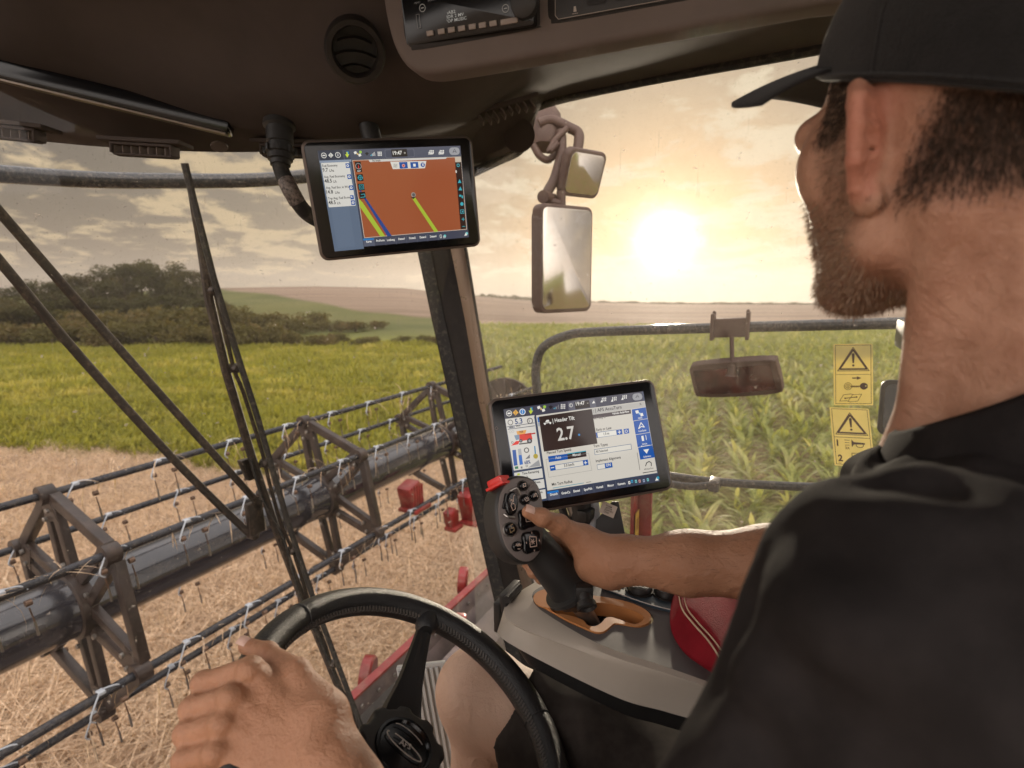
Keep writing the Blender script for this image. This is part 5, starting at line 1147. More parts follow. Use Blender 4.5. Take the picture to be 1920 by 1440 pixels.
rB2 = catmull([zc(b[0]*.93+c[0]*.07, b[1]*.93+c[1]*.07, -.012) for b, c in zip(Bpx, Cpx)], 6)
def cdep(b, c): q = ray(*b); s_ = (ZC-.008)/q.z; return P(c[0], c[1], s_*1.0)
rC = catmull([cdep(b, c) for b, c in zip(Bpx, Cpx)], 6); rD = [p-U_*.012+(zc(1200, 1200)-p)*.12 for p in rC]; rE = [p-U_*.03+(zc(1200, 1200)-p)*.1 for p in rD]
m = MB(); m.grid([rA, rM, rB, rB2, rC, rD]); m.build('shell', M_beige, con, angle=50)
m = MB(); m.grid([rD, rE]); m.build('lower_shell', M_black, con)
Mc = Matrix(((1, 0, 0), (0, 1, 0), (0, 0, 1))).to_4x4(); Mc.translation = (0, 0, EYE.z+ZC)
gate_o = [(998, 1118), (1010, 1109), (1030, 1108), (1060, 1112), (1090, 1114), (1116, 1117), (1158, 1124), (1191, 1133), (1215, 1145), (1225, 1158), (1220, 1170), (1200, 1177), (1176, 1174), (1155, 1171), (1146, 1177), (1133, 1187), (1116, 1188), (1091, 1178), (1058, 1163), (1036, 1150), (1013, 1136)]
gate_i = [(1031, 1141), (1036, 1135), (1049, 1133), (1071, 1133), (1096, 1133), (1116, 1130), (1142, 1132), (1180, 1142), (1200, 1151), (1207, 1160), (1198, 1168), (1184, 1169), (1151, 1158), (1137, 1158), (1128, 1167), (1116, 1174), (1102, 1172), (1094, 1163), (1080, 1157), (1060, 1152), (1040, 1149)]
def loop3(px, dz=0.0, n=3):
    p = [zc(x, y, dz) for x, y in px]; q = catmull(p+[p[0]], n)[:-1]; return q
def plate(outer, holes, name, mt, parent, walls=None, thick=.003):
    bm = bmesh.new(); es = []
    for lp in [outer]+holes:
        vs = [bm.verts.new(p) for p in lp]; es += [bm.edges.new((vs[i], vs[(i+1) % len(vs)])) for i in range(len(vs))]
    bmesh.ops.triangle_fill(bm, edges=es, use_beauty=True, use_dissolve=False)
    for f in bm.faces:
        if f.normal.z < 0: f.normal_flip()
    m = MB(); m.bm(bm)
    for lp, dep in (walls or []):
        n = len(lp); lo_ = [p-U_*dep for p in lp]; m.add(lp+lo_, [(i, (i+1) % n, (i+1) % n+n, i+n) for i in range(n)])
    return m.build(name, mt, parent, recalc=False, angle=30)
outer_top = catmull([zc(x, y) for x, y in Apx], 4)+[zc(1560, 1200), zc(1420, 1110), zc(1268, 1085), zc(1120, 1080)]
go_ = loop3(gate_o); plate(outer_top, [go_], 'top_cover', M_ctop, con, [(go_, .004)])
gi = loop3(gate_i, .0015); g1 = loop3(gate_o, .0005); g2 = [p*.96+zc(1115, 1148, .0025)*.04 for p in g1]; g2 = [Vector((p.x, p.y, EYE.z+ZC+.002)) for p in g2]
gt = plate(g2, [gi], 'gate_plate', M_orange, con, [(gi, .022), (g2, .006)])
m = MB(); m.add([p-U_*.0215 for p in gi], [tuple(range(len(gi)))]); m.build('gate_well', mat('well_black', (.006, .006, .006), 1.0, spec=0.0), gt)
# recessed front pocket of the gate
m = MB()
m.lathe([(-.010, .0), (-.009, .016), (-.001, .024), (.0022, .025)], zc(1031, 1124, .001), U_, 24); m.build('gate_pocket', M_orange, gt)
# button pod with two round keys
pod = [(1128, 1101), (1150, 1086), (1200, 1078), (1330, 1084), (1340, 1150), (1300, 1152), (1268, 1146), (1225, 1136), (1180, 1121)]
M_pod = mat('pod_blue', (.035, .055, .075), .4); pp = loop3(pod, .004)
pd = plate(pp, [], 'button_pod', M_pod, con, [(pp, .006)])
m = MB(); pl_ = loop3([(x+(1230-x)*.02, y+(1115-y)*.04) for x, y in pod], .0048); m.tube(pl_+[pl_[0]], .0007, 5); m.build('pod_outline', M_white, pd)
for (x, y) in ((1199, 1107), (1250, 1114)):
    c = zc(x, y, .004); m = MB(); m.lathe([(0, .0215), (.003, .021), (.003, .0195), (.0015, .0185)], c, U_, 30); rg_ = m.build('key_ring', M_dark, pd)
    m = MB(); m.lathe([(0, .018), (.008, .0175), (.0105, .0155), (.0112, .010), (.0105, 0)], c, U_, 30); ky = m.build('round_key', M_black, pd)
    M5 = Matrix.Translation(c+U_*.0115); a = Art(M5, step=.0001)
    a.line([(-.011, .002), (-.006, .006), (.0, -.004), (.002, .006), (.008, .008), (.007, .0), (.0, -.006)], .0012, (215, 210, 200)); a.line([(-.012, -.004), (-.004, -.005)], .001, (215, 210, 200)); a.build('key_symbol', M_print, ky)
M_led = bpy.data.materials.new('led'); M_led.use_nodes = True; b_ = M_led.node_tree.nodes['Principled BSDF']; b_.inputs['Emission Color'].default_value = (1, .62, .12, 1); b_.inputs['Emission Strength'].default_value = 1.6
for x, y in ((1161, 1103), (1169, 1099), (1160, 1099)): m = MB(); m.lathe([(0, .0026), (.001, .0022), (.0012, 0)], zc(x, y, .004), U_, 10); m.build('led', M_led, pd)
# small hinge block at the front
m = MB(); m.box(P(958, 1118, .82), (.05, .012, .03), A_, (F_*.9-U_*.1).normalized(), None, bev=.003); m.box(P(940, 1150, .83), (.03, .05, .012), A_, U_, None, bev=.003); m.lathe([(-.02, .006), (.02, .006)], P(962, 1112, .81), A_, 12); m.build('hinge', M_black, con)
# red leather arm pad
pad = empty('arm_pad', zc(1340, 1200), 'red leather armrest pad with cream double stitching, beside the driver\'s elbow', 'arm pad')
rws = [([(1268, 1110), (1259, 1150), (1262, 1188), (1285, 1228), (1340, 1268), (1420, 1325), (1520, 1400)], -.004), ([(1265, 1104), (1257, 1146), (1261, 1183), (1288, 1222), (1345, 1264), (1415, 1320), (1520, 1392)], .008),
       ([(1270, 1104), (1270, 1140), (1282, 1168), (1314, 1207), (1352, 1255), (1395, 1308), (1520, 1380)], .022), ([(1276, 1106), (1283, 1140), (1302, 1166), (1334, 1202), (1358, 1240), (1380, 1290), (1500, 1370)], .030),
       ([(1300, 1100), (1312, 1128), (1330, 1148), (1358, 1178), (1385, 1215), (1410, 1265), (1500, 1350)], .036), ([(1400, 1096), (1410, 1110), (1420, 1125), (1440, 1150), (1460, 1180), (1480, 1220), (1560, 1300)], .038), ([(1560, 1090), (1570, 1100), (1580, 1110), (1600, 1130), (1620, 1150), (1640, 1180), (1700, 1250)], .030)]
G = [catmull([zc(x, y, dz) for x, y in pts], 6) for pts, dz in rws]; G = [list(r) for r in zip(*[catmull(list(c), 6) for c in zip(*G)])]
m = MB(); m.grid(G); m.build('cushion', M_leather, pad, angle=180)
sm = catmull([zc(x, y, .0312) for x, y in rws[3][0]], 10)
for off, in ((-.0035,), (.0035,)):
    m = MB()
    for i in range(0, len(sm)-1):
        for t0, t1 in ((.05, .42), (.55, .92)):
            a = sm[i].lerp(sm[i+1], t0); b = sm[i].lerp(sm[i+1], t1); dr = (b-a).normalized(); sd = dr.cross(U_)*off; m.tube([a+sd-U_*.0007, (a+b)/2+sd+U_*.0009, b+sd-U_*.0007], .0009, 5)
    m.build('stitching', M_thread, pad)
m = MB(); m.tube([p-U_*.0008 for p in sm], .0012, 6); m.build('seam', M_leather, pad)

# joystick
jv = ray(977, 972).normalized(); xr = Vector((1, 0, 0)); upj = Vector((0, 0, 1))
nj = (-jv+xr*.62+upj*.10).normalized(); JC = P(977, 972, .69)
uj = (upj+xr*.10); uj = (uj-nj*uj.dot(nj)).normalized(); xj = uj.cross(nj).normalized()
MJ = Matrix((xj, uj, nj)).transposed().to_4x4(); MJ.translation = JC
joy = empty('joystick', zc(1095, 1150), 'black multifunction joystick with round buttons and a red key on top, in the right hand', 'joystick')
face = [(973, 895), (990, 897), (1005, 907), (1015, 929), (1019, 965), (1018, 1005), (1012, 1033), (1000, 1049), (986, 1053), (970, 1047), (953, 1030), (942, 1002), (936, 965), (937, 938), (943, 918), (957, 900)]
fo = [onplane(MJ, *q) for q in face]; cx0 = sum(v.x for v in fo)/len(fo); cy0 = sum(v.y for v in fo)/len(fo)
fl = [(v.x, v.y) for v in catmull([Vector((v.x, v.y, 0)) for v in fo+[fo[0]]], 3)[:-1]]
big = [(cx0+(x-cx0)*1.10+0*.001, cy0+(y-cy0)*1.065) for x, y in fl]
m = MB(); m.prism(big, MJ, -.030, -.0015, bev=.006, seg=3); m.prism([(cx0+(x-cx0)*.96, cy0+(y-cy0)*.97) for x, y in big], MJ, -.040, -.030); m.build('head_rim', M_rubber2 if 'M_rubber2' in globals() else M_black, joy)
M_face = mat('joystick_face', (.155, .130, .122), .42, bump=.15, bscale=1500)
m = MB(); m.prism(fl, MJ, -.004, .0, bev=.0012); fc = m.build('face_plate', M_face, joy)
def jp(zx, zy, h=0.0): return onplane(MJ, 880+zx/4.5, 880+zy/4.5, h)
def button(zx, zy, r, name='button', hgt=.005, ry=None, rot=0, mt=None, ring=False, par=None, lobes=0):
    q = jp(zx, zy); m = MB(); o_ = circle(0, 0, r*1.22, 32, (ry or r)*1.05, rot)
    if lobes: o_ = [((1+.13*math.cos(lobes*(math.atan2(y, x)-rot)))*x, (1+.13*math.cos(lobes*(math.atan2(y, x)-rot)))*y) for x, y in o_]
    Mq_ = MJ @ Matrix.Translation((q.x, q.y, 0)); m.prism(o_, Mq_, -.001, hgt, bev=min(.0022, hgt*.6), seg=3)
    b = m.build(name, mt or M_gloss, joy)
    if ring:
        m = MB(); m.tube([Mq_ @ Vector((x*1.12, y*1.12, .0008)) for x, y in o_+[o_[0]]], .0011, 6); m.build('button_ring', M_steel if ring == 2 else M_dark, b)
    return b, Mq_
def sym(Mq_, par, pts_list, h, col=(190, 165, 150), t=.0009):
    a = Art(Mq_, step=.0001, z=h)
    for pts in pts_list: a.line(pts, t, col)
    a.build('symbol', M_print, par)
b, q = button(447, 140, .0052, ring=True); sym(q, b, [[(-.002, -.002), (.002, -.001), (.0025, .003), (-.001, .002), (-.002, -.002)]], .0052)
b, q = button(540, 225, .0054, ring=True); sym(q, b, [[(-.003, -.002), (.0, .003), (.002, .002), (.003, -.002)], [(0, .003), (0, -.001)]], .0052)
b, q = button(466, 258, .0054, ring=True); sym(q, b, [[(-.003, .001), (-.001, -.002), (.003, -.001), (.002, .003)], [(-.001, .003), (.001, .0)]], .0052)
b, q = button(350, 290, .0074, ry=.0145, rot=R(-14), hgt=.0045); sym(q, b, [[(-.001, .001), (-.003, -.003), (-.001, -.009), (.003, -.007), (.003, -.002), (-.001, .001)], [(-.002, .004), (.001, .002), (.003, .009), (.0045, .010)], [(-.0035, .006), (.001, .004)]], .0047)
b, q = button(342, 507, .0072, ring=2); sym(q, b, [[(-.003, -.004), (.003, -.002), (.003, .002), (0, .001), (-.001, .005), (.002, .006)], [(-.003, -.004), (-.003, .001)]], .0052, (150, 125, 90))
b, q = button(398, 650, .0060); sym(q, b, [[(-.004, .001), (-.002, .003), (-.001, 0), (.001, .003), (.002, 0), (.004, .002)], [(-.002, -.003), (.002, -.0035)]], .0052)
b, q = button(480, 415, .0125, hgt=.005, lobes=4, rot=R(45)); sym(q, b, [[(-.004, -.004), (.004, -.004), (.004, .004), (-.004, .004), (-.004, -.004)]], .0052)
b, q = button(515, 612, .0125, hgt=.0055, lobes=4, rot=R(45), ry=.0135); s6 = [[(.0035*math.cos(R(a)), .0035*math.sin(R(a))), (-.0035*math.cos(R(a)), -.0035*math.sin(R(a)))] for a in (0, 60, 120)]
sym(q, b, s6+[[(-.005, -.006), (.005, -.006), (.006, .005), (-.004, .007), (-.005, -.006)]]+[[(dx, dy-.001), (dx, dy+.001)] for dx, dy in ((-.010, 0), (.010, 0), (0, .011), (0, -.011))], .0057, (200, 170, 155))
q1 = jp(350, 175); q2 = jp(415, 200)
for (pa, pb, pc) in [((335, 185), (380, 165), (422, 215)), ((285, 378), (315, 405), (372, 408))]:
    m = MB(); m.tube(catmull([MJ @ (jp(*pa)+Vector((0, 0, .002))), MJ @ (jp(*pb)+Vector((0, 0, .005))), MJ @ (jp(*pc)+Vector((0, 0, .002)))], 5), .0017, 8); m.build('thumb_rail', M_steel, joy)
m = MB(); m.tube([MJ @ (jp(483, 195)+Vector((0, 0, .001))), MJ @ (jp(512, 128)+Vector((0, 0, .003)))], .0016, 8); m.build('ridge', M_face, joy)
m = MB(); a, b = jp(310, 205), jp(285, 335); m.box(MJ @ ((a+b)/2+Vector((0, 0, .001))), ((b-a).length, .0045, .003), (MJ.to_3x3() @ (b-a)).normalized(), MJ.to_3x3() @ Vector((b-a)).cross(Vector((0, 0, 1))).normalized(), None, bev=.001); m.build('side_slot', M_gloss, joy)
# red key on top of the rim
rk, q_, w2 = None, None, None
cR = P(935, 903, .705); xk = (P(952, 893, .70)-P(920, 910, .715)).normalized(); yk = (uj-xk*uj.dot(xk)).normalized(); zk = xk.cross(yk)
m = MB(); m.box(cR, (.024, .010, .022), xk, yk, zk, bev=.003); m.box(cR-yk*.006, (.030, .004, .026), xk, yk, zk, bev=.001)
rk = m.build('red_key', mat('red_plastic', (.62, .02, .015), .3), joy)
Mk = Matrix((xk, (P(936, 890, .69)-P(936, 906, .69)).normalized(), (EYE-cR).normalized())).transposed().to_4x4(); Mk.translation = cR+(EYE-cR).normalized()*.0125; a = Art(Mk, step=.0001); a.ring(0.0, .001, .0042, .0009, (240, 150, 140)); a.line([(-.0022, .001), (.0022, .001)], .0009, (240, 150, 140)); a.build('key_symbol', M_print, rk)
# grip, skirt, knob and stem
m = MB(); m.tube(catmull([P(985, 1000, .735), P(1010, 1030, .742), P(1036, 1062, .748), P(1060, 1090, .754), P(1074, 1112, .757)], 5), list(np.interp(np.linspace(0, 1, 21), [0, .3, .7, 1], [.024, .0255, .030, .0325])), 24); m.build('grip', M_black, joy)
gax = (P(1074, 1112, .757)-P(1036, 1062, .748)).normalized()
m = MB(); m.lathe([(0, .030), (.002, .038), (.007, .038), (.010, .033), (.022, .027), (.030, .018), (.034, .017)], P(1064, 1098, .755), gax, 30); m.build('skirt', M_black, joy)
m = MB(); m.tube([P(1084, 1130, .757), P(1098, 1150, .764), P(1112, 1170, .775)], [.014, .012, .011], 14); m.tube([P(1098, 1140, .750), P(1108, 1165, .768)], .005, 10); m.build('stem', M_steel, joy)
m = MB(); c = P(1096, 1116, .722); ax = (P(1100, 1136, .712)-c).normalized(); m.lathe([(-.008, .009), (.002, .010), (.008, .0095), (.010, .013), (.017, .0135), (.019, .011), (.015, .008), (.015, 0)], c, ax, 24); m.box(c-ax*.006+xr*.0, (.024, .02, .02), None, None, None, bev=.003); m.build('side_knob', M_black, joy)

# steering wheel
WC = EYE+Vector((-.108, .521, -.463)); wn = Vector((math.cos(R(60))*math.sin(R(100)), math.cos(R(60))*math.cos(R(100)), math.sin(R(60)))); WR = .185
wx = wn.cross(Vector((0, 0, 1))).normalized(); wy = wn.cross(wx)
def wang(px, py):
    q = ray(px, py); s_ = (WC-EYE).dot(wn)/q.dot(wn); p = EYE+q*s_-WC; return math.atan2(p.dot(wy), p.dot(wx))
def wpt(a, rad=WR, h=0.0): return WC+wx*(rad*math.cos(a))+wy*(rad*math.sin(a))+wn*h
wheel = empty('steering_wheel', WC, 'black leather steering wheel with stitched inner edge, held by the left hand', 'steering wheel')
rt_ = .0175; segs = 160; sv = 20; vs = []
a1, a2 = wang(560, 1157), wang(1009, 1349)
for i in range(segs):
    a = 2*math.pi*i/segs; d1 = min(abs((a-b+math.pi) % (2*math.pi)-math.pi) for b in (a1, a2)); rr = rt_*(1-.06*math.exp(-(d1/.02)**2))
    for k in range(sv):
        b = 2*math.pi*k/sv; vs.append(wpt(a, WR+rr*math.cos(b), rr*1.06*math.sin(b)))
m = MB(); m.add(vs, [(i*sv+k, i*sv+(k+1) % sv, ((i+1) % segs)*sv+(k+1) % sv, ((i+1) % segs)*sv+k) for i in range(segs) for k in range(sv)])
rim = m.build('rim', M_blea, wheel, angle=180)
m = MB(); N = 230
for i in range(N):
    a = 2*math.pi*i/N; b = a+2*math.pi/N*.55
    for h0, h1 in ((.0035, .0072), ): m.tube([wpt(a, WR-rt_*1.0, h0), wpt((a+b)/2, WR-rt_*.96, (h0+h1)/2+.0006), wpt(b, WR-rt_*.88, h1+.001)], .0016, 5)
    m.tube([wpt(a, WR-rt_*1.0, .0032), wpt(b, WR-rt_*1.01, .0005)], .0010, 5)
m.build('stitching', mat('rim_thread', (.075, .068, .062), .6), rim)
for a in (a1, a2):
    m = MB(); m.tube([wpt(a, WR+(rt_*.975)*math.cos(b), rt_*1.02*math.sin(b)) for b in np.linspace(0, 2*math.pi, 25)], .0009, 6); m.build('rim_seam', M_dthread, rim)
HD = .050; HC = WC-wn*HD
print('hub proj', HC-EYE)
asp = wang(800, 1172)
for a in (asp, asp+R(118), asp-R(118)):
    er = Vector(wx*math.cos(a)+wy*math.sin(a)); et = wn.cross(er); m = MB()
    prof = [(WR-.012, .000, .012, .010), (WR-.025, -.004, .011, .009), (WR-.05, -.014, .013, .009), (.09, -.030, .018, .011), (.06, -.042, .026, .014), (.025, -HD, .032, .016)]
    L = [[WC+er*d+wn*h+et*(w_*c_)+wn*(t_*s_) for c_, s_ in ((1, -.6), (.85, .3), (.35, .62), (0, .42), (-.35, .62), (-.85, .3), (-1, -.6), (-.5, -.9), (.5, -.9))] for d, h, w_, t_ in prof]
    G = [list(r) for r in zip(*[catmull(list(c), 3) for c in zip(*L)])]; G = [r+[r[0]] for r in G]
    m.grid(G); m.build('spoke', M_black, wheel)
    m = MB(); m.lathe([(-.012, .017), (.010, .015), (.016, .009)], wpt(a, WR-.016, -.001), -er, 14); m.build('spoke_boot', M_blea, wheel)
m = MB(); m.lathe([(-.05, .035), (-.01, .040), (0, .046), (.008, .045)], HC, wn, 40); m.build('hub', M_black, wheel)
m = MB(); ol_ = []
for k in range(120):
    a = 2*math.pi*k/120; ol_.append(((.050+.0028*math.tanh(3*math.cos(9*a)))*math.cos(a), (.050+.0028*math.tanh(3*math.cos(9*a)))*math.sin(a)))
MH = Matrix((wx, wy, wn)).transposed().to_4x4(); MH.translation = HC
MHk = MH.copy(); m.prism(ol_, MHk, .006, .026, bev=.005, seg=4); kn = m.build('column_knob', M_black, wheel)
m = MB(); m.lathe([(.0255, .034), (.029, .033), (.029, .030), (.0265, .028), (.0275, .0)], HC, wn, 48); cap_ = m.build('knob_cap', M_gloss, kn)
# emblem oriented like the photograph
ctr = HC+wn*.0295; up2 = (P(748, 1345, .6)-P(768, 1440, .6)); up2 = (up2-wn*up2.dot(wn)).normalized(); xx2 = up2.cross(wn)
ME = Matrix((xx2, up2, wn)).transposed().to_4x4(); ME.translation = ctr; a = Art(ME, step=.0001)
sv_ = (205, 200, 192)
a.line([(.006*math.cos(t)-.002-.004*math.sin(t)*0, .024*math.sin(t)) for t in np.linspace(R(70), R(400), 30)], .0016, sv_); a.line([(.012+.006*math.cos(t), .020*math.sin(t)+.002) for t in np.linspace(R(-60), R(80), 12)], .0012, sv_)
a.text(-.0045, .006, 'AFS', .0098, sv_, .02, 'l', .9, rot=R(-75)); a.build('emblem', M_print, cap_)
# steering column and ribbed mat
m = MB(); m.tube(catmull([HC-wn*.02, HC-wn*.12, HC-wn*.25+F_*.03, HC-wn*.45+F_*.1], 4), [.034]*4+[.04]*4+[.05]*5, 20); tag(m.build('steering_column', M_black, None, HC-wn*.2), 'dark steering column going down below the wheel hub', 'steering column')
m = MB(); c = P(812, 1375, .98); X = (P(835, 1370, .98)-P(790, 1375, .98)).normalized(); Y = (P(795, 1290, .98)-P(825, 1460, .98)).normalized()
m.box(c, (.09, .26, .012), X, Y, None, bev=.003)
for k in range(9): m.box(c+X*(-.04+.01*k)+X.cross(Y).normalized()*(.008 if X.cross(Y).dot(EYE-c) > 0 else -.008), (.0055, .25, .008), X, Y, None, bev=.002)
M_rib = mat('ribbed_grey', (.42, .42, .41), .5); tag(m.build('pedal', M_rib, None, c), 'grey ribbed pedal plate seen between steering wheel spoke and knee', 'pedal')
# seat behind and under the driver
seat = empty('driver_seat', W(-.15, .485, -.75), 'dark driver seat, mostly hidden under the driver', 'seat')
m = MB(); m.box(W(-.05, .485, -.78), (.5, .46, .14), F_, A_, U_, bev=.04); m.build('seat_cushion', M_black, seat); m = MB(); m.box(W(-.36, .485, -.42), (.12, .46, .7), F_, A_, U_, bev=.04); m.build('backrest', M_black, seat)
# ================================================================== THE DRIVER (one signed-distance body)
def V3(p): return np.array(p, float)
def PP(px, py, s_): return V3(P(px, py, s_))
class Cone:
    def __init__(s, a, b, ra, rb, k=.01): s.a, s.b, s.ra, s.rb, s.k = V3(a), V3(b), ra, rb, k
    def d(s, X):
        ab = s.b-s.a; t = np.clip(((X-s.a)@ab)/max(ab@ab, 1e-12), 0, 1)
        return np.linalg.norm(X-s.a-t[:, None]*ab, axis=1)-(s.ra+(s.rb-s.ra)*t)
class Ell:
    def __init__(s, c, r, B=None, k=.01): s.c, s.r, s.k = V3(c), V3(r), k; s.B = np.eye(3) if B is None else B
    def d(s, X):
        q = (X-s.c)@s.B; k0 = np.linalg.norm(q/s.r, axis=1); k1 = np.linalg.norm(q/(s.r**2), axis=1)
        return np.where(k1 > 1e-9, k0*(k0-1)/np.maximum(k1, 1e-9), -s.r.min())
class Cut:
    def __init__(s, prim, k=.006): s.p, s.k = prim, k
def smin(a, b, k): h = np.clip(.5+.5*(b-a)/k, 0, 1); return b*(1-h)+a*h-k*h*(1-h)
def group_eval(prims, X, near=None):
    d = None
    for p in prims:
        if isinstance(p, Cut):
            if d is not None: d = -smin(-d, p.p.d(X), p.k)
            continue
        if near is not None and p.d(near[0])[0] > near[1]: continue
        q = p.d(X); d = q if d is None else smin(q, d, p.k)
    return d
def scene_eval(groups, X, near=None):
    d = None
    for prims, k in groups:
        q = group_eval(prims, X, near)
        if q is None: continue
        d = q if d is None else smin(q, d, k)
    return d
def sdf_mesh(groups, lo, hi, h, disp=None, n=14, mask=None):
    lo, hi = V3(lo), V3(hi); nb = np.ceil((hi-lo)/(h*n)).astype(int); B = h*n; rad = B*.87
    I = np.stack(np.meshgrid(*[np.arange(k) for k in nb], indexing='ij'), -1).reshape(-1, 3)
    C = lo+(I+.5)*B; dc = scene_eval(groups, C); act = np.abs(dc) < rad+.022
    I = I[act]; g = np.stack(np.meshgrid(*[np.arange(-1, n+1)]*3, indexing='ij'), -1).reshape(-1, 3); m = n+2
    keys, pos, quads = [], [], []; STR = np.array([1, 4096, 4096*4096], dtype=np.int64)
    corners = [(a, b, c) for a in (0, 1) for b in (0, 1) for c in (0, 1)]
    edges = [(i, j) for i in range(8) for j in range(i+1, 8) if sum(abs(x-y) for x, y in zip(corners[i], corners[j])) == 1]
    for blk in I:
        base = blk*n; X = lo+(g+base)*h; cc = lo+(blk+.5)*B
        d = scene_eval(groups, X, (cc[None], rad+.07))
        if d is None: continue
        if disp is not None: d = d+disp(X)
        if d.min() > 0 or d.max() < 0: continue
        D = d.reshape(m, m, m); cs = [D[a:m-1+a, b:m-1+b, c:m-1+c] for a, b, c in corners]; S = np.stack(cs, -1) < 0
        cnt = S.sum(-1); on = (cnt > 0) & (cnt < 8)
        if not on.any(): continue
        idx = np.argwhere(on); vals = np.stack([c_[on] for c_ in cs], -1); acc = np.zeros((len(idx), 3)); w_ = np.zeros(len(idx))
        for i, j in edges:
            a, b = vals[:, i], vals[:, j]; x = (a < 0) != (b < 0); t = np.where(x, a/np.where(x, a-b, 1), 0)
            ci, cj = np.array(corners[i], float), np.array(corners[j], float); acc += np.where(x[:, None], ci+(cj-ci)*t[:, None], 0); w_ += x
        acc /= np.maximum(w_, 1)[:, None]; gi_ = idx-1+base
        keys.append((gi_+8)@STR); pos.append(lo+(gi_+acc)*h)
        neg = D < 0
        for ax in range(3):
            sl0 = [slice(1, m-1)]*3; sl1 = [slice(1, m-1)]*3; sl1[ax] = slice(2, m); a = neg[tuple(sl0)]; b = neg[tuple(sl1)]; e = np.argwhere(a != b)
            if not len(e): continue
            fl = a[tuple(e.T)]; s0 = e+base; u_, v_ = [(1, 2), (2, 0), (0, 1)][ax]; q = []
            for du, dv in ((-1, -1), (0, -1), (0, 0), (-1, 0)):
                c_ = s0.copy(); c_[:, u_] += du; c_[:, v_] += dv; q.append((c_+8)@STR)
            q = np.stack(q, 1); q[~fl] = q[~fl][:, ::-1]; quads.append(q)
    keys = np.concatenate(keys); pos = np.concatenate(pos); quads = np.concatenate(quads)
    uk, first = np.unique(keys, return_index=True); Vv = pos[first]; ix = np.searchsorted(uk, quads); ix = np.clip(ix, 0, len(uk)-1); ok = (uk[ix] == quads).all(1); Fq = ix[ok]
    return Vv, Fq
def grad(groups, X, e=.0015, disp=None):
    g_ = np.zeros_like(X)
    for a in range(3):
        o_ = np.zeros(3); o_[a] = e; g_[:, a] = scene_eval(groups, X+o_)-scene_eval(groups, X-o_)
    return g_/np.maximum(np.linalg.norm(g_, axis=1), 1e-9)[:, None]

ez = np.array([0, 0, 3.2])
# --- head frame
haz = R(-13); hf = np.array([math.sin(haz), math.cos(haz), 0]); hr = np.array([math.cos(haz), -math.sin(haz), 0]); hu = np.array([0, 0, 1.0])
pt = R(0); hf, hu = hf*math.cos(pt)+hu*math.sin(pt), hu*math.cos(pt)-hf*math.sin(pt)
EAR = PP(1606, 275, .35); HCt = EAR+hr*.080
HB = np.stack([hr, hf, hu], 1)
def hd(x, y, z): return HCt+hr*x+hf*y+hu*z
taz = R(-50); tf = np.array([math.sin(taz), math.cos(taz), 0]); tr_ = np.array([math.cos(taz), -math.sin(taz), 0]); TB = np.stack([tr_, tf, np.array([0, 0, 1.])], 1)
N0 = np.array([.325, .35, -.105])+ez
SL = N0-tr_*.185+tf*.02+np.array([0, 0, -.045]); SR = N0+tr_*.18+tf*.045+np.array([0, 0, -.105])
EL = np.array([.055, .215, -.43])+ez; WL = PP(652, 1492, .452)
ERr = PP(1610, 1068, .585); WRt = PP(1176, 1047, .70)
HIPC = V3(W(-.06, .485, -.60)); HR_ = V3(W(-.05, .575, -.665)); HL_ = V3(W(-.05, .385, -.60))
KR = PP(900, 1296, .82); KL = V3(W(.40, .33, -.60)); AR = KR+np.array([.035, -.02, -.42]); AL = KL+np.array([.0, .03, -.42])
head = [Ell(hd(0, -.012, .045), (.077, .098, .088), HB), Ell(hd(0, .036, -.012), (.064, .060, .088), HB, .02), Ell(hd(0, -.01, -.02), (.066, .075, .06), HB, .02),
        Cone(hd(-.050, .005, -.060), hd(-.012, .070, -.090), .020, .019, .02), Cone(hd(.050, .005, -.060), hd(.012, .070, -.090), .020, .019, .02), Ell(hd(0, .076, -.090), (.022, .016, .017), HB, .012),
        Ell(hd(-.047, .050, .002), (.026, .030, .030), HB, .016), Ell(hd(.047, .055, -.006), (.024, .026, .020), HB, .014), Cone(hd(-.042, .082, .032), hd(.042, .082, .032), .0140, .0140, .016),
        Cone(hd(0, .094, .024), hd(0, .106, -.018), .0075, .0095, .008), Ell(hd(-.011, .099, -.022), (.008, .009, .008), HB, .006), Ell(hd(.011, .099, -.022), (.008, .010, .008), HB, .006),
        Ell(hd(0, .095, -.049), (.022, .009, .006), HB, .005), Ell(hd(0, .094, -.060), (.021, .010, .007), HB, .005),
        Cut(Ell(hd(-.031, .102, .010), (.013, .012, .007), HB), .008), Cut(Ell(hd(.031, .100, .013), (.016, .012, .010), HB), .008),
        Ell(hd(-.031, .081, .013), (.012, .012, .012), HB, .003), Ell(hd(.031, .081, .013), (.012, .012, .012), HB, .003)]
neck = [Cone(hd(0.014, -.036, -.055), N0+np.array([.034, .004, -.03]), .053, .052, .02), Cone(hd(-.050, -.040, -.045), N0+tr_*.03+tf*.046+np.array([0, 0, -.03]), .012, .012, .025), Cone(hd(.055, -.035, -.045), N0+tr_*.02+tf*.055+np.array([0, 0, -.03]), .014, .014, .025),
        Cone(hd(0, -.065, -.04), N0-tf*.05-np.array([0, 0, .05]), .030, .04, .03)]
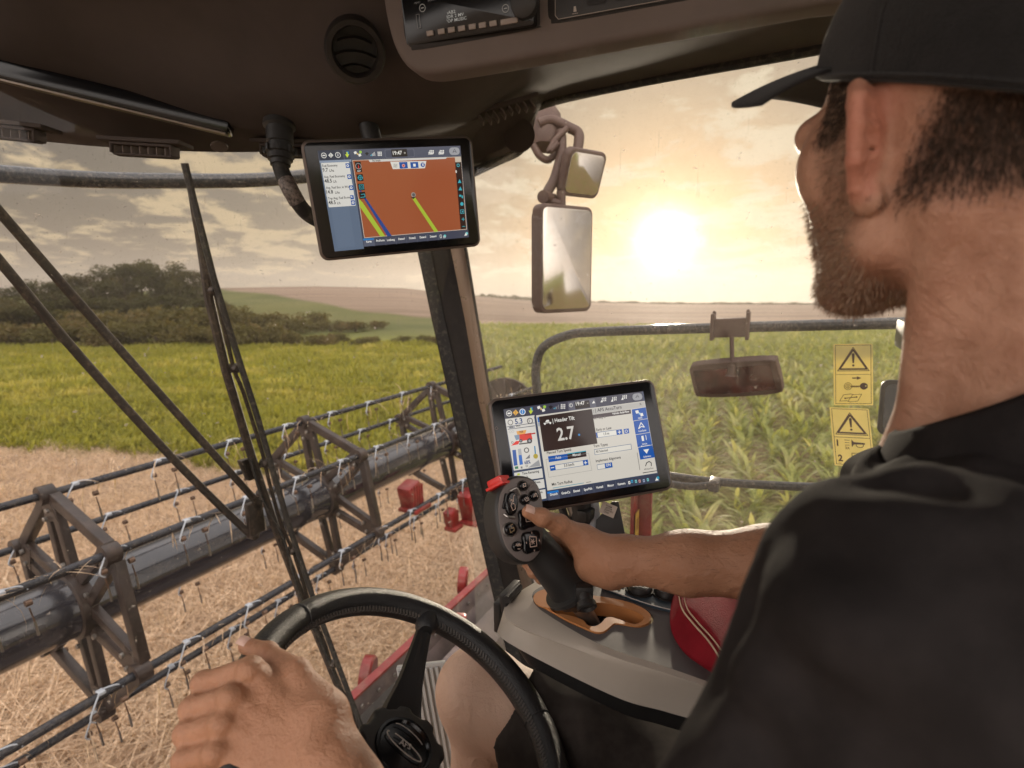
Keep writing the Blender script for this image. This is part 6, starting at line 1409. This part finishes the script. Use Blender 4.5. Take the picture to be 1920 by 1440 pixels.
def ear(sg):
    """pinna: plate with helix rim, hollow and lobe; local axes: out from the head, backward tilt"""
    o = lambda y, z, x: hd(sg*(.066+x), y, z)
    rimp = [(.004, -.010, .004), (.006, .012, .007), (.001, .028, .014), (-.008, .034, .022), (-.015, .026, .028), (-.018, .008, .030), (-.015, -.012, .026), (-.008, -.027, .016), (-.002, -.036, .007)]
    P_ = [o(y+.004, z, x) for y, z, x in rimp]; out = [Cone(a, b, .0046, .0046, .003) for a, b in zip(P_, P_[1:])]
    out += [Cone(o(y+.003, z, x-.001), o(-.010, z*.62+.002, -.002), .0034, .0050, .004) for y, z, x in rimp[2:-1]]+[Cone((P_[i]+P_[i+1])/2, o(-.010, (rimp[i][1]+rimp[i+1][1])*.31+.002, -.002), .0032, .0050, .004) for i in range(2, 7)]; out.append(Ell(o(-.006, -.034, .006), (.0065, .010, .011), HB, .006))
    out.append(Cut(Ell(o(-.001, .0, .014), (.009, .010, .018), HB), .004))
    out.append(Ell(o(.008, -.006, .004), (.006, .005, .007), HB, .004)); return out
torso = [Cone(N0+np.array([0, 0, -.04]), N0-tf*.02+np.array([0, 0, -.12]), .06, .09, .03), Ell(N0-tf*.01+np.array([0, 0, -.20]), (.165, .115, .16), TB, .05), Ell(N0-tf*.0+np.array([0, 0, -.36]), (.15, .125, .16), TB, .06), Ell(HIPC+np.array([0, 0, .04]), (.17, .14, .12), TB, .06)]
def arm(S, E_, W_, r=(.052, .043, .040, .027)): 
    m1 = E_+(W_-E_)*.28; return [Cone(S, S+(E_-S)*.45, r[0]+.004, r[0], .03), Cone(S+(E_-S)*.45, E_, r[0], r[1]-.003, .02), Cone(E_, m1, r[1]-.001, r[2]+.003, .02), Cone(m1, E_+(W_-E_)*.62, r[2]+.003, r[3]+.007, .02), Cone(E_+(W_-E_)*.62, W_, r[3]+.007, r[3], .02)]
legs = []
for H_, K_, A__ in ((HR_, KR, AR), (HL_, KL, AL)):
    legs += [Cone(H_, H_+(K_-H_)*.5, .080, .074, .03), Cone(H_+(K_-H_)*.5, K_, .074, .058, .03), Ell(K_, (.062, .060, .058), None, .02), Cone(K_, K_+(A__-K_)*.35, .054, .052, .03), Cone(K_+(A__-K_)*.35, A__, .052, .034, .03), Cone(A__, A__+np.array([-.12, .10, -.04]), .036, .028, .02)]
def finger(pts, rs, k=.004):
    p = [PP(*q) for q in pts]; out = []
    for i in range(len(p)-1): out.append(Cone(p[i], p[i+1], rs[i], rs[i+1]*.94, k))
    for i in range(1, len(p)-1): out.append(Ell(p[i], (rs[i]*1.06,)*3, None, k))
    return out
# left hand on the wheel rim
LH = [(finger([(470, 1254, .505), (381, 1280, .512), (382, 1292, .560), (425, 1286, .585)], [.0115, .0100, .0090, .0078]), .004),
      (finger([(437, 1307, .488), (360, 1328, .495), (362, 1342, .540), (405, 1338, .566)], [.0118, .0102, .0092, .0080]), .004),
      (finger([(418, 1356, .473), (349, 1374, .480), (352, 1388, .522), (392, 1384, .548)], [.0114, .0097, .0088, .0078]), .004),
      (finger([(405, 1411, .460), (346, 1424, .466), (352, 1436, .500), (388, 1434, .520)], [.0104, .0094, .0080, .0070]), .005),
      (finger([(612, 1340, .492), (556, 1262, .515), (500, 1226, .545), (462, 1211, .558)], [.0195, .0125, .0108, .0088]), .013)]
w0 = PP(640, 1462, .455)
palmL = [Cone(PP(470, 1256, .508), PP(590, 1400, .472), .0118, .016, .008), Cone(PP(437, 1308, .490), PP(600, 1430, .464), .0120, .016, .008), Cone(PP(418, 1357, .476), PP(600, 1450, .460), .0112, .016, .008), Cone(PP(405, 1412, .463), PP(600, 1475, .454), .0102, .016, .008),
         Ell(PP(522, 1380, .494), (.032, .032, .014), np.stack([V3(F_)*.5+np.array([.6, -.1, -.5]), np.array([-.5, .2, -.8]), np.array([.3, .9, .1])], 1)*0+np.eye(3), .02), Cone(PP(600, 1345, .487), PP(660, 1470, .462), .021, .022, .02), Cone(PP(610, 1435, .462), WL, .024, .027, .02),
         Cone(PP(560, 1290, .515), PP(505, 1290, .522), .011, .010, .012)]+[Ell(PP(*q), (r_,)*3, None, .005) for q, r_ in (((466, 1257, .498), .0112), ((432, 1309, .479), .0118), ((413, 1358, .466), .0110), ((401, 1411, .455), .0100))]
# right hand round the joystick grip
RH = [(finger([(1092, 1012, .712), (1048, 984, .694), (1016, 970, .676), (990, 960, .6705)], [.0185, .0130, .0108, .0086]), .010),
      (finger([(1066, 1012, .775), (1016, 1010, .795), (984, 1032, .782), (986, 1052, .760)], [.0115, .0100, .0090, .0080]), .008),
      (finger([(1074, 1034, .778), (1024, 1040, .800), (992, 1056, .785), (999, 1074, .752)], [.0115, .0100, .0092, .0084]), .008),
      (finger([(1084, 1058, .780), (1034, 1062, .802), (1004, 1070, .788), (1013, 1086, .757)], [.0110, .0098, .0088, .0080]), .008),
      (finger([(1096, 1080, .775), (1054, 1086, .796), (1030, 1096, .790), (1034, 1106, .765)], [.0100, .0086, .0078, .0070]), .008)]
palmR = [Cone(PP(1066, 1010, .775), PP(1160, 1045, .722), .0125, .018, .012), Cone(PP(1084, 1058, .780), PP(1160, 1062, .722), .0125, .018, .012), Cone(PP(1096, 1078, .772), PP(1150, 1074, .715), .0125, .020, .012),
         Cone(PP(1096, 1014, .712), PP(1150, 1042, .702), .0205, .023, .016), Cone(PP(1108, 1052, .716), PP(1150, 1058, .700), .0225, .023, .016), Cone(PP(1098, 1062, .745), PP(1140, 1068, .712), .018, .021, .016), Cone(PP(1150, 1050, .703), WRt, .025, .0265, .016)]
RHc = PP(1120, 1040, .71)
armR = [Cone(SR, ERr, .050, .046, .03), Cone(ERr, PP(1450, 1060, .628), .044, .0435, .02), Cone(PP(1450, 1060, .628), PP(1290, 1054, .668), .0435, .0355, .02), Cone(PP(1290, 1054, .668), WRt, .0355, .0262, .02), Cone(PP(1180, 1066, .682), PP(1300, 1078, .650), .006, .010, .012), Cone(PP(1185, 1082, .685), PP(1290, 1098, .655), .006, .010, .012)]
body_groups = [(torso, .03), (neck, .02), (head, .02), (ear(-1), .0035), (ear(1), .0035), (arm(SL, EL, WL), .03), (armR, .02), (legs, .04), (palmL, .012)]+LH+[(palmR, .015)]+RH
import time as _t; t0 = _t.time()
V, Fq = sdf_mesh(body_groups, np.array([-.40, .02, -1.12])+ez, np.array([.56, .92, .26])+ez, .0026)
print('body', len(V), len(Fq), round(_t.time()-t0, 1))
hl_ = (V-HCt)@HB            # head-local
def bl(x, a, b): t = np.clip((x-a)/(b-a), 0, 1); return t*t*(3-2*t)
rgh = RNG.normal(0, 1, len(V))
def low_noise(X, f, s_=0): return (np.sin(X[:, 0]*f+s_)*np.sin(X[:, 1]*f*1.13+1.7+s_)*np.sin(X[:, 2]*f*.93+.6)+.5*np.sin(X[:, 0]*f*2.3+X[:, 2]*f*1.9+s_))
nz_ = low_noise(hl_, 160)
x_, y_, z_ = np.abs(hl_[:, 0]), hl_[:, 1], hl_[:, 2]
inhead = bl(np.linalg.norm(hl_, axis=1), .19, .16)
# beard along the jaw and cheek, moustache, sideburn
beard = bl(z_, -.018, -.040)*bl(y_, -.006, .020)*bl(z_, -.135, -.118)*bl(x_+0*y_, -.2, -.1)*bl(z_+.9*np.maximum(.012-y_, 0), .5, .49)
beard = np.maximum(beard, bl(x_, .040, .056)*bl(y_, .006, .018)*bl(y_, .046, .030)*bl(z_, .060, .050)*bl(z_, -.05, -.03))
beard = beard*inhead
hairm = np.maximum(bl(y_+.55*z_, -.022+.0, -.052)*bl(z_, -.050, -.020)*1.0, bl(x_, .035, .055)*bl(y_, .004, .014)*bl(y_, .050, .038)*bl(z_, .004, .020))*inhead*bl(np.linalg.norm(V-EAR, axis=1), .024, .036)
earm = bl(np.linalg.norm((V-EAR), axis=1), .042, .030)*bl(x_, .070, .078)
hairm = hairm*(1-earm)
knee = np.zeros(len(V))
def segd(a, b): ab = b-a; t_ = np.clip(((V-a)@ab)/(ab@ab), 0, 1); return np.linalg.norm(V-a-t_[:, None]*ab, axis=1)
armm = np.clip(np.minimum(segd(HR_, KR), segd(KR, AR))/.02-6.0, 0, 1)
col = np.stack([beard*(1-earm), hairm, earm, armm], -1)
Msk = bpy.data.materials.new('skin'); Msk.use_nodes = True; Msk.node_tree.nodes.clear(); t = NT(Msk.node_tree)
ps = t.new('ShaderNodeNewGeometry').outputs['Position']; zn = t.new('ShaderNodeSeparateColor', {0: t.new('ShaderNodeAttribute', attribute_name='Col').outputs['Color']})
n1_ = t.noise(ps, 26, 5, .6); n2_ = t.noise(ps, 210, 3, .6); n3_ = t.noise(ps, 9, 3, .5)
skc = t.mix(t.ramp(n1_, .35, .68), (.36, .175, .110, 1), (.50, .275, .185, 1)); skc = t.mix(t.math('MULTIPLY', t.ramp(n3_, .5, .75), .35), skc, (.52, .24, .16, 1))
skc = t.mix(t.math('MULTIPLY', t.ramp(n2_, .60, .72), .30), skc, (.30, .13, .075, 1))
tan = t.math('MULTIPLY', t.ramp(t.new('ShaderNodeSeparateXYZ', {0: ps}).outputs[2], 3.06, 2.98), [n for n in t.n if n.type == 'ATTRIBUTE'][0].outputs['Alpha'])
skc = t.mix(t.math('SUBTRACT', 1.0, [n for n in t.n if n.type == 'ATTRIBUTE'][0].outputs['Alpha']), skc, t.mix(n1_, (.50, .31, .22, 1), (.66, .45, .34, 1)))
skc = t.mix(t.math('MULTIPLY', tan, .7), skc, (.36, .17, .088, 1))
skc = t.mix(t.math('MULTIPLY', zn.outputs[2], .45), skc, (.52, .16, .11, 1))
hb = t.ramp(n2_, .3, .62)
skc = t.mix(t.math('MULTIPLY', zn.outputs[0], t.math('ADD', t.math('MULTIPLY', hb, .35), .28)), skc, (.15, .088, .055, 1))
skc = t.mix(t.math('MULTIPLY', zn.outputs[1], t.math('ADD', t.math('MULTIPLY', hb, .3), .42)), skc, (.085, .054, .038, 1))
b_ = t.new('ShaderNodeBsdfPrincipled', {'Base Color': skc, 'Roughness': .50}); b_.inputs['Subsurface Weight'].default_value = .07; b_.inputs['Subsurface Radius'].default_value = (1, .35, .2); b_.inputs['Subsurface Scale'].default_value = .006; b_.inputs['Specular IOR Level'].default_value = .4
bp = t.new('ShaderNodeBump', {'Strength': .8, 'Distance': .0013, 'Height': t.math('ADD', t.noise(ps, 420, 4, .65), t.math('ADD', t.math('MULTIPLY', t.noise(ps, 95, 4, .7, .6), .8), t.math('MULTIPLY', t.noise(ps, 38, 3, .5, 1.2), 3.0)))}); t.put(b_.inputs['Normal'], bp)
t.new('ShaderNodeOutputMaterial', {'Surface': b_})
M_shirt = mat('shirt_cloth', (.020, .017, .0168), .85, var=.2, vscale=40, bump=.5, bscale=800, spec=.1)
M_short = mat('shorts_cloth', (.052, .043, .038), .85, var=.25, vscale=30, bump=.5, bscale=1500, spec=.12)
M_cap = mat('cap_cloth', (.012, .011, .011), .9, var=.2, vscale=60, bump=.7, bscale=900, spec=.2, sheen=.15)
man = empty('person', V3(W(-.05, .485, -1.1)), 'driver in black cap, dark polo shirt and shorts, hands on steering wheel and joystick', 'person')
def np_child(name, V_, F2, mt, par, col=None, smooth=True):
    b0 = np.array(rootloc(par)); return link(name, np_mesh(name, V_-b0, F2, mt, col=col, smooth=smooth), (0, 0, 0), par)
body = np_child('body', V, Fq, Msk, man, col=col)
# fingernail of the right thumb and left thumb
for (q0, q1, off, rr, nvec) in [((990, 960, .6705), (1016, 970, .676), .0078, .0062, None), ((462, 1211, .558), (500, 1226, .545), .0078, .0062, None)]:
    a, b = Vector(PP(*q0)), Vector(PP(*q1)); ax = (a-b).normalized(); c = a+ax*.001; v_ = (EYE-c).normalized(); v_ = (v_+Vector((0, 0, .8))); v_ = (v_-ax*v_.dot(ax)).normalized(); sd = ax.cross(v_); rows = []
    for i in np.linspace(-1, 1, 9):
        rows.append([c+ax*(j*.0065)+v_*(.0078*math.cos(i*.62)+.0020-.0012*abs(j)**3)+sd*(.0092*math.sin(i*.62)*(1-.12*j*j)) for j in np.linspace(-1, 1, 9)])
    m = MB(); m.grid(rows); m.build('fingernail', mat('nail', (.62, .40, .32), .28, spec=.6), body, angle=180)

# clothing
def folds(amp, seeds, f0, box=None):
    def f(X):
        s_ = 0
        for i, (a, b, c, ph, fr) in enumerate(seeds):
            q = X[:, 0]*a+X[:, 1]*b+X[:, 2]*c; s_ = s_+np.sin(q*fr+ph+1.6*np.sin((X[:, 0]*b-X[:, 2]*a+X[:, 1]*c)*fr*.45+ph))/(1+.3*i)
        return s_*amp
    return f
sg = 0.0085
shirt_g = [([Cone(N0+np.array([0, 0, -.05]), N0-tf*.02+np.array([0, 0, -.12]), .068, .10, .03), Cone(N0+np.array([0, 0, -.062]), SL+np.array([0, 0, .0]), .062, .060, .06), Cone(N0-tf*.055+np.array([0, 0, -.06]), SL-tf*.03+np.array([0, 0, -.02]), .055, .06, .06), Cone(N0+np.array([0, 0, -.075]), SR, .050, .055, .05),
             Ell(N0-tf*.012+np.array([0, 0, -.20]), (.178, .125, .17), TB, .05), Ell(N0+tf*.01+np.array([0, 0, -.38]), (.172, .148, .18), TB, .08), Ell(HIPC+np.array([0, 0, .07]), (.19, .16, .12), TB, .06),
             Cone(SL, SL+(EL-SL)*.72, .064, .066, .045), Cone(SR, SR+(ERr-SR)*.75, .060, .060, .04),
             Cut(Cone(hd(0, -.030, -.055), N0+np.array([0, 0, -.02]), .058, .058), .01)], .01)]
fs_ = folds(.0026, [(1, .3, .6, .3, 36), (-.4, .8, .7, 2.1, 52), (.5, -.7, .9, 4.4, 30), (.9, .6, -.5, 1.1, 95), (.1, .3, 1.2, 3.0, 26)], 1)
def hit(px, py):
    q = V3(ray(px, py)); s_ = .12
    for _ in range(60): s_ += float(scene_eval(shirt_g, (ez+q*s_)[None])[0])*.7
    return ez+q*s_
CR = []
for line, wd, dp in [([(1655, 862), (1740, 835), (1830, 800), (1960, 760)], .007, .005), ([(1440, 1070), (1425, 1130), (1400, 1200), (1350, 1330)], .008, .005), ([(1500, 1015), (1570, 1060), (1625, 1140), (1640, 1240)], .010, .005),
                     ([(1455, 1180), (1510, 1250), (1530, 1330), (1520, 1440)], .009, .006), ([(1720, 960), (1790, 1060), (1830, 1200), (1840, 1330)], .013, .006), ([(1640, 1280), (1670, 1360), (1680, 1460)], .010, .006), ([(1560, 905), (1640, 915), (1760, 905), (1900, 880)], .008, .004), ([(1400, 1300), (1440, 1380), (1440, 1460)], .008, .005)]:
    p_ = [hit(*q) for q in line]; CR += [(a, b, wd, dp) for a, b in zip(p_, p_[1:])]
def fs2(X):
    s_ = fs_(X)
    for a, b, wd, dp in CR:
        ab = b-a; t_ = np.clip(((X-a)@ab)/(ab@ab), 0, 1); dd = np.linalg.norm(X-a-t_[:, None]*ab, axis=1)
        s_ = s_+dp*.75*np.exp(-(dd/(wd*1.5))**2)-dp*.35*np.exp(-((dd-wd*3.2)/(wd*1.6))**2)
    return s_
Vs, Fs = sdf_mesh(shirt_g, np.array([-.05, .0, -.68])+ez, np.array([.62, .72, .02])+ez, .0045, disp=fs2)
np_child('polo_shirt', Vs, Fs, M_shirt, man)
# folded collar round the neck
m = MB(); rows = []

for rr, dz, sp in ((.0605, -.012, 0), (.0615, .012, 0), (.0625, .022, 0), (.0655, .026, .3), (.0695, .022, .6), (.076, .002, 1), (.086, -.022, 1.3), (.0975, -.046, 1.6), (.1045, -.058, 1.7), (.1030, -.061, 1.7)):
    row_ = []
    for k in range(-44, 45):
        a = math.pi*.955*k/44; fwd = -math.cos(a); lat = math.sin(a)     # a=0 is the nape, +-pi the throat
        cen = Vector(N0)+Vector((0.014, 0, .058))
        h = .046*math.cos(a)-.026
        ptx = 1+.22*sp*max(0, -math.cos(a))**4
        row_.append(cen+Vector(tr_)*(lat*rr*1.02)+Vector(tf)*(fwd*rr*(1.0+.0*sp))+Vector((0, 0, h+dz*ptx+.0025*math.sin(5*a+sp)*sp)))
    rows.append(row_)
m.grid(rows, thick=(0, 0, -.0012)); m.build('collar', M_shirt, man, angle=180)
kd = (HR_-KR)/np.linalg.norm(HR_-KR)
sh_g = [([Ell(HIPC+np.array([0, 0, .01]), (.185, .16, .13), TB), Cone(HR_, KR+(HR_-KR)*.08, .102, .086, .05), Cone(HL_, KL+(HL_-KL)*.16, .102, .083, .05),
          Cut(Ell(KR-kd*.14, (.243,)*3), .003), Cut(Ell(KL-kd*.14, (.205,)*3), .003)], .01)]
kd = (HR_-KR)/np.linalg.norm(HR_-KR)
def fsh(X):
    q = (X-KR)@kd; return .0026*2.2*np.sin(q*52+2.2*np.sin(X[:, 2]*30+X[:, 0]*24))*np.clip(1.2-q*2.2, .2, 1)+.0018*np.sin(X[:, 0]*44+X[:, 2]*60+2*np.sin(q*22))
Vh, Fh = sdf_mesh(sh_g, np.array([-.32, .20, -.80])+ez, np.array([.56, .86, -.36])+ez, .0034, disp=fsh)
np_child('shorts', Vh, Fh, M_short, man)

# cap
CB = HB
def cap_h(a, t):
    """a: angle round the head (0 = front), t: 0 at the lower edge .. 1 at the top"""
    rx, ry = .0850, .1075; base = .034+.043*math.cos(a)-.002*math.cos(2*a)+.016*max(0, math.cos(a))**4; el = t*math.pi/2
    sq = math.cos(el)**.62; x = rx*math.sin(a)*sq; y = -.012+ry*math.cos(a)*sq; z = base+(.148-base)*math.sin(el)**1.05
    return hd(x, y, z)
m = MB(); rows = []
for t_ in np.linspace(0, 1, 16): rows.append([Vector(cap_h(a, t_)) for a in np.linspace(0, 2*math.pi, 61)])
m.grid(rows)
inner_ = [[Vector(HCt)+(p-Vector(HCt))*.965 for p in rows[0]], rows[0]]; m.grid(inner_)
cp_ = m.build('cap', M_cap, man, angle=180)
m = MB()
for k in range(6):
    a = k*math.pi/3+.52; pts = [Vector(cap_h(a, t_))+(Vector(cap_h(a, t_))-Vector(HCt)).normalized()*.0006 for t_ in np.linspace(0, .97, 14)]; m.tube(pts, .0011, 5)
m.build('cap_seam', M_cap, cp_)
m = MB(); m.tube([Vector(cap_h(a, .02))*1.0+(Vector(cap_h(a, .0))-Vector(HCt)).normalized()*.0004 for a in np.linspace(0, 2*math.pi, 60)], .0016, 6); m.build('cap_band', M_cap, cp_)
m = MB(); m.lathe([(0, .008), (.003, .007), (.005, 0)], Vector(cap_h(0, 1))-Vector(hu)*.001, hu, 16); m.build('cap_button', M_cap, cp_)
m = MB(); rows = []
for j in np.linspace(0, 1, 9):
    row_ = []
    for a in np.linspace(-R(68), R(68), 31):
        b0 = Vector(cap_h(a, .03)); L = .088*max(0, math.cos(a*1.15))**.40; out = Vector(hf)*1.0+Vector(hr)*(math.sin(a)*.42)
        droop = -.014*math.sin(a)**2*j+.010*j*(1-j)+.004*j
        row_.append(b0+out*(L*j)+Vector(hu)*(droop+.004))
    rows.append(row_)
m.grid(rows, thick=Vector(hu)*-.0028); m.build('cap_brim', M_cap, cp_, angle=180)

# short hair, beard and arm hair as fine strands
def strands(mask, n, L, w, nm, mt, down=.5, lift=.5, par=None, seed=1, flow=None):
    rg = np.random.default_rng(seed); p_ = mask/mask.sum(); idx = rg.choice(len(V), n, p=p_); X = V[idx]+rg.normal(0, .0011, (n, 3)); G_ = grad(body_groups, X)
    fl = np.array([0, 0, -1.0]) if flow is None else flow
    d = G_*lift+fl*down+rg.normal(0, .15, (n, 3)); d /= np.linalg.norm(d, axis=1)[:, None]; Ln = L*rg.uniform(.5, 1.25, n)[:, None]
    sd = np.cross(d, rg.normal(size=(n, 3))); sd /= np.linalg.norm(sd, axis=1)[:, None]; mid = X+d*Ln*.5; tip = mid+(d*.8+fl*.35)*Ln*.5
    X0 = X-G_*.001; VV = np.stack([X0-sd*w, X0+sd*w, mid+sd*w*.7, mid-sd*w*.7, tip+sd*w*.12, tip-sd*w*.12], 1).reshape(-1, 3); b = np.arange(n)[:, None]*6
    FF = np.concatenate([b+np.array([0, 1, 2, 3]), b+np.array([3, 2, 4, 5])]); return np_child(nm, VV, FF, mt, par or man, smooth=False)
M_hair = mat('hair', (.045, .026, .016), .55, var=.4, vscale=300); M_beard = mat('beard_hair', (.30, .195, .125), .55, var=.5, vscale=400)
vis = (hl_[:, 0] < .03)
capz = .034+.043*np.cos(np.arctan2(hl_[:, 0], hl_[:, 1]))
strands(hairm**1.5*(z_ < capz+.012)*vis+1e-9, 17000, .0052, .00022, 'hair', M_hair, .85, .28, seed=3)
strands((beard*(1-earm))**1.5*vis+1e-9, 9000, .0045, .00020, 'beard', M_beard, .35, .6, seed=4, flow=np.array(hf*.3-hu*.9))
fa = bl(np.linalg.norm(V-WRt, axis=1), .40, .30)*(V[:, 0] > WRt[0]-.01)*(V[:, 1] > .5)*(V[:, 2] > 3.2-.40)
ad = (WRt-ERr)/np.linalg.norm(WRt-ERr)
strands(fa+1e-9, 2600, .010, .00011, 'arm_hair', M_hair, .8, .25, seed=6, flow=ad)

# low evening air over the fields
if HAZE > 0:
    m = MB(); m.box((0, 0, 34), (2600, 2600, 76)); hz = m.build('haze', [], None, smooth=False); tag(hz, kind='stuff')
    Mh = bpy.data.materials.new('haze'); Mh.use_nodes = True; Mh.node_tree.nodes.clear(); t = NT(Mh.node_tree)
    v = t.new('ShaderNodeVolumePrincipled', {'Color': (1, .93, .85, 1), 'Density': HAZE, 'Anisotropy': .55}); o_ = t.new('ShaderNodeOutputMaterial'); t.l.new(v.outputs[0], o_.inputs['Volume'])
    hz.data.materials.append(Mh)
